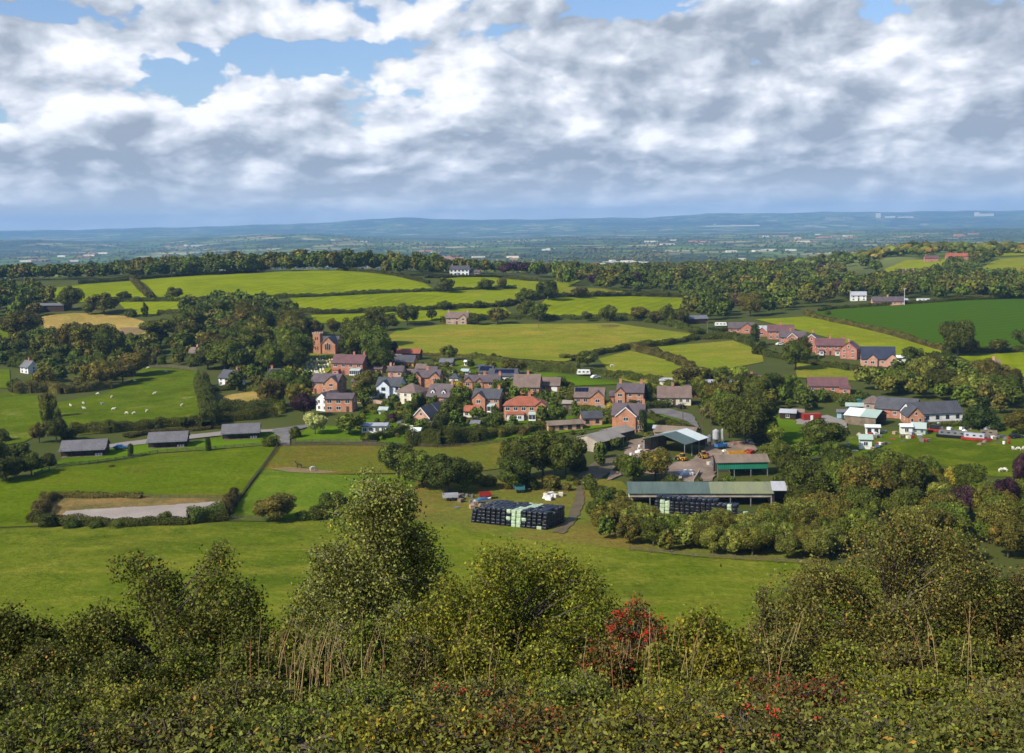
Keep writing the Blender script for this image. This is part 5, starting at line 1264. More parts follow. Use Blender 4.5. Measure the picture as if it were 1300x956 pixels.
barn('grey_barn', 'wide low barn with grey corrugated roof and cream end wall in the farm', 777, 571, 12, 11, 3.3, 1.6, 47, [(0, 1, 'fibre', 'fb')], [('front', 'darkwood', 1.6), ('left', 'block', -1), ('back', 'block', -1), ('right', 'block', -1)], short='the wide grey barn')
barn('grey_lean_barn', 'smaller low grey roofed barn behind the wide grey barn', 797, 559, 8, 8, 2.9, 1.0, 47, [(0, 1, 'fibre', 'fb')], [('left', 'block', -1), ('back', 'block', -1), ('front', 'inside', 1.2)], short='the smaller grey barn', posts=3)
barn('open_barn', 'large open fronted barn with dark green roof and white roof sheets', 884, 577, 13, 15, 4.2, 2.0, 50, [(0, .55, 'greensheet', 'fb'), (.55, 1, 'whitesheet', 'f'), (.55, 1, 'lightgreensheet', 'b')], [('back', 'block', -.5), ('right', 'inside', 1.5)], short='the open barn', posts=4)
barn('green_barn', 'open sided barn with brown roof and dark green cladding along its front', 943, 606, 14.2, 7.5, 4.3, 1.3, 0, [(0, 1, 'fibrebrown', 'fb')], [('front', 'tealsheet', 2.3), ('back', 'inside', -.5)], short='the green clad barn', posts=4)
barn('long_barn', 'very long low barn with dark green and mossy roof behind the black bales', 889, 644, 35, 8.5, 3.6, 1.7, -4.5, [(0, .57, 'greensheet', 'f'), (.57, 1, 'mossroof', 'f'), (0, 1, 'fibre', 'b')], [('back', 'block', -1), ('left', 'whitesheet', 1.0), ('right', 'block', -1), ('front', 'block', 2.5)], short='the long barn', posts=8)
barn('silver_roofed_shed', 'small open shed with a silver and brown roof at the end of the long barn', 996, 642, 5.4, 5, 4.0, 1.4, -4.5, [(0, .6, 'silver', 'f'), (.6, 1, 'fibrebrown', 'f'), (0, 1, 'fibre', 'b')], [('back', 'inside', -1), ('left', 'inside', 0), ('right', 'inside', 0)], short='the silver roofed shed', posts=2)
barn('pale_roofed_workshop', 'open ended timber workshop with pale white and green roof', 1092, 540, 11, 10, 3.2, 1.8, -40, [(0, .5, 'whitesheet', 'f'), (.5, 1, 'lightgreensheet', 'f'), (0, 1, 'fibre', 'b')], [('front', 'timber', -1), ('back', 'timber', -1), ('left', 'timber', -1)], short='the pale roofed workshop', posts=3, cat='workshop')
# ------------------------------------------------------------------ hedges (as seen, then laid on the ground)
HD = [
 ([(100, 360.5), (166, 356), (250, 349.5), (330, 345), (395, 342.5)], 2.6, 3, 'hedge', 'long hedge along the foot of the ridge wood on the left', 'hedge'),
 ([(395, 342.5), (440, 344), (500, 350), (545, 360)], 2.6, 3, 'hedge', 'curving hedge between the ridge wood and the long bright field', 'hedge'),
 ([(168, 356.5), (180, 369), (193, 381)], 3.2, 5, 'hedgebrown', 'slanting hedge between the two upper left fields', 'hedge'),
 ([(150, 383.5), (201, 382), (235, 382.5), (370, 378.5), (440, 375), (553, 370.5), (655, 366.8)], 2.6, 3, 'hedge', 'long dark hedge under the long bright ridge field', 'hedge'),
 ([(200, 399), (262, 398.5)], 2.5, 3, 'hedge', 'short hedge under the narrow left strip field', 'hedge'),
 ([(380, 397), (410, 398.5), (500, 395.5), (600, 391), (640, 390), (668, 383), (692, 369)], 2.8, 3, 'hedge', 'dark hedge below the middle strip field', 'hedge'),
 ([(540, 353), (568, 353), (640, 353), (705, 361)], 2.4, 3, 'hedge', 'hedge behind the field of the white farmhouse', 'hedge'),
 ([(630, 391), (670, 382), (700, 378), (745, 377), (800, 375.5), (870, 377)], 3.4, 4, 'hedge', 'thick hedge along the top of the smooth hedged field', 'hedge'),
 ([(560, 410), (640, 405), (695, 405.5), (790, 405), (865, 405)], 3.0, 4, 'hedge', 'dark hedge between the smooth field and the large yellow green field', 'hedge'),
 ([(790, 405), (840, 411), (892, 424), (930, 430), (968, 442)], 3.0, 4.5, 'hedge', 'hedge running down to the brick bungalow row', 'hedge'),
 ([(728, 459), (760, 450), (800, 443), (840, 439), (885, 431), (930, 430)], 2.8, 4, 'hedge', 'bushy hedge across the yellow green fields', 'hedge'),
 ([(800, 443), (835, 451), (856, 460), (884, 473), (905, 483)], 3.2, 5, 'hedgebrown', 'thick brownish hedge slanting between the two triangular fields', 'hedge'),
 ([(660, 470), (730, 474), (790, 481), (860, 492)], 3.0, 4, 'hedge', 'dark hedge behind the back lawns', 'hedge'),
 ([(600, 456), (660, 463), (735, 471)], 2.6, 4, 'hedge', 'hedge behind the solar roofed houses', 'hedge'),
 ([(488, 450), (560, 452), (600, 454)], 1.6, 2, 'hedgebrown', 'low brown hedge along the foot of the large field', 'hedge'),
 ([(1022, 399), (1060, 410), (1110, 419), (1150, 430), (1200, 446)], 2.4, 4, 'hedgebrown', 'straight hedge between the light strip and the dark crop', 'hedge'),
 ([(1040, 396), (1062, 392), (1200, 383), (1400, 375)], 2.2, 3, 'hedge', 'low hedge along the top of the dark crop field', 'hedge'),
 ([(1200, 448), (1260, 447), (1400, 440)], 2.5, 4, 'hedge', 'hedge between the dark crop field and the right field', 'hedge'),
 ([(960, 449), (1020, 461), (1080, 471), (1120, 474), (1160, 480)], 2.4, 5, 'hedge', 'broad dark hedge in front of the brick terrace row', 'hedge'),
 ([(880, 428), (905, 422), (925, 420)], 2.6, 4, 'hedge', 'hedge beside the white caravan', 'hedge'),
 ([(1215, 322), (1300, 321.5), (1400, 321)], 2.2, 3, 'hedge', 'hedge across the right hill', 'hedge'),
 ([(1140, 345), (1180, 343), (1212, 338)], 2.4, 3, 'hedge', 'hedge under the bright hill field', 'hedge'),
 ([(90, 551), (140, 549), (190, 544), (240, 539), (300, 534), (352, 529)], 3.2, 5, 'hedge', 'dark hedge behind the three timber lodges', 'hedge'),
 ([(160, 556), (190, 551), (250, 546), (290, 543)], 1.3, 4, 'hedgebrown', 'strip of rusty bracken behind the lodges', 'bracken_bank'),
 ([(262, 546), (268, 533), (262, 512), (256, 490)], 5, 6, 'hedge', 'tall dark hedge along the right side of the sheep field', 'hedge'),
 ([(18, 500), (40, 499), (60, 497), (80, 500), (110, 497), (140, 493)], 4.0, 5, 'hedgebrown', 'brown and green hedge along the top left of the sheep field', 'hedge'),
 ([(280, 525), (320, 523), (362, 521)], 4, 6, 'hedge', 'leafy hedge below the dry tan lawn', 'hedge'),
 ([(356, 502), (300, 494), (268, 497)], 2.6, 4, 'hedge', 'hedge above the dry tan lawn', 'hedge'),
 ([(44, 662), (60, 666), (120, 668), (180, 668), (240, 665.5), (288, 660)], 2.0, 3.4, 'hedge', 'uneven clipped hedge in front of the sand arena', 'hedge'),
 ([(240, 664), (262, 661.5), (284, 659)], 3.3, 5.0, 'green', 'block of bright green hedge at the right end of the arena', 'hedge'),
 ([(46, 664), (54, 648), (62, 635)], 2.2, 4, 'hedgebrown', 'brown scrub at the left end of the sand arena', 'hedge'),
 ([(62, 633.5), (120, 632.5), (180, 633)], 1.4, 3.0, 'hedgebrown', 'rusty scrub behind the left half of the sand arena', 'hedge'),
 ([(286, 655), (292, 640), (298, 630)], 2.2, 3.2, 'hedgebrown', 'brown scrub at the right end of the sand arena', 'hedge'),
 ([(462, 563), (490, 556), (516, 549)], 2.4, 3, 'green', 'clipped green hedge beside the flat white chalet', 'hedge'),
 ([(516, 566), (560, 566), (600, 560), (612, 556)], 4.5, 7, 'hedge', 'thick shrubby hedge at the foot of the village gardens', 'hedge'),
 ([(553, 556), (570, 536), (578, 520)], 4.5, 5, 'hedge', 'tall hedge climbing beside the brick gabled garage', 'hedge'),
 ([(612, 558), (650, 551), (690, 545)], 2.6, 4, 'hedge', 'low hedge below the large red roofed house', 'hedge'),
 ([(538, 507), (524, 520), (512, 526)], 3.0, 4, 'hedge', 'dark hedge beside the garage drive', 'hedge'),
 ([(575, 500), (586, 492), (602, 487)], 2.8, 3, 'hedge', 'dark hedge left of the brick terrace', 'hedge'),
 ([(822, 530), (850, 541), (880, 549)], 2.0, 4, 'hedge', 'hedge beside the farmhouse lawn', 'hedge'),
 ([(815, 520), (836, 518), (850, 516)], 2.4, 4, 'hedge', 'clipped hedge in front of the cottage by the lane', 'hedge'),
 ([(740, 522), (770, 528), (790, 530)], 2.0, 3, 'hedge', 'clipped hedge above the brick outbuilding', 'hedge'),
 ([(730, 512), (727, 500), (724, 492)], 2.4, 3, 'hedge', 'narrow hedge left of the blue garage house', 'hedge'),
 ([(640, 478), (652, 468), (640, 474)], 2.2, 3, 'hedge', 'angled clipped hedge behind the gardens', 'hedge'),
 ([(1030, 508), (1070, 510), (1110, 513)], 3.0, 6, 'green', 'bright green hedge behind the workshop yard', 'hedge'),
 ([(1180, 545), (1220, 540), (1255, 540), (1300, 545)], 1.4, 3, 'hedge', 'low weeds beside the white walled workshop', 'hedge'),
]
HD_OBJ = []
for pts, hm, wm_, mt, lb, nm in HD:
    hedge(pts, hm, wm_, mt, lb, name=nm, cat='hedge' if nm == 'hedge' else 'bracken', seed=len(HD_OBJ)); HD_OBJ.append(lb)

# ------------------------------------------------------------------ hand placed trees (base seen at px,py; height in px)
T = tree
T(220, 381, 17, 1.35, 'oak', 'lone round dark tree standing in the long bright ridge field')
T(158, 382.5, 13, 1.4, 'oak', 'small round tree at the lower corner of the wedge shaped field')
T(190, 379, 9, 1.2, 'oak', 'small bushy tree at the lower end of the slanting hedge')
T(91, 394, 32, .95, 'oak', 'broad dark tree with a clear trunk left of the wedge shaped field')
T(132, 399, 27, 1.5, 'olive', 'broad olive tree above the dry tan hillside')
T(112, 400, 14, 1.2, 'green', 'small green tree beside the broad olive tree')
T(166, 402, 14, 1.4, 'darkbush', 'dark bush at the end of the dry tan hillside')
T(184, 402, 17, .6, 'tall', 'slim dark tree above the small hedge')
T(205, 437, 36, 1.45, 'wideoak', 'flat topped spreading pine like tree over the red soil patch')
T(118, 455, 48, 1.15, 'olive', 'great olive green tree in front of the dry tan hillside')
T(140, 460, 44, 1.0, 'oak', 'great dark tree right of the olive one above the sheep field')
T(92, 452, 44, .9, 'olive', 'olive tree left of the great pair above the sheep field')
T(28, 432, 40, 1.2, 'olive', 'large olive tree at the upper left edge')
T(50, 440, 24, 1.3, 'green', 'leafy tree right of the large olive tree at the left edge')
T(172, 478, 34, 1.3, 'olive', 'olive tree at the top corner of the sheep field')
T(128, 492, 36, 1.2, 'olive', 'wide olive tree whose shadow falls on the sheep field')
T(156, 486, 30, 1.1, 'brown', 'russet tinged tree behind the sheep field corner')
T(100, 493, 20, 1.4, 'brownbush', 'russet shrubs on the left upper edge of the sheep field')
T(58, 494, 26, 1.1, 'olive', 'rounded olive tree right of the small white cottage')
T(20, 498, 24, 1.0, 'darkbush', 'dark bush below the small white cottage')
T(66, 552, 46, .55, 'tallgreen', 'upper tree of the narrow row left of the sheep field')
T(62, 530, 34, .6, 'olive', 'topmost olive tree of the narrow row left of the sheep field')
T(72, 562, 34, .75, 'oak', 'lowest tree of the narrow row left of the sheep field')
T(50, 562, 26, .8, 'brown', 'brownish tree left of the narrow tree row')
T(88, 558, 20, 1.2, 'darkbush', 'dark bush where the narrow tree row meets the lodges')
T(200, 546, 10, .9, 'darkbush', 'small dark bush on the hedge behind the middle lodge')
T(233, 542, 13, 1.2, 'oak', 'small round tree on the hedge behind the lodges')
T(166, 580, 18, .55, 'column', 'left clipped columnar conifer between the timber lodges')
T(265, 573, 19, .5, 'column', 'right clipped columnar conifer between the timber lodges')
T(8, 612, 34, 1.2, 'oak', 'dark tree at the left edge below the fields')
T(40, 604, 30, 1.0, 'green', 'green tree left of the first timber lodge')
T(62, 592, 24, 1.0, 'darkbush', 'dark shrub at the left end of the lodge fence')
T(24, 590, 30, 1.1, 'oak', 'dark tree behind the left edge trees')
T(-14, 600, 50, .9, 'oak', 'tall dark tree cut by the left edge')
T(2, 560, 22, 1.1, 'darkbush', 'small dark tree in the left field')
T(344, 567, 18, 1.4, 'darkbush', 'dark bush right of the third lodge by the lane')
T(142, 593, 4, 2.6, 'olivebush', 'low rushy tuft in the left meadow')
T(350, 662, 36, 1.5, 'olive', 'wide olive willow bush on the lower edge of the green paddock')
T(402, 660, 26, 1.1, 'darkbush', 'dark bush right of the wide olive willow')
T(424, 656, 34, 1.1, 'green', 'taller green bush beside the large near birch')
T(385, 661, 18, 1.2, 'bush', 'small green bush between the willow and the near birch')
T(60, 669, 24, 1.2, 'darkbush', 'dark bush at the left corner of the sand arena')
T(92, 670, 16, 1.6, 'bush', 'rounded hedge bush at the left of the arena hedge')
T(122, 670, 14, 1.5, 'bush', 'rounded bush second from the left along the arena hedge')
T(150, 670, 16, 1.4, 'bush', 'rounded bush third from the left along the arena hedge')
T(211, 664, 20, 1.1, 'bush', 'tallest bush in the middle of the arena hedge')
# around the church
T(447, 452, 46, .75, 'tall', 'tall dark tree just right of the church')
T(458, 458, 58, .8, 'oak', 'tallest dark tree in the clump right of the church')
T(478, 462, 50, .8, 'green', 'dark green tree at the right of the church clump')
T(470, 440, 42, 1.0, 'oak', 'dark tree at the back of the church clump')
T(446, 436, 26, 1.1, 'brown', 'russet tree behind the church roof')
T(484, 472, 32, 1.1, 'oak', 'round dark tree above the brown roofed cottage')
T(500, 452, 18, 1.0, 'copper', 'dark copper tree left of the rusty roofed shed')
T(517, 413, 28, 1.15, 'oak', 'broad dark tree at the top corner of the large yellow green field')
T(476, 412, 26, 1.0, 'oak', 'dark tree above the church clump')
T(492, 420, 24, 1.1, 'green', 'green tree at the upper end of the shadowed field corner')
T(400, 428, 22, 1.0, 'brown', 'russet tree behind the church lawn')
T(424, 426, 22, .8, 'olive', 'slim olive tree behind the church')
T(370, 426, 34, 1.1, 'olive', 'olive oak left of the church lawn')
T(360, 402, 22, 1.3, 'oak', 'dark tree at the top left of the church wood')
T(564, 372, 20, 1.25, 'oak', 'large round dark tree on the hedge below the white farmhouse')
T(617, 369, 16, 1.3, 'oak', 'round dark tree on the hedge right of the white farmhouse')
T(638, 368, 18, .7, 'olive', 'bare topped tree right of the round hedge tree')
T(565, 394, 13, 1.5, 'oak', 'small round tree on the middle hedge below the white farmhouse')
T(607, 392, 11, 1.3, 'oak', 'smallest round tree on the middle hedge')
T(462, 373.5, 6, 1.2, 'oak', 'tiny bush on the long dark hedge')
T(548, 407, 16, .8, 'oak', 'dark tree left of the stone farmhouse')
T(605, 413, 17, 1.3, 'oak', 'round dark tree right of the stone farmhouse')
T(632, 412, 22, 1.2, 'brown', 'dull brown tree on the field hedge near the stone farmhouse')
T(668, 404, 24, 1.0, 'oak', 'leftmost big dark tree at the corner of the smooth hedged field')
T(683, 408, 26, .9, 'green', 'dark tree at the lower left corner of the smooth hedged field')
T(696, 382, 28, 1.0, 'oak', 'tall dark tree at the top left corner of the smooth hedged field')
T(668, 390, 24, 1.2, 'oak', 'wide dark tree on the slanting hedge end')
T(736, 379, 16, 1.4, 'brown', 'round russet dark tree on the hedge above the smooth field')
T(712, 359, 24, .65, 'poplar', 'pale tall poplar like tree at the edge of the plain')
T(753, 363, 16, .9, 'copper', 'copper coloured tree above the small tan field')
T(773, 408, 21, 1.1, 'green', 'round bright topped tree on the hedge below the smooth field')
T(745, 408, 13, 1.1, 'oak', 'small dark tree left of the round hedge tree')
T(812, 408, 21, 1.2, 'olive', 'broad olive tree on the field hedge')
T(832, 411, 18, 1.1, 'brown', 'brownish tree between two dark hedge trees')
T(848, 412, 26, .8, 'green', 'pointed green tree on the field hedge')
T(865, 412, 20, 1.0, 'olive', 'olive tree at the right end of the hedge row')
T(746, 466, 22, 1.3, 'oak', 'round dark tree at the lower end of the bushy hedge')
T(716, 455, 9, 1.8, 'bush', 'low green bush in the large yellow green field')
T(652, 478, 24, 1.3, 'olive', 'big olive tree behind the tall brown roofed house')
T(570, 458, 20, 1.1, 'green', 'bright green tree at the top of the gardens')
T(627, 455, 9, 1.3, 'darkbush', 'small round bush by the hedge at the field foot')
T(872, 489, 26, 1.4, 'brown', 'large russet tree right of the grazing field')
T(893, 482, 18, 1.1, 'olive', 'olive tree beside the large russet tree')
T(915, 484, 20, 1.2, 'green', 'light green tree left of the pale garage row')
T(938, 482, 24, 1.3, 'limebush', 'broad bright green tree in front of the bungalow field')
T(1010, 470, 40, .9, 'green', 'leafy green tree in front of the brick row')
T(1018, 456, 30, .8, 'oak', 'tall dark tree before the slate roofed pair')
T(958, 440, 30, .55, 'column', 'tall dark conifer between the two brick bungalows')
T(962, 450, 16, 1.3, 'darkbush', 'dark shrub at the foot of the tall conifer')
T(1157, 462, 24, 1.15, 'oak', 'round dark tree right of the navy roofed house')
T(1216, 452, 48, .9, 'oak', 'very large rounded oak at the foot of the dark crop field')
T(1232, 452, 22, 1.0, 'olive', 'small olive tree leaning on the very large oak')
T(1267, 448, 20, 1.2, 'oak', 'dark tree on the hedge right of the very large oak')
T(1300, 444, 30, .9, 'oak', 'dark tree at the right edge beside the crop field')
T(1051, 400, 8, 1.3, 'darkbush', 'small bush at the left point of the dark crop field')
T(1092, 515, 20, 1.2, 'green', 'green tree behind the red roofed clutter')
T(1246, 546, 46, 1.1, 'conifer', 'great dark yew like tree right of the white walled workshop')
T(1236, 522, 18, 1.1, 'sage', 'pale willowy tree beside the white walled workshop')
T(1046, 574, 44, 1.25, 'oak', 'great round dark tree in front of the red container')
T(1293, 552, 34, 1.0, 'olive', 'olive tree at the right edge by the workshop field')
# the farm belt
T(506, 608, 46, 1.15, 'oak', 'left dark tree of the clump behind the near birch')
T(536, 620, 50, 1.15, 'green', 'green tree in the middle of the clump behind the near birch')
T(568, 626, 52, 1.1, 'oak', 'dark tree of the clump left of the bales')
T(594, 625, 42, .95, 'oak', 'right dark tree of the clump left of the bales')
T(620, 618, 22, 1.1, 'olivebush', 'olive bushes behind the parked boat')
T(664, 610, 58, 1.0, 'oak', 'left great tree beside the grey barn')
T(690, 606, 62, .85, 'green', 'tallest great tree beside the grey barn')
T(718, 608, 60, .95, 'oak', 'right great tree beside the grey barn')
T(652, 622, 46, 1.0, 'oak', 'lower left tree of the clump beside the grey barn')
T(735, 598, 34, .75, 'darkbush', 'dark shrub between the great trees and the barn lane')
T(700, 622, 26, 1.2, 'olivebush', 'olive bush below the great trees')
T(676, 622, 22, 1.0, 'darkbush', 'dark bush in front of the great trees')
T(748, 622, 28, .9, 'darkbush', 'dark bush at the top of the mud track')
T(768, 636, 24, 1.3, 'bush', 'green bush right of the mud track')
T(832, 610, 42, 1.05, 'olive', 'russet olive tree left of the open barn')
T(804, 612, 36, 1.1, 'green', 'green tree left of the russet olive one in the farm')
T(790, 598, 28, 1.0, 'darkbush', 'dark bush beside the barn lane')
T(852, 615, 18, 1.3, 'bush', 'green bush in front of the farm yard wall')
T(1000, 612, 40, .85, 'oak', 'dark tree at the right end of the green clad barn')
T(945, 565, 62, .95, 'oak', 'huge dark tree behind the farm yard')
T(925, 556, 56, .85, 'green', 'tall green tree left of the huge dark one')
T(967, 560, 54, .8, 'tallgreen', 'tall green tree right of the huge dark one')
T(905, 540, 34, .9, 'brown', 'russet tree by the lane above the barns')
T(898, 523, 22, 1.1, 'green', 'green tree right of the cottage by the lane')
T(982, 566, 30, .9, 'lime', 'lime green tree among the dark ones right of the farm yard')
T(1092, 648, 62, 1.0, 'olive', 'broad olive and gold tree with layered branches')
T(1066, 640, 56, .8, 'green', 'green tree left of the layered olive tree')
T(1024, 640, 62, .9, 'oak', 'tall dark tree right of the silver roofed shed')
T(1150, 640, 60, .85, 'tall', 'dark pointed tree in the belt below the workshop field')
T(1180, 628, 44, .75, 'tallgreen', 'green pointed tree beside the pointed dark one')
T(1205, 626, 34, 1.0, 'yellowtree', 'yellow leaved tree in the belt below the workshop field')
T(1222, 660, 46, .7, 'copper', 'left copper beech of the two in the right belt')
T(1276, 654, 50, .65, 'copper', 'right copper beech of the two in the right belt')
T(1250, 662, 48, .9, 'olive', 'olive tree between the two copper beeches')
T(1300, 622, 48, .6, 'copper', 'copper beech cut by the right edge')
T(1256, 630, 18, 1.4, 'yellowbush', 'golden shrub behind the copper beeches')
T(1190, 664, 36, 1.0, 'lime', 'lime green small tree left of the copper beeches')
T(1120, 612, 36, .9, 'green', 'green tree below the workshop clutter')
T(1150, 600, 26, 1.0, 'oak', 'dark low tree at the edge of the workshop field')
T(1000, 600, 30, 1.0, 'limebush', 'bright yellow green shrub left of the great round tree')
T(985, 590, 34, 1.0, 'green', 'green shrub tree behind the green clad barn')
T(1018, 588, 30, 1.0, 'green', 'green tree below the yard field')
T(1290, 676, 40, 1.0, 'olive', 'olive tree at the right edge under the copper beeches')
T(1255, 690, 40, 1.0, 'green', 'green tree right of the large near bush')
T(1210, 690, 40, 1.1, 'green', 'green tree behind the large near bush')
T(1160, 684, 44, 1.1, 'sage', 'grey green willow behind the large near bush')
# village garden trees
T(400, 552, 30, 1.05, 'vari', 'pale yellow leaved tree on the long green lawn')
T(443, 552, 30, 1.2, 'green', 'round green tree on the long green lawn')
T(375, 556, 20, .9, 'darkbush', 'dark bush at the corner of the lane')
T(386, 530, 32, .95, 'copper', 'dark purple tree left of the split white and brick house')
T(345, 518, 40, .9, 'brown', 'dark russet tree beside the dry tan lawn')
T(355, 524, 18, 1.2, 'limebush', 'lime green shrub above the lodge lane')
T(456, 545, 16, .7, 'limebush', 'small lime green shrub left of the flat white chalet')
T(497, 536, 16, .9, 'copperbush', 'dark purple shrub right of the flat white chalet')
T(509, 530, 12, 1.3, 'yellowbush', 'bright yellow shrub beside the garage drive')
T(456, 508, 24, .9, 'darkbush', 'dark green garden tree left of the white gabled house')
T(464, 496, 26, 1.1, 'brown', 'dark russet tree below the vicarage')
T(490, 519, 14, 1.3, 'darkbush', 'dark garden shrub below the white gabled house')
T(538, 506, 12, 1.2, 'lime', 'lime green garden tree behind the dormer house')
T(534, 486, 18, .9, 'copper', 'small copper tree between the two gables of the brick house')
T(584, 516, 26, 1.2, 'green', 'green garden tree right of the dormer house')
T(580, 502, 18, 1.3, 'yellowtree', 'bright yellow green tree left of the brick terrace')
T(572, 536, 30, 1.0, 'oak', 'dark tree beside the brick gabled garage')
T(634, 502, 22, .9, 'green', 'green tree right of the brick terrace')
T(630, 538, 24, .9, 'darkbush', 'dark rounded garden shrub right of the bay house')
T(652, 503, 14, 1.1, 'lime', 'light green small tree left of the big brown roof')
T(707, 538, 26, 1.1, 'green', 'green tree at the right end of the large red roofed house')
T(713, 494, 12, .8, 'green', 'small green cone shaped tree on the back lawn')
T(722, 494, 11, 1.0, 'olive', 'small golden round tree on the back lawn')
T(700, 516, 16, 1.4, 'bush', 'wide green garden hedge block below the brown roofed garage')
T(774, 520, 13, 1.15, 'yellowbush', 'bright yellow round shrub by the blue garage drive')
T(823, 512, 28, .55, 'column', 'dark column tree right of the slate roofed brick house')
T(820, 508, 26, .8, 'yellowtree', 'yellow tree right of the slate roofed brick house')
T(833, 504, 18, 1.0, 'green', 'green tree behind the yellow tree')
T(803, 516, 11, 1.6, 'darkbush', 'round dark shrub in front of the slate roofed brick house')
T(816, 548, 30, .5, 'column', 'dark columnar tree at the right corner of the gabled farmhouse')
T(846, 512, 14, 1.4, 'darkbush', 'dark shrub at the left of the cottage by the lane')
T(743, 527, 8, 1.0, 'column', 'small dark round shrub above the brick outbuilding')
T(775, 538, 12, 1.3, 'darkbush', 'dark shrub left of the gabled farmhouse')
T(560, 480, 18, 1.2, 'darkbush', 'dark shrub in the upper gardens')
T(548, 474, 16, 1.2, 'darkbush', 'dark round shrub behind the small double brick house')
T(640, 520, 26, .9, 'darkbush', 'dark tree between the bay house and the large red roofed house')
T(688, 556, 14, 1.5, 'darkbush', 'dark shrub at the foot of the village lawns')
T(1043, 498, 12, .7, 'copperbush', 'small purple shrub before the low brick bungalow')

# ------------------------------------------------------------------ groups of trees laid out over patches of ground
def crest(name, cols, y0, y1, n, hm, kinds, seed, wr=(.8, 1.2)):
    rs = random.Random(seed)
    for i in range(n):
        c = cols[0] + (cols[1] - cols[0]) * (i + rs.uniform(.1, .9)) / n
        P = at_col(c, rs.uniform(y0, y1))
        q = proj(P); tree(q[0], q[1], 0, rs.uniform(*wr), rs.choice(kinds), None, 'trees of ' + name, P=P, h=rs.uniform(*hm)); TREES[-1]['where'] = 'in ' + name
DK = ['oak', 'oak', 'green', 'olive', 'oak', 'green', 'brown']
crest('the ridge wood', (-20, 330), 985, 1010, 42, (12, 17), DK, 3)
crest('the ridge wood', (150, 480), 1015, 1075, 44, (15, 21), DK, 4)
crest('the ridge wood', (300, 560), 990, 1030, 34, (13, 19), DK, 5)
crest('the ridge wood', (-20, 200), 1020, 1080, 18, (10, 15), DK, 15)
crest('the ridge wood', (490, 560), 930, 985, 10, (12, 17), DK, 16)
crest('the wood behind the white farmhouse', (540, 720), 1010, 1080, 26, (11, 16), DK + ['copper'], 6)
region('the wood left of the church', [(232, 440), (240, 402), (290, 392), (340, 398), (385, 410), (372, 440), (380, 470), (340, 476), (300, 474), (262, 470)], 9.5, (11, 17), DK, seed=7, where='in')
region('the garden wood by the cottage', [(300, 500), (300, 478), (330, 492), (360, 497), (385, 488), (398, 512), (380, 520), (352, 498)], 8, (6, 11), ['green', 'oak', 'olive', 'brown', 'darkbush'], seed=8, where='in')
region('the upper left woods', [(-60, 400), (-40, 372), (40, 368), (70, 392), (50, 400), (30, 412), (-40, 412)], 12, (10, 15), DK, seed=9, where='in')
region('the lower left woods', [(-50, 440), (20, 436), (70, 446), (150, 468), (160, 482), (120, 490), (60, 486), (45, 470), (10, 466), (-50, 462)], 7.5, (6, 10), ['green', 'olive', 'brown', 'darkbush', 'bush', 'oak'], seed=10, where='in')
region('the woods by the pink cottage', [(170, 466), (168, 440), (200, 430), (232, 440), (262, 466), (225, 464)], 7, (5, 9), ['green', 'olive', 'brown', 'bush', 'brownbush'], seed=11, where='in')
region('the slope under the great olive tree', [(60, 446), (60, 432), (150, 434), (200, 430), (190, 462), (120, 466)], 8, (6, 11), ['green', 'olive', 'oak', 'bush'], seed=12, where='on')
region('the centre wood', [(700, 358), (740, 350), (820, 347), (930, 345), (1040, 352), (1090, 362), (1085, 380), (1010, 393), (960, 402), (900, 408), (872, 400), (870, 376), (800, 373), (740, 365)], 15, (10, 17), DK + DK + ['copper', 'sage'], seed=13, where='in', maxn=420)
region('the outer wood toward the plain', [(690, 349), (740, 338), (900, 335), (1100, 336), (1130, 350), (1040, 350), (820, 345)], 24, (10, 16), DK, seed=14, where='in', maxn=380)
region('the wood above the dark crop', [(1100, 381), (1060, 374), (1120, 360), (1200, 352), (1300, 358), (1360, 366), (1360, 378), (1260, 380), (1180, 383)], 13, (10, 15), DK, seed=17, where='in', maxn=160)
region('the tree belt on the right hill', [(1180, 352), (1205, 341), (1240, 329), (1270, 328), (1235, 345), (1210, 354)], 17, (10, 14), DK, seed=18, where='in')
crest('the crest of the right hill', (1130, 1330), 1500, 1580, 26, (10, 17), DK, 19)
region('the wood by the navy roofed house', [(1090, 500), (1090, 484), (1130, 486), (1190, 470), (1290, 484), (1330, 500), (1330, 530), (1262, 530), (1200, 508), (1130, 506)], 8, (7, 12), DK + ['sage', 'brown'], seed=20, where='in')
region('the belt between farm and workshop', [(1012, 668), (1012, 640), (1030, 606), (1060, 596), (1110, 606), (1190, 622), (1290, 640), (1340, 650), (1340, 715), (1240, 722), (1100, 716), (1050, 700), (1010, 690)], 7.5, (6, 10), ['green', 'oak', 'sage', 'green', 'olive', 'oak', 'olive'], seed=21, where='in')
region('the willow belt below the long barn', [(758, 684), (758, 660), (800, 662), (838, 680), (900, 676), (985, 672), (1020, 668), (1060, 690), (1060, 712), (960, 709), (860, 702), (800, 694)], 3.7, (4.6, 6.6), ['sage', 'sage', 'green', 'olive', 'sage'], seed=22, where='in', wr=(.8, 1.1))
region('the trees by the half hidden house', [(885, 520), (880, 500), (925, 498), (960, 505), (1010, 505), (1030, 520), (980, 526), (965, 530), (940, 540), (905, 535)], 8.5, (7, 12), ['green', 'oak', 'olive', 'green'], seed=23, where='among')
region('the bushes behind the bale paddock', [(600, 620), (640, 616), (700, 612), (738, 610), (728, 626), (690, 622), (640, 624)], 4.5, (2.5, 4.5), ['bush', 'olivebush', 'darkbush', 'brownbush'], seed=24, where='among')
region('the bushes along the mud track', [(746, 640), (770, 622), (795, 630), (790, 654), (765, 660), (748, 655)], 4, (2.2, 4), ['bush', 'olivebush', 'darkbush'], seed=25, where='among')
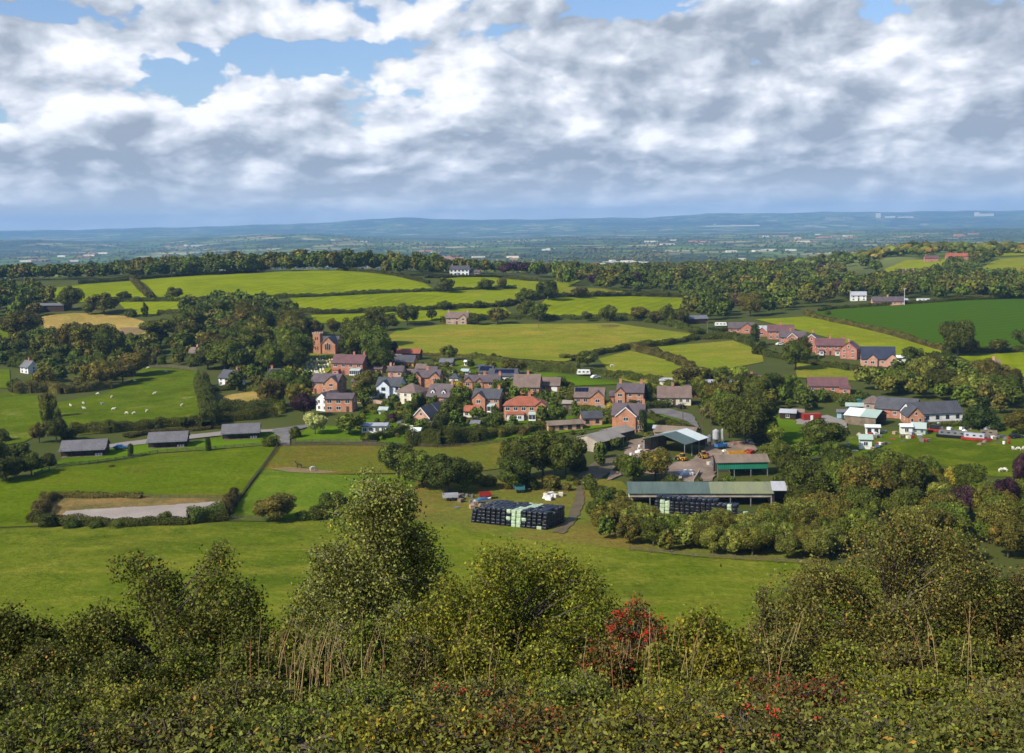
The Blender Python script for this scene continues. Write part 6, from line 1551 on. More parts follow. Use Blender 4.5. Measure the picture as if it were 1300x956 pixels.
region('the shrubs behind the workshop track', [(965, 527), (1000, 522), (1070, 516), (1060, 510), (1010, 508), (960, 515)], 7, (3, 6), ['bush', 'green', 'darkbush'], seed=26, where='among')
# garden shrubs
region('the lower village gardens', [(452, 536), (470, 520), (520, 520), (560, 522), (600, 538), (640, 545), (690, 545), (735, 535), (735, 552), (660, 556), (600, 560), (540, 563), (470, 560)], 4.2, (1.5, 4.2), ['bush', 'darkbush', 'olivebush', 'limebush', 'bush', 'sagebush', 'brownbush'], seed=27, where='in')
region('the middle village gardens', [(455, 500), (520, 520), (560, 518), (600, 520), (640, 516), (735, 520), (735, 500), (650, 504), (580, 498), (520, 496), (470, 486)], 5.0, (1.5, 4.4), ['bush', 'darkbush', 'olivebush', 'limebush', 'bush', 'copperbush'], seed=28, where='in')
region('the upper village gardens', [(480, 486), (480, 470), (560, 466), (650, 472), (660, 480), (600, 486), (540, 484)], 5.5, (1.4, 4), ['bush', 'darkbush', 'olivebush', 'bush', 'sagebush'], seed=29, where='in')
region('the churchyard edge', [(362, 478), (368, 462), (392, 478), (418, 486), (385, 492)], 6.5, (2, 4.5), ['bush', 'darkbush', 'olivebush'], seed=30, where='at')
region('the gardens of the brick row', [(985, 442), (1020, 452), (1075, 462), (1105, 470), (1090, 474), (1020, 464), (975, 450)], 7, (1.6, 3.4), ['bush', 'darkbush', 'olivebush'], seed=31, where='in')
region('the farm lane gardens', [(735, 520), (800, 522), (815, 534), (880, 540), (900, 556), (850, 552), (800, 520)], 6, (1.2, 3), ['bush', 'darkbush', 'olivebush'], seed=32, where='by')

region('the village gardens', [(440, 500), (470, 490), (560, 492), (650, 486), (730, 492), (740, 530), (690, 548), (560, 556), (480, 540)], 10, (3.5, 6.5), ['green', 'oak', 'olive', 'green', 'tallgreen'], seed=41, where='in')
region('the upper gardens', [(470, 486), (480, 466), (560, 462), (640, 472), (640, 484), (540, 486)], 11, (3, 5.5), ['green', 'oak', 'olive'], seed=42, where='in')
region('the farm corners', [(735, 560), (800, 560), (870, 545), (900, 556), (888, 562), (800, 575), (750, 600)], 10, (3, 6), ['green', 'oak', 'olive', 'bush'], seed=43, where='at')
region('the strip behind the long barn', [(800, 622), (860, 616), (900, 614), (990, 614), (1000, 630), (900, 622), (800, 628)], 4.5, (2, 4.5), ['bush', 'green', 'darkbush', 'olivebush'], seed=44, where='in')
# ------------------------------------------------------------------ resolve trees: at most 290 individuals, the rest one wood
vis = [t for t in TREES if -30 < t['px'] < 1330]
for t in vis:
    t['cat'] = SPECIES[t['kind']][3]
auto = [t for t in vis if not t['label']]
hand = [t for t in vis if t['label']]
LIM = {'tree': 285, 'bush': 285}
keep = []; rest = []
for cat in ('tree', 'bush'):
    hN = [t for t in hand if t['cat'] == cat]; aN = sorted([t for t in auto if t['cat'] == cat], key=lambda t: -t['hpx'] * t['hpx'] * t['wr'])
    k = LIM[cat] - len(hN); keep += hN + aN[:k]; rest += aN[k:]
groups = {}
for t in keep:
    if not t['label']: groups.setdefault((t['where'], t['kind']), []).append(t)
for (wh, kd), L in groups.items():
    L.sort(key=lambda t: t['px'])
    cat = L[0]['cat']
    for i, t in enumerate(L):
        if len(L) == 1: s = 'the only %s %s %s' % (WORDS[kd], cat, wh)
        elif i == 0: s = 'leftmost %s %s %s' % (WORDS[kd], cat, wh)
        elif i == len(L) - 1: s = 'rightmost %s %s %s' % (WORDS[kd], cat, wh)
        else: s = '%s %s %s from the left %s' % (ordinal(i + 1), WORDS[kd], cat, wh)
        t['label'] = s
for i, t in enumerate(keep): place_tree(t, i)
print('TREES individual', len(keep), 'rest', len(rest))
def merge_far(name, lst, label, mats):
    by = {}
    Vs, Fs, Mi = [], [], []; k = 0
    for i, t in enumerate(lst):
        sh, mk, nm, cat = SPECIES[t['kind']]
        hp = t['hpx'] * .79
        key = (sh, i % 3)
        if key not in by:
            n, lf = (300, 0.1)
            V, F, cv, cf = crown_np(i + 50, n, lf, 9, kind=sh)
            by[key] = (V, F, cv, cf)
        V, F, cv, cf = by[key]
        a = RND.uniform(0, 6.28); c, s = math.cos(a), math.sin(a)
        W = np.concatenate([V, cv]); F2 = np.concatenate([F, np.concatenate([cf[:, :3], cf[:, 2:3]], 1) + len(V)])
        wd = t['h'] * t['wr']
        W2 = np.stack([(W[:, 0] * c - W[:, 1] * s) * wd + t['P'][0], (W[:, 0] * s + W[:, 1] * c) * wd + t['P'][1], W[:, 2] * t['h'] + t['P'][2]], 1)
        Vs.append(W2); F2 = F2.copy(); Fs.append((F2, k, len(F), len(cf))); k += len(W)
        Mi.append(mats.index(mk))
    AV = np.concatenate(Vs)
    loops = []; starts = []; mi = []; pos = 0
    for (F2, k0, nq, nt_), m_i in zip(Fs, Mi):
        q = F2[:nq] + k0; tr = F2[nq:, :3] + k0
        loops += [q.ravel(), tr.ravel()]
        starts += [pos + np.arange(nq) * 4, pos + nq * 4 + np.arange(nt_) * 3]; pos += nq * 4 + nt_ * 3
        mi.append(np.full(nq + nt_, m_i))
    loops = np.concatenate(loops).astype(np.int32); starts = np.concatenate(starts).astype(np.int32); mi = np.concatenate(mi).astype(np.int32)
    me = bpy.data.meshes.new(name); me.vertices.add(len(AV)); me.vertices.foreach_set('co', AV.astype(np.float32).ravel())
    me.loops.add(len(loops)); me.loops.foreach_set('vertex_index', loops); me.polygons.add(len(starts)); me.polygons.foreach_set('loop_start', starts)
    for mk in mats: me.materials.append(LM[mk])
    me.polygons.foreach_set('material_index', mi); me.update(calc_edges=True)
    o = link(name, me); tag(o, label, 'woodland', kind='stuff'); return o
MATS = list(LM.keys())
merge_far('mixed_woodland', rest, 'mixed dark and olive woodland filling the middle distance', MATS)

# thousands of hedgerow trees dotted over the plain
def plain_trees():
    rs = np.random.RandomState(5); L = []
    bm_ = []
    for sd_ in range(5):
        r2 = np.random.RandomState(sd_); vs = []; fs = []; k = 0
        for q in range(4):
            v, f = ico((r2.uniform(-.22, .22), r2.uniform(-.22, .22), r2.uniform(.3, .7)), (r2.uniform(.2, .34),) * 2 + (r2.uniform(.2, .3),), r2, .2, 1)
            vs.append(v); fs.append(f[:, :3] + k); k += len(v)
        bm_.append((np.concatenate(vs), np.concatenate(fs)))
    VV, FF, MI = [], [], []; k = 0; n = 0
    xs = np.sin
    while n < 9500:
        dist = 1350 * (9500 / 1350) ** (rs.uniform() ** 0.85)
        ph = rs.uniform(-.56, .56)
        x, y = dist * math.tan(ph), dist
        # clumped: woods and hedge lines
        g = math.sin(x * .006 + math.sin(y * .003) * 2) * math.sin(y * .0046 + math.sin(x * .002) * 2) + 0.5 * math.sin(x * .017 + y * .009) * math.sin(y * .013 - x * .004)
        a = (x * .94 + y * .33) % 230 < 16 or (y * .94 - x * .33) % 300 < 18
        if not (g > 0.42 or (a and rs.uniform() < .8) or rs.uniform() < .04): continue
        h = rs.uniform(8, 16); wd = h * rs.uniform(.9, 1.6)
        v, f = bm_[n % 5]
        an = rs.uniform(0, 6.28); c, s = math.cos(an), math.sin(an)
        z = float(Z(x, y)) - .5
        VV.append(np.stack([(v[:, 0] * c - v[:, 1] * s) * wd + x, (v[:, 0] * s + v[:, 1] * c) * wd + y, v[:, 2] * h + z], 1)); FF.append(f + k); k += len(v)
        MI.append(np.full(len(f), rs.choice([0, 0, 1, 2]))); n += 1
    me = mesh_np('plain_woods', np.concatenate(VV), np.concatenate(FF))
    for mk in ('oak', 'green', 'olive'): me.materials.append(LM[mk])
    me.polygons.foreach_set('material_index', np.concatenate(MI).astype(np.int32))
    o = link('plain_woods', me); tag(o, 'countless hedgerow trees and woods dotting the distant plain', 'woodland', kind='stuff')
plain_trees()
def far_buildings():
    rs = random.Random(12); mb = MB(); mw = MB()
    cl = [(760, 333, 14), (800, 334, 8), (905, 331, 5), (960, 318, 14), (860, 307, 20), (610, 330, 16), (650, 333, 10), (1010, 303, 16), (930, 285, 8), (100, 325, 20), (60, 333, 12), (230, 313, 16), (1060, 300, 12), (720, 318, 10), (560, 318, 12), (1240, 300, 10), (430, 305, 12)]
    for (c, r_, n) in cl:
        for i in range(int(n * .38)):
            P = at(c + rs.gauss(0, 24), r_ + rs.gauss(0, 2.0))
            if P.y < 1500: continue
            s = min(2.2, P.y / 3500 + .35)
            (mb if rs.random() < .6 else mw).box(P.x, P.y, P.z + 3, rs.uniform(10, 40) * s, rs.uniform(10, 22) * s, 7 * (0.8 + s * .3), rs.uniform(-.3, .3))
    for (c, r_, w_, h_) in ((930, 284.5, 700, 16), (1115, 273.5, 60, 70), (1130, 273.5, 140, 26), (1240, 271.5, 60, 60), (1250, 271.5, 260, 40), (1150, 273.5, 220, 20), (770, 335, 60, 9), (790, 336.5, 34, 8)):
        P = at(c, r_ + 3); mb.box(P.x, P.y, P.z + h_ / 2, w_, 40, h_)
    a = mb.build('distant_buildings', M['cream'], fix=False); tag(a, 'scattered pale farm sheds and warehouses far out on the plain', 'buildings', kind='stuff')
    a = mw.build('distant_houses', M['brick'], fix=False); tag(a, 'scattered brick houses of far villages on the plain', 'buildings', kind='stuff')
far_buildings()

# ------------------------------------------------------------------ bales
def bale_mesh(L=1.2, Wd=1.15, Hh=0.8):
    bm = bmesh.new(); bmesh.ops.create_cube(bm, size=1)
    for v in bm.verts: v.co.x *= Wd; v.co.y *= L; v.co.z *= Hh
    bmesh.ops.bevel(bm, geom=bm.edges[:], offset=.16, segments=2, affect='EDGES', profile=.6)
    r = random.Random(2)
    for v in bm.verts: v.co += Vector((r.uniform(-.02, .02), r.uniform(-.02, .02), r.uniform(-.02, .02)))
    me = bpy.data.meshes.new('wrapped_bale'); bm.to_mesh(me); bm.free()
    for p in me.polygons: p.use_smooth = True
    return me
bmB = bale_mesh(); bmB.materials.append(M['blackbale']); bmP = bale_mesh(); bmP.materials.append(M['palebale'])
def bale(P, rz, pale, label, group):
    o = bpy.data.objects.new('wrapped_bale', bmP if pale else bmB); C.objects.link(o); o.location = P; o.rotation_euler = (RND.uniform(-.08, .08), RND.uniform(-.08, .08), rz + RND.uniform(-.11, .11) + (PI if RND.random() < .5 else 0))
    s = RND.uniform(.93, 1.08); o.scale = (s, s, s); tag(o, label, 'bale', group)
A = at(597, 664); B = at(694, 674); dv = (B - A); Lb = math.hypot(dv.x, dv.y); e1 = Vector((dv.x / Lb, dv.y / Lb, 0)); e2 = Vector((-e1.y, e1.x, 0)); rzb = math.atan2(e1.y, e1.x)
nc = 15; cw = Lb / nc; NR = 8; NL = 5
for lay in range(NL):
    for row in range(NR):
        for c_ in range(nc):
            if not (row == 0 or lay == NL - 1 or c_ == nc - 1): continue
            if lay == NL - 1 and (c_ == 0 or (RND.random() < .07 and row > 0 and c_ not in (8, 9, 10))): continue
            inset = .12 * lay
            p = A + e1 * (cw * (c_ + .5) + (inset if c_ < 2 else 0)) + e2 * (.6 + row * 1.22 + inset * (row == 0))
            z = float(Z(p.x, p.y)) + .42 + lay * .8 + RND.uniform(-.07, .07)
            pale = (row == 0 and (c_ in (8, 9)) ) or (row == 0 and lay == 2 and c_ in (7, 10)) or (lay == NL - 1 and row > 0 and c_ in (8 + row // 4, 9 + row // 4) and row < 7) or (row == 0 and lay == 4 and c_ == 7) or (row == 0 and lay == 0 and c_ in (13,)) or (lay == 4 and row == 7 and c_ in (8, 9, 10))
            if lay == NL - 1: lb = '%s wrapped bale in the top layer, %s row back, %s from the left' % ('pale green' if pale else 'black', ordinal(row + 1), ordinal(c_ + 1))
            elif row == 0: lb = '%s wrapped bale in the stack front, layer %d up, %s from the left' % ('pale green' if pale else 'black', lay + 1, ordinal(c_ + 1))
            else: lb = 'black wrapped bale on the stack right end, layer %d up, %s back from the front' % (lay + 1, ordinal(row + 1))
            bale((p.x, p.y, z), rzb, pale, lb, 'wrapped bales in the big paddock stack')
A = at(836, 648); B = at(960, 656); dv = (B - A); Lb = math.hypot(dv.x, dv.y); e1 = Vector((dv.x / Lb, dv.y / Lb, 0)); e2 = Vector((-e1.y, e1.x, 0)); rzb = math.atan2(e1.y, e1.x)
nc = int(Lb / 1.25)
for row in range(3):
    for lay in range(5 - (row == 0)):
        for c_ in range(nc):
            if row > 0 and lay < (3 if row == 1 else 4): continue
            if c_ > nc * .8 and lay > 1: continue
            if c_ > nc * .6 and lay > 3: continue
            p = A + e1 * (Lb * (c_ + .5) / nc) + e2 * (-3.4 + .6 + row * 1.3 - .0)
            z = float(Z(p.x, p.y)) + .42 + lay * .8 + RND.uniform(-.1, .1)
            pale = (c_ in (1, 2) and row == 0) or (c_ in (14, 17) and lay >= 1 and row == 0)
            bale((p.x, p.y, z), rzb + .1, pale, '%s wrapped bale by the long barn, %s row, layer %d, %s from the left' % ('pale green' if pale else 'black', ordinal(row + 1), lay + 1, ordinal(c_ + 1)), 'wrapped bales piled along the long barn')

# ------------------------------------------------------------------ animals (skinned single bodies)
def quadruped(name, m, s=1.0, neck=.9, graze=False, horse=False):
    """one continuous body: skeleton + skin"""
    L = 1.0
    if horse: V = [(0, 0, 1.25), (.55, 0, 1.25), (-.6, 0, 1.3), (.95, 0, 1.65 if not graze else 1.05), (1.25, 0, 2.05 if not graze else .45), (1.6, 0, 1.9 if not graze else .15)]
    else: V = [(0, 0, .62), (.30, 0, .62), (-.33, 0, .64), (.48, 0, .78 if not graze else .5), (.60, 0, .88 if not graze else .26), (.76, 0, .80 if not graze else .14)]
    Rr = [.30, .27, .29, .16, .13, .08] if horse else [.24, .22, .23, .12, .10, .055]
    E = [(0, 1), (0, 2), (1, 3), (3, 4), (4, 5)]
    h = 1.25 if horse else .62; fx, bx = (.55, -.6) if horse else (.30, -.33); w_ = .2 if horse else .13
    for sx_, par in ((fx, 1), (bx, 2)):
        for sy in (-1, 1):
            k = len(V); kn = .04 * (1 if par == 1 else -2) * (2 if horse else 1)
            V += [(sx_, sy * w_, h * .75), (sx_ + kn, sy * w_, h * .42), (sx_, sy * w_, .04)]; Rr += [.11 if horse else .085, .06 if horse else .04, .05 if horse else .035]
            E += [(par, k), (k, k + 1), (k + 1, k + 2)]
    k = len(V); t0 = V[2]; V += [(t0[0] - (.32 if horse else .2), 0, t0[2] - .1), (t0[0] - (.4 if horse else .24), 0, t0[2] - (.7 if horse else .25))]; Rr += [.06 if horse else .05, .04 if horse else .03]; E += [(2, k), (k, k + 1)]
    for sy in (-1, 1):
        k = len(V); hd = V[4]; V += [(hd[0] - .03, sy * (.09 if horse else .12), hd[2] + (.2 if horse else .07))]; Rr += [.025]; E += [(4, k)]
    me = bpy.data.meshes.new(name); me.from_pydata(V, E, [])
    o = bpy.data.objects.new(name, me); C.objects.link(o)
    md = o.modifiers.new('s', 'SKIN')
    for i, d in enumerate(me.skin_vertices[0].data): d.radius = (Rr[i], Rr[i]); d.use_root = (i == 0)
    md2 = o.modifiers.new('b', 'SUBSURF'); md2.levels = 1; md2.render_levels = 1
    dg = bpy.context.evaluated_depsgraph_get(); ev = o.evaluated_get(dg); m2 = bpy.data.meshes.new_from_object(ev)
    bpy.data.objects.remove(o); m2.materials.clear(); m2.materials.append(m)
    for p in m2.polygons: p.use_smooth = True
    return m2
sheepA = quadruped('sheep', M['wool'], graze=True); sheepB = quadruped('sheep', M['wool'], graze=False)
horseD = quadruped('horse', plain('dark_horse_coat', (.05, .03, .02)), graze=False, horse=True); horseW = quadruped('horse', plain('white_horse_coat', (.7, .68, .62)), graze=True, horse=True)
shp = [(90, 517), (106, 514), (107, 520.5), (124, 502), (142, 506), (130, 514.5), (144, 521.5), (161, 526.5), (170, 526.8), (187, 523.5), (196, 501.5), (106, 546), (120, 545), (130, 543.5), (231, 516.5), (171, 485), (211, 473.5), (188, 468.8)]
fld = sorted(shp)
for i, (x, y) in enumerate(fld):
    o = bpy.data.objects.new('sheep', sheepA if i % 3 else sheepB); C.objects.link(o); o.location = at(x, y) + Vector((0, 0, .1)); o.rotation_euler = (0, 0, RND.uniform(0, 6.28)); o.scale = (1.5, 1.5, 1.35)
    tag(o, '%s white sheep from the left in the sheep field' % ordinal(i + 1), 'sheep', 'sheep grazing in the sheep field')
o = bpy.data.objects.new('horse', horseD); C.objects.link(o); o.location = at(380, 596) + Vector((0, 0, .3)); o.rotation_euler = (0, 0, 2.8); tag(o, 'dark brown horse standing on the bare earth', 'horse')
o = bpy.data.objects.new('horse', horseW); C.objects.link(o); o.location = at(397, 599.5) + Vector((0, 0, .3)); o.rotation_euler = (0, 0, .6); tag(o, 'white grazing horse on the bare earth', 'horse')
o = bpy.data.objects.new('horse', horseW); C.objects.link(o); o.location = at(777, 467) + Vector((0, 0, .2)); o.rotation_euler = (0, 0, .2); tag(o, 'white horse grazing in the triangular field behind the houses', 'horse')
for i, (x, y) in enumerate([(1286, 572), (1293, 572.5), (1299, 572), (1270, 600), (1276, 599.5)]):
    o = bpy.data.objects.new('sheep', sheepA); C.objects.link(o); o.location = at(x, y) + Vector((0, 0, .1)); o.rotation_euler = (0, 0, RND.uniform(0, 6.28)); o.scale = (1.4,) * 3
    tag(o, '%s white sheep from the left at the right end of the workshop field' % ordinal(i + 1), 'sheep', 'sheep in the workshop field')

# ------------------------------------------------------------------ vehicles
def car(px, py, mat, label, rz=0.0, van=False, name='parked_car'):
    P = at(px, py); root = empty(name, P + Vector((0, 0, .32)), rz); tag(root, label, 'van' if van else 'car')
    mb = MB(); hh = 1.15 if van else .0
    if van: prof = [(-2.3, .3), (2.3, .3), (2.35, .95), (1.7, 1.1), (1.25, 1.95), (-2.25, 2.0)]
    else: prof = [(-2.05, .3), (2.05, .3), (2.1, .72), (1.1, .86), (.5, 1.36), (-1.0, 1.4), (-1.75, .95), (-2.1, .88)]
    mb.ey(prof, -.85, .85); bd = mb.build('body', M[mat], root)
    mb = MB()
    gl = [(1.2, 1.15), (1.0, 1.75), (.35, 1.75), (.35, 1.15)] if van else [(.98, .9), (.47, 1.28), (-.95, 1.31), (-1.5, .95)]
    mb.ey(gl, -.87, .87); mb.build('window', M['glass'], root)
    mb = MB()
    ws = [(1.7, 1.15), (1.28, 1.85)] if van else [(1.1, .9), (.55, 1.32)]
    (x0, z0), (x1, z1) = ws; mb.add([(x0 + .03, -.7, z0), (x0 + .03, .7, z0), (x1 + .03, .65, z1), (x1 + .03, -.65, z1)], [(0, 1, 2, 3)]); mb.build('windscreen', M['glass'], root)
    for x in (-1.3, 1.3):
        for y in (-.8, .8):
            w_ = MB(); w_.tube((x, y - .1, .32), (x, y + .1, .32), .33, .33, 12); t = w_.build('wheel', M['tyre'], root)
            w_ = MB(); w_.tube((x, y - .11, .32), (x, y + .11, .32), .17, .17, 8); w_.build('rim', M['steel'], t)
    for y in (-.6, .6):
        h_ = MB(); h_.box((2.33 if van else 2.07), y, .68, .08, .32, .16); h_.build('headlight', M['wframe'], root)
    return root
def caravan(px, py, label, rz=0.0, L=5.2):
    P = at(px, py); root = empty('caravan', P + Vector((0, 0, .3)), rz); tag(root, label, 'caravan')
    mb = MB(); mb.ey([(-L / 2, .5), (L / 2, .5), (L / 2 + .1, 1.2), (L / 2 - .3, 2.4), (-L / 2 + .3, 2.5), (-L / 2 - .05, 1.3)], -1.05, 1.05); mb.build('body', M['white'], root)
    for x in (-L * .3, 0, L * .3):
        mb = MB(); mb.box(x, -1.07, 1.6, .9, .06, .6); mb.build('window', M['glass'], root)
    for y in (-.9, .9):
        mb = MB(); mb.tube((0, y - .1, .3), (0, y + .1, .3), .32, .32, 10); mb.build('wheel', M['tyre'], root)
    mb = MB(); mb.box(L / 2 + .7, 0, .5, 1.2, .12, .1); mb.build('tow_bar', M['steel'], root)
car(153, 571, 'blue', 'dark blue car parked between the first and second lodge', .2)
car(756, 481, 'carwhite', 'white car parked on the grass behind the hedge', .5)
car(672, 476, 'carblack', 'dark car parked beside the solar roofed white house', .2)
car(663, 477, 'carblack', 'dark car touching the roofline left of the other dark car', .3)
car(1005, 437.5, 'carblack', 'dark car in front of the brick row', .4)
car(990, 439, 'carwhite', 'white car in front of the brick row', .2)
car(865, 519, 'carblack', 'dark car beside the cottage by the lane', .8)
car(960, 432, 'carsilver', 'silver car beside the tall conifer', .2)
car(1290, 557, 'carblack', 'dark car at the right edge of the workshop field', .1)
car(1257, 548, 'carsilver', 'silver car beside the great dark yew', .3)
caravan(741, 477, 'white static caravan behind the dark hedge', -.1, 6)
caravan(915, 415, 'white caravan at the left end of the brick row', -.1, 7)
caravan(1172, 384, 'white caravan above the dark crop field', 0, 9)
def loader(px, py, rz, label):
    P = at(px, py); root = empty('yellow_loader', P + Vector((0, 0, .25)), rz); root.scale = (.78, .78, .78); tag(root, label, 'loader')
    mb = MB(); mb.ey([(-2.2, .7), (1.4, .7), (1.6, 1.2), (.6, 1.5), (-2.2, 1.7)], -.8, .8); mb.build('body', M['yellow'], root)
    mb = MB(); mb.ey([(-.9, 1.5), (.6, 1.5), (.4, 2.8), (-.8, 2.8)], -.65, .65); c = mb.build('cab', M['glass'], root)
    mb = MB(); mb.box(-.2, 0, 2.86, 1.5, 1.5, .12); mb.build('cab_roof', M['yellow'], c)
    for x, r_ in ((-1.3, .75), (1.1, .7)):
        for y in (-.95, .95):
            mb = MB(); mb.tube((x, y - .2, r_), (x, y + .2, r_), r_, r_, 14); t = mb.build('wheel', M['tyre'], root); mb = MB(); mb.tube((x, y - .22, r_), (x, y + .22, r_), r_ * .45, r_ * .45, 10); mb.build('rim', M['yellow'], t)
    for y in (-.5, .5):
        mb = MB(); mb.tube((.2, y, 1.5), (2.4, y, 1.9), .12, .1, 6); mb.tube((2.4, y, 1.9), (3.2, y, .7), .1, .09, 6); mb.build('arm', M['yellow'], root)
    mb = MB(); mb.ey([(3.0, .2), (3.9, .2), (3.3, .45), (3.2, 1.0), (3.0, 1.0)], -1.1, 1.1); mb.build('bucket', M['steel'], root)
loader(893, 583, 1.9, 'yellow wheeled loader standing right of the open barn')
loader(866, 586, 2.2, 'yellow telescopic loader half inside the open barn')
def trailer(px, py, rz, mat, label, name='farm_trailer', L=4.5):
    P = at(px, py); root = empty(name, P + Vector((0, 0, .25)), rz); tag(root, label, 'trailer')
    mb = MB(); mb.box(0, 0, .85, L, 2.1, .12)
    for s in (-1, 1): mb.box(0, s * 1.03, 1.3, L, .08, .8); mb.box(s * L / 2, 0, 1.3, .08, 1.98, .8)
    mb.build('body', M[mat], root)
    for x in (-.6, .6):
        for y in (-1, 1):
            mb = MB(); mb.tube((x, y - .15, .45), (x, y + .15, .45), .45, .45, 12); mb.build('wheel', M['tyre'], root)
    mb = MB(); mb.box(L / 2 + .8, 0, .8, 1.6, .12, .12); mb.build('tow_bar', M['steel'], root)
trailer(937, 581, .1, 'yellow', 'yellow farm machine behind the green clad barn', L=6)
trailer(951, 580, 1.0, 'red', 'red farm machine beside the yellow one', L=3.5)
trailer(915, 571, .4, 'blue', 'blue trailer at the back of the farm yard', L=3.5)
trailer(616, 634.5, .15, 'red', 'red trailer at the back of the bale paddock', L=3)
trailer(572, 636, .1, 'silver', 'silver grey trailer beside the clump of trees', L=4)
trailer(660, 626, .1, 'teal', 'small dark green trailer among the bushes', L=2.5)
def boat(px, py, rz, label):
    P = at(px, py); root = empty('small_boat', P + Vector((0, 0, .4)), rz); tag(root, label, 'boat')
    prof = []
    vs = []; fs = []
    st = [(-2.2, .75, .8), (-1, .85, .85), (.6, .75, .9), (1.7, .4, 1.05), (2.3, .03, 1.2)]
    for x, w_, h in st: vs += [(x, -w_, h), (x, -w_ * .6, .25), (x, 0, .1), (x, w_ * .6, .25), (x, w_, h)]
    for i in range(4):
        for j in range(4): a = i * 5 + j; fs.append((a, a + 1, a + 6, a + 5))
    fs.append((0, 1, 2, 3, 4)); mb = MB(); mb.add(vs, fs); mb.build('hull', M['white'], root)
    mb = MB(); mb.ey([(-1.8, .7), (1.5, .78), (1.3, 1.05), (.4, 1.25), (-.6, 1.2), (-1.8, .8)], -.6, .6); mb.build('cover', M['blue'], root)
boat(613, 640, .35, 'small white boat with blue cover behind the bales')
# silos and tanks in the yard
def silo(px, py, mat, r, h, label):
    P = at(px, py); root = empty('feed_silo', P, 0); tag(root, label, 'silo')
    mb = MB(); mb.tube((0, 0, 1.5), (0, 0, 1.5 + h), r, r, 14); mb.tube((0, 0, 1.5 + h), (0, 0, 2.1 + h), r, .15, 14); mb.tube((0, 0, .6), (0, 0, 1.5), .2, r, 14); mb.build('body', M[mat], root, smooth=False)
    for i in range(4):
        a = PI / 4 + i * PI / 2; mb = MB(); mb.tube((math.cos(a) * r, math.sin(a) * r, -.3), (math.cos(a) * r, math.sin(a) * r, 2), .08, .08, 5); mb.build('leg', M['steel'], root)
silo(909, 563, 'silver', 1.1, 2.6, 'wide silver grey feed silo behind the farm yard')
silo(917, 563, 'silver', .5, 2.8, 'slim grey feed silo right of the wide one behind the farm yard')
silo(901, 566, 'lead', .8, 1.6, 'low white tank behind the open barn')
def pole(px, py, h, label, arms=True, mat='post'):
    P = at(px, py); root = empty('utility_pole', P); tag(root, label, 'pole')
    mb = MB(); mb.tube((0, 0, -.5), (0, 0, h), .16, .11, 7); mb.build('shaft', M[mat], root)
    if arms: mb = MB(); mb.box(0, 0, h - .5, 2.0, .12, .12); mb.tube((-.8, 0, h - .4), (-.8, 0, h - .15), .06, .06, 6); mb.tube((.8, 0, h - .4), (.8, 0, h - .15), .06, .06, 6); mb.build('cross_arm', M[mat], root)
pole(892, 560, 10.5, 'wooden pole left of the silos behind the open barn')
pole(902, 566, 11.5, 'tall wooden pole right of the open barn roof')
pole(898, 428, 9, 'grey pole at the corner of the bungalow field', mat='steel')
pole(354, 432, 9, 'left of two pale poles by the church lawn', mat='wframe')
pole(363, 431, 7, 'right of two pale poles by the church lawn', mat='wframe')
pole(684, 418, 9, 'pole on the hedge below the smooth field')
pole(867, 548, 10, 'wooden pole by the farmhouse lawn')
pole(1148, 388, 12, 'thin pole beside the pink bungalow', mat='wframe')
# fences
fence([(44, 605), (90, 592), (200, 576), (345, 565.5), (352, 566)], 'long post and rail fence between the lodge lawns and the meadow')
fence([(352, 567.5), (420, 564.5), (500, 567), (560, 569), (600, 567), (660, 559)], 'wooden fence along the foot of the village above the horse paddock')
fence([(375, 563), (440, 562), (478, 564)], 'wooden fence at the foot of the long green lawn')
fence([(352, 569), (320, 612), (288, 657)], 'straight slanting fence between the meadow and the green paddock')
fence([(64, 634), (180, 633), (288, 634.5), (298, 640)], 'wooden fence behind the sand arena', step=2.5)
fence([(288, 661), (320, 661), (345, 662)], 'short wooden fence right of the arena hedge')
fence([(190, 467.5), (215, 467), (250, 471)], 'pale wooden fence at the top of the sheep field', mat='timber', h=1.6)
fence([(800, 700), (880, 709), (960, 714), (1040, 719)], 'wire fence posts along the foot of the farm trees', rails=2, step=4)
# low walls of the yard
def wall(pts, h, t, mat, label, name='yard_wall'):
    W = [at(*p) for p in pts]; mb = MB(); o = W[0]
    for a, b in zip(W[:-1], W[1:]):
        d = b - a; L = math.hypot(d.x, d.y); a2 = math.atan2(d.y, d.x); c = (a + b) / 2 - o; mb.box(c.x, c.y, c.z + h / 2 - .2, L, t, h + .4, a2)
    x = mb.build(name, M[mat], None); x.location = o; tag(x, label, 'wall'); return x
wall([(838, 606), (866, 611)], 1.4, .3, 'block', 'low concrete wall in front of the farm yard')
wall([(880, 615), (888, 602)], 1.3, .3, 'block', 'short concrete wall beside the pink yard')
wall([(1080, 472), (1102, 473)], 1.1, .3, 'pinkbrick', 'low pink garden wall left of the navy roofed house')
wall([(1150, 543), (1180, 540), (1212, 538)], 1.2, .25, 'timber', 'low wall in front of the white walled workshop')
wall([(446, 512), (478, 512), (486, 514)], 1.4, .3, 'stone', 'old stone garden wall below the white gabled house')
wall([(640, 550), (690, 544)], .6, .25, 'stone', 'low garden wall below the large red roofed house')
# red container
P = at(1030, 534); root = empty('red_container', P, R(8)); tag(root, 'red container with white door beside the workshop track', 'container')
mb = MB(); mb.box(0, 0, 1.3, 6.5, 2.4, 2.6); 
for i in range(16): mb.box(-3.1 + i * .41, -1.23, 1.3, .16, .06, 2.3)
mb.build('body', M['red'], root); mb = MB(); mb.box(-.4, -1.3, 1.1, 1.0, .06, 2.0); mb.build('door', M['wframe'], root)
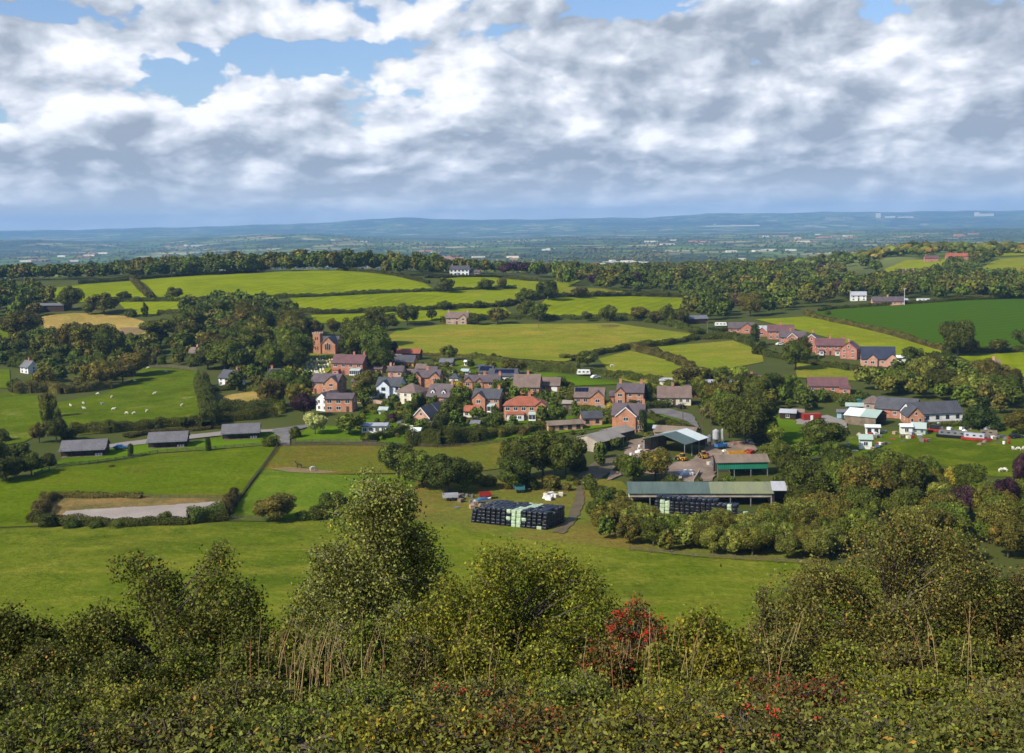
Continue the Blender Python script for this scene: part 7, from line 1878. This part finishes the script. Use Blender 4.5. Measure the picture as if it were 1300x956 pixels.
# long boats / greenhouses on the workshop grass
def longbox(px, py, L, rz, matb, matr, label, w_=2.2, h=1.3):
    P = at(px, py); root = empty('narrow_boat', P + Vector((0, 0, .2)), rz); tag(root, label, 'boat')
    mb = MB(); mb.ez([(-L / 2, -w_ / 2), (L / 2 - 1.5, -w_ / 2), (L / 2, 0), (L / 2 - 1.5, w_ / 2), (-L / 2, w_ / 2)], .2, 1.0); mb.build('hull', M[matb], root)
    mb = MB(); mb.ex([(-w_ * .42, 1.0), (w_ * .42, 1.0), (w_ * .36, 1.0 + h), (-w_ * .36, 1.0 + h)], -L / 2 + .8, L / 2 - 2.2); c = mb.build('cabin', M[matr], root)
    for i in range(int(L / 2.2) - 1):
        mb = MB(); mb.box(-L / 2 + 1.8 + i * 2, -w_ * .41, 1.2 + h * .4, .8, .08, .45); mb.build('window', M['glass'], c)
longbox(1216, 557, 13, -.55, 'black', 'lead', 'long dark narrow boat standing on the grass')
longbox(1240, 560, 9, -.55, 'red', 'silver', 'shorter boat with red hull on the grass right of the dark one')
longbox(1258, 556, 8, -.35, 'lead', 'timber', 'grey boat hull at the right of the boat yard')
longbox(1190, 549, 6, -.6, 'red', 'plumtile' if False else 'black', 'small boat with red hull left of the dark narrow boat')
# junk: individual pieces lying about
def junk(n, poly, seed, group, where, mats):
    rs = random.Random(seed); k = 0; lst = []
    while k < n:
        xs = [p[0] for p in poly]; ys = [p[1] for p in poly]; x, y = rs.uniform(min(xs), max(xs)), rs.uniform(min(ys), max(ys))
        if not inpoly(x, y, poly): continue
        k += 1; lst.append((x, y))
    lst.sort(); cnt = {}; tmp = []
    for x, y in lst:
        kind = rs.choice(['crate', 'drum', 'pallet', 'tarp', 'crate']); mt = rs.choice(mats); tmp.append((x, y, kind, mt))
    tot = {}
    for _, _, kd, mt in tmp: tot[(kd, mt)] = tot.get((kd, mt), 0) + 1
    for x, y, kd, mt in tmp:
        P = at(x, y); mb = MB(); a = rs.uniform(0, 3)
        if kd == 'crate': mb.box(0, 0, .5, 1.4, 1.1, 1.0, a); mb.box(0, 0, 1.03, 1.5, 1.2, .08, a); mb.box(0, 0, .3, 1.46, 1.16, .1, a)
        elif kd == 'drum': mb.tube((0, 0, 0), (0, 0, 1.1), .4, .4, 12); mb.tube((0, 0, .35), (0, 0, .42), .44, .44, 12); mb.tube((0, 0, .75), (0, 0, .82), .44, .44, 12)
        elif kd == 'pallet':
            for i in range(5): mb.box(math.cos(a) * (i - 2) * .35, math.sin(a) * (i - 2) * .35, .32, .22, 1.6, .06, a)
            for i in (-1, 0, 1): mb.box(-math.sin(a) * i * .6, math.cos(a) * i * .6, .16, 1.6, .14, .24, a)
        else:
            n_ = 7; pts = [(math.cos(i * 2 * PI / n_) * rs.uniform(.7, 1.5), math.sin(i * 2 * PI / n_) * rs.uniform(.6, 1.2)) for i in range(n_)]
            v = [(p[0], p[1], 0) for p in pts] + [(p[0] * .55, p[1] * .55, rs.uniform(.5, .9)) for p in pts] + [(0, 0, 1.0)]
            f = [(i, (i + 1) % n_, (i + 1) % n_ + n_, i + n_) for i in range(n_)] + [(i + n_, (i + 1) % n_ + n_, 2 * n_) for i in range(n_)]; mb.add(v, f)
        cnt[(kd, mt)] = cnt.get((kd, mt), 0) + 1
        col = {'white': 'white', 'timber': 'weathered brown', 'lead': 'grey', 'blue': 'blue', 'red': 'red', 'cream': 'cream', 'silver': 'silver', 'teal': 'teal', 'stone': 'reddish'}[mt]
        nm = {'crate': 'crate', 'drum': 'oil_drum', 'pallet': 'wooden_pallet', 'tarp': 'tarpaulin_heap'}[kd]
        o = mb.build(nm, M[mt]); o.location = P
        w_ = nm.replace('_', ' ')
        lb = ('%s %s %s from the left %s' % (ordinal(cnt[(kd, mt)]), col, w_, where)) if tot[(kd, mt)] > 1 else 'the only %s %s %s' % (col, w_, where)
        tag(o, lb, kd if kd != 'tarp' else 'tarpaulin', group)
junk(46, [(1075, 548), (1100, 545), (1150, 548), (1190, 552), (1180, 562), (1120, 566), (1095, 580), (1075, 566)], 3, 'clutter in the workshop grass', 'in the workshop clutter', ['white', 'timber', 'lead', 'timber', 'cream', 'stone', 'silver', 'red'])
junk(16, [(1236, 556), (1290, 556), (1280, 566), (1232, 566)], 4, 'clutter beside the boats', 'beside the grounded boats', ['white', 'lead', 'red', 'timber'])
junk(16, [(1186, 540), (1240, 538), (1250, 548), (1190, 550)], 14, 'clutter along the workshop wall', 'along the white workshop wall', ['white', 'lead', 'timber'])
junk(24, [(796, 572), (830, 560), (842, 568), (818, 584), (800, 586)], 5, 'rubbish between the barns', 'in the rubble between the barns', ['white', 'stone', 'timber', 'cream', 'silver'])
junk(9, [(860, 605), (882, 606), (880, 600), (862, 598)], 6, 'white bags by the farm yard', 'by the farm yard wall', ['white'])
junk(12, [(692, 636), (712, 636), (712, 630), (694, 629)], 8, 'white rubbish beside the mud track', 'beside the mud track', ['white', 'cream', 'red'])
junk(18, [(890, 590), (900, 568), (960, 560), (958, 576), (930, 578), (905, 596)], 9, 'things lying in the farm yard', 'lying in the farm yard', ['lead', 'timber', 'red', 'silver', 'cream'])
junk(22, [(480, 520), (520, 530), (640, 530), (735, 536), (700, 545), (560, 550), (480, 545)], 10, 'garden things in the village', 'in the lower village gardens', ['white', 'timber', 'stone', 'cream', 'lead', 'teal'])
junk(14, [(575, 628), (600, 626), (630, 640), (612, 650), (580, 650)], 11, 'things left in the bale paddock', 'left of the stacked bales', ['lead', 'timber', 'stone'])
junk(14, [(540, 470), (640, 466), (640, 478), (560, 484)], 13, 'garden things in the upper gardens', 'in the upper village gardens', ['white', 'timber', 'stone', 'cream'])
# gravestones in rows
gm = MB(); gm.ey([(-.3, -.2), (.3, -.2), (.3, .75), (.15, .95), (-.15, .95), (-.3, .75)], -.07, .07); gmesh = bpy.data.meshes.new('gravestone'); gmesh.from_pydata(gm.v, [], gm.f); gmesh.materials.append(M['stoneg'])
rs = random.Random(4); k = 0
for row in range(9):
    y0 = 455 + row * 3.1; cols = [x for x in np.arange(374 + row * 1.0, 425 - row * 1.8, 3.9)]
    j = 0
    for x in cols:
        if rs.random() < .12: continue
        j += 1
        o = bpy.data.objects.new('gravestone', gmesh); C.objects.link(o); o.location = at(x + rs.uniform(-.8, .8), y0 + rs.uniform(-.6, .6)); o.rotation_euler = (0, 0, R(-14 + rs.uniform(-12, 12))); s = rs.uniform(1.0, 1.7); o.scale = (s, s, s)
        tag(o, 'pale gravestone in the %s churchyard row from the church, %s from the left' % (ordinal(row + 1), ordinal(j)), 'gravestone', 'gravestones below the church')
# ------------------------------------------------------------------ the near bushes and birches on the brow of the hill
NL = {
 'birch': leafmat('near_birch_leaves', (0.130, 0.142, 0.032), (0.190, 0.198, 0.050), (0.259, 0.202, 0.030), 0.04, transl=.18, vlo=.35, vhi=1.7, objvar=.05),
 'thorn': leafmat('near_thorn_leaves', (0.078, 0.097, 0.018), (0.121, 0.134, 0.027), (0.259, 0.157, 0.024), 0.03, transl=.18, vlo=.3, vhi=1.7, objvar=.1),
 'gold': leafmat('near_golden_leaves', (0.121, 0.138, 0.018), (0.186, 0.189, 0.024), (0.311, 0.230, 0.018), 0.08, transl=.22, vlo=.35, vhi=1.6, objvar=.05),
 'rust': leafmat('near_rusty_leaves', (0.095, 0.103, 0.024), (0.142, 0.138, 0.032), (0.225, 0.129, 0.024), 0.05, transl=.18, vlo=.3, vhi=1.7, objvar=.1),
 'red': leafmat('near_reddish_leaves', (0.147, 0.097, 0.027), (0.112, 0.110, 0.024), (0.294, 0.065, 0.018), 0.1, transl=.2, vlo=.4, vhi=1.5, objvar=.1),
 'leaf': leafmat('near_green_leaves', (0.104, 0.138, 0.021), (0.155, 0.174, 0.027), (0.259, 0.202, 0.030), 0.05, transl=.22, vlo=.35, vhi=1.6, objvar=.12),
 'straw': leafmat('dry_stems', (0.34, 0.26, 0.12), (0.24, 0.20, 0.08), (0.26, 0.13, 0.06), 0.2, vlo=.5, vhi=1.2, objvar=.1),
}
M['berry'] = plain('red_berries', (0.62, 0.025, 0.012), var=.2, rough=.35)
def near_tree(name, label, px, top, y, wpx, zlow, mat, nleaf, seed, leaf=.062, nl=40, peaks=None, cat='tree', group=None, berries=0, stem='bark', cone=.0, lr=(.4, .78), gap=1.0):
    rs = np.random.RandomState(seed); G = at_col(px, y)
    k = ppm((G.x, G.y, 60)); d = ray(px, top); ztop = CAMZ + d[2] / d[1] * y; w = wpx / k
    zb = G.z + zlow; Hc = ztop - zb; nleaf = int(nleaf * (2.3 if nleaf > 6000 else 1.5)); nl = int(nl * 2.4); root = empty(name, G); tag(root, label, cat, group)
    cen = []
    pk = peaks or [(0, 1.0, 1.0)]
    per = max(3, nl // len(pk))
    for (ox, hh, ww_) in pk:
        for i in range(per):
            t = rs.uniform(0, 1) ** .85; r = rs.uniform(*lr) * (1 - .25 * t)
            prof = max(.16, 1 - t ** (2.0 - cone)) ** .55
            wr_ = w / 2 * ww_ * max(.12, prof) - r * .5; a = rs.uniform(0, 2 * PI); q = math.sqrt(rs.uniform(.15, 1)) * max(.1, wr_)
            cen.append((ox * w / 2 + q * math.cos(a), q * math.sin(a) * .85, zlow + (Hc * hh - r) * t + r * .3, r))
        cen.append((ox * w / 2 + rs.uniform(-.1, .1), 0, zlow + Hc * hh - .3, .3))
    cen = np.array(cen)
    li = rs.choice(len(cen), nleaf, p=cen[:, 3] ** 2 / (cen[:, 3] ** 2).sum())
    dd = rs.normal(size=(nleaf, 3)); dd /= np.linalg.norm(dd, axis=1, keepdims=True)
    rad = cen[li, 3] * (rs.uniform(0.1, 1.0, nleaf) ** .45) * (1 + .28 * rs.normal(size=nleaf) ** 2 * .5)
    P = cen[li, :3] + dd * rad[:, None] * np.array([1, 1, 1.1]); P[:, 2] -= rs.uniform(0, .12, nleaf)
    P = P[P[:, 2] > .05]
    Nn = dd[:len(P)] * .35 + rs.normal(size=P.shape) * .7 + np.array([0, 0, .35])
    V, F = quads(P, Nn, leaf, rs, .62); me = mesh_np('crown', V, F); me.materials.append(NL[mat]); link('crown', me, root)
    tb = MB(); hub = Vector((rs.uniform(-.1, .1), 0, zlow + Hc * .35))
    r0 = .05 + .010 * Hc; tb.tube((0, 0, -.4), hub * .5, r0, r0 * .8, 8); tb.tube(hub * .5, hub, r0 * .8, r0 * .55, 8)
    br = MB()
    for (ox, hh, ww_) in pk:
        tip = Vector((ox * w / 2, 0, zlow + Hc * hh * .92)); tb.tube(hub, hub.lerp(tip, .5) + Vector((rs.uniform(-.1, .1), 0, 0)), r0 * .5, r0 * .3, 6); tb.tube(hub.lerp(tip, .5), tip, r0 * .3, .012, 6)
    for c in cen:
        C_ = Vector(c[:3]); s = hub.lerp(Vector((c[0] * .3, c[1] * .3, max(hub.z * .6, c[2] - .7))), .8); mid = s.lerp(C_, .55) + Vector((rs.uniform(-.1, .1), rs.uniform(-.1, .1), .08))
        br.tube(s, mid, .022, .014, 5); br.tube(mid, C_, .014, .007, 5)
        for j in range(5):
            v = Vector(rs.normal(size=3)); v.normalize(); v.z = abs(v.z) * .7; br.tube(C_, C_ + v * c[3] * rs.uniform(.8, 1.25), .006, .003, 3)
    me = bpy.data.meshes.new('trunk'); me.from_pydata(tb.v, [], tb.f); me.materials.append(M[stem]); link('trunk', me, root)
    me = bpy.data.meshes.new('branches'); me.from_pydata(br.v, [], br.f); me.materials.append(M[stem]); link('branches', me, root)
    if berries:
        vs, fs = [], []; k0 = 0; bv, bf = ico((0, 0, 0), (1, 1, 1), rs, 0, 1)
        for i in range(berries):
            c = cen[rs.randint(len(cen))]; u = rs.normal(size=3); u /= np.linalg.norm(u); u[1] = -abs(u[1]); p = c[:3] + u * c[3] * rs.uniform(.8, 1.1)
            for j in range(9):
                q = p + rs.normal(size=3) * .035; vs.append(bv * rs.uniform(.011, .017) + q); fs.append(bf + k0); k0 += len(bv)
        me = mesh_np('berries', np.concatenate(vs), np.concatenate(fs), True); me.materials.append(M['berry']); o = link('berries', me, root); o['kind'] = 'stuff'
    return root
NT = near_tree
NT('birch_tree', 'large grey green birch rising highest in the near bushes left of centre', 482, 600, 30, 225, .8, 'birch', 34000, 1, nl=70, cone=.15, stem='palebark', leaf=.058, peaks=[(0, 1, 1.15), (0.15, 0.97, 1.01), (-0.42, 0.72, 0.9), (0.3, 0.8, 1.01)])
NT('thorn_tree', 'dark twin peaked thorn bush at the lower left', 218, 694, 30, 300, .3, 'thorn', 32000, 2, nl=66, peaks=[(-0.18, 0.97, 0.8), (0.42, 1.0, 0.8), (-0.6, 0.66, 0.72), (0.1, 0.7, 1.15), (0.8, 0.5, 0.43)])
NT('sallow_tree', 'broad golden green bush in the middle of the near bushes', 655, 684, 28, 300, .2, 'gold', 34000, 3, nl=76, peaks=[(-0.05, 1.0, 0.87), (0.45, 0.93, 0.72), (-0.5, 0.8, 0.72), (0, 0.7, 1.15), (0.75, 0.5, 0.51)], leaf=.055)
NT('thorn_tree', 'largest olive brown thorn tree filling the lower right', 1130, 652, 29, 370, .3, 'rust', 46000, 4, nl=96, peaks=[(-0.1, 1.0, 0.8), (0.3, 0.96, 0.72), (-0.5, 0.78, 0.72), (0.62, 0.72, 0.65), (0, 0.7, 1.15), (-0.8, 0.45, 0.43)], leaf=.055)
NT('thorn_bush', 'dark bush in the lower left corner', 14, 775, 26, 150, .2, 'thorn', 14000, 5, nl=36, peaks=[(0, 1, 1.15), (0.55, 0.86, 0.72)], cat='bush')
NT('berry_bush', 'thin reddish bush covered with red berries right of the golden one', 808, 752, 25, 95, .1, 'red', 5200, 6, nl=34, berries=110, cat='bush', peaks=[(0, 1, 1.01), (-0.4, 0.9, 0.72), (0.5, 0.8, 0.72)], leaf=.045, lr=(.2, .4))
NT('bramble_bush', 'yellow green leafy bush right of the berry bush', 897, 778, 25, 115, .1, 'gold', 10000, 7, nl=32, cat='bush', berries=14, peaks=[(-0.1, 1, 1.15), (0.6, 0.72, 0.72)])
NT('thin_sapling', 'thin straggling sapling with sparse leaves left of the large thorn tree', 972, 738, 26, 90, .2, 'rust', 4200, 8, nl=22, cat='tree', peaks=[(-0.1, 1, 0.58), (0.3, 0.8, 0.72)], leaf=.045, lr=(.2, .36))
NT('thorn_tree', 'olive thorn tree cut by the right edge', 1292, 722, 30, 100, .2, 'rust', 11000, 9, nl=34, peaks=[(0, 1, 1.15), (-0.4, 0.7, 0.72)], leaf=.055)
NT('thorn_bush', 'low olive bush between the twin peaked thorn and the birch', 372, 800, 25, 95, .1, 'leaf', 7000, 10, nl=24, cat='bush')
# low undergrowth on the brow: one plant after another from left to right
UG = [(60, 813, 23, 138, 'thorn'), (150, 824, 22, 138, 'thorn'), (240, 820, 23, 149.5, 'leaf'), (320, 816, 22, 126.5, 'thorn'), (410, 800, 23, 103.5, 'leaf'), (470, 790, 23, 92, 'leaf'), (530, 800, 22, 115, 'rust'), (600, 810, 22, 138, 'gold'), (690, 816, 22, 138, 'gold'), (765, 814, 22, 103.5, 'red'), (840, 816, 22, 103.5, 'leaf'), (915, 820, 22, 126.5, 'gold'), (990, 806, 22, 126.5, 'rust'), (1070, 814, 22, 138, 'leaf'), (1150, 818, 22, 149.5, 'rust'), (1230, 810, 22, 138, 'leaf'), (1300, 814, 22, 126.5, 'rust'), (20, 856, 15.6, 230, 'thorn'), (162, 865, 15.6, 230, 'leaf'), (304, 860, 15.6, 230, 'thorn'), (446, 869, 15.6, 230, 'leaf'), (588, 864, 15.6, 230, 'rust'), (730, 859, 15.6, 230, 'leaf'), (872, 868, 15.6, 230, 'gold'), (1014, 863, 15.6, 230, 'red'), (1156, 858, 15.6, 230, 'gold'), (1298, 867, 15.6, 230, 'rust'), (60, 903, 12.6, 260, 'leaf'), (210, 908, 12.6, 260, 'rust'), (360, 913, 12.6, 260, 'leaf'), (510, 906, 12.6, 260, 'gold'), (660, 911, 12.6, 260, 'red'), (810, 904, 12.6, 260, 'gold'), (960, 909, 12.6, 260, 'rust'), (1110, 914, 12.6, 260, 'leaf'), (1260, 907, 12.6, 260, 'thorn'), (-60, 830, 22, 130, 'thorn'), (-150, 860, 20, 150, 'leaf'), (1400, 815, 22, 130, 'rust'), (1500, 830, 21, 150, 'leaf'), (-150, 905, 15, 240, 'thorn'), (1440, 890, 15, 240, 'leaf'), (1560, 900, 14, 240, 'rust')]
wc = {'thorn': 'dark olive', 'leaf': 'green', 'rust': 'brownish', 'gold': 'golden green', 'red': 'reddish'}
_n = {}
for i, (px, top, y, wp, mt) in enumerate(UG):
    rw = 'upper' if i < 17 else 'middle' if i < 27 else 'lowest'; lo = i >= 17
    key = (mt, rw); _n[key] = _n.get(key, 0) + 1
    NT('bramble_bush', '%s %s bramble from the left in the %s row of undergrowth' % (ordinal(_n[key]), wc[mt], rw), px, top, y, wp, .0, mt, 5900, 40 + i, nl=18, cat='bush', group='brambles along the brow', leaf=.036 if lo else .05, lr=(.14, .3) if lo else (.2, .42), berries=(10 if mt in ('red', 'rust') and i % 2 else 0))
def stems():
    rs = random.Random(3); mb = MB()
    spots = [(390, 50, 50), (450, 60, 50), (560, 60, 22), (700, 90, 14), (830, 50, 26), (985, 40, 16), (330, 40, 12), (1180, 90, 10)]
    for (c, sp, n) in spots:
        for i in range(n):
            px = rs.gauss(c, sp * .6); y = rs.uniform(20, 24.5); P = at_col(px, y); h = rs.uniform(.9, 2.1); le = Vector((rs.uniform(-.25, .3), rs.uniform(-.1, .1), 0)) * h
            a = P; b = P + Vector((0, 0, h * .6)) + le * .4; c_ = P + Vector((0, 0, h)) + le
            mb.tube(a, b, .009, .006, 3); mb.tube(b, c_, .006, .0025, 3)
            if rs.random() < .5:
                for j in range(5): q = b.lerp(c_, .3 + .15 * j); mb.tube(q, q + Vector((rs.uniform(-.12, .12), rs.uniform(-.08, .08), .07)), .005, .002, 3)
    o = mb.build('dry_grass_stems', NL['straw'], fix=False); tag(o, 'dry grass and willowherb stems standing in front of the bushes', 'grass', kind='stuff')
stems()
def floor_leaves():
    rs = np.random.RandomState(9); n = 110000
    y = rs.uniform(8, 40, n); x = rs.uniform(-1, 1, n) * (y * .62 + 3); z = Z(x, y) + np.abs(rs.normal(size=n)) * .22 * (1 + .8 * np.sin(x * 1.7) * np.sin(y * 1.3))
    V, F = quads(np.stack([x, y, z], 1), rs.normal(size=(n, 3)) * .5 + np.array([0, -.2, .9]), .05, rs, .5)
    me = mesh_np('ground_cover', V, F); me.materials.append(NL['thorn']); o = link('ground_cover', me); tag(o, 'tangled low leaves and grass covering the brow of the hill', 'ground cover', kind='stuff')
floor_leaves()
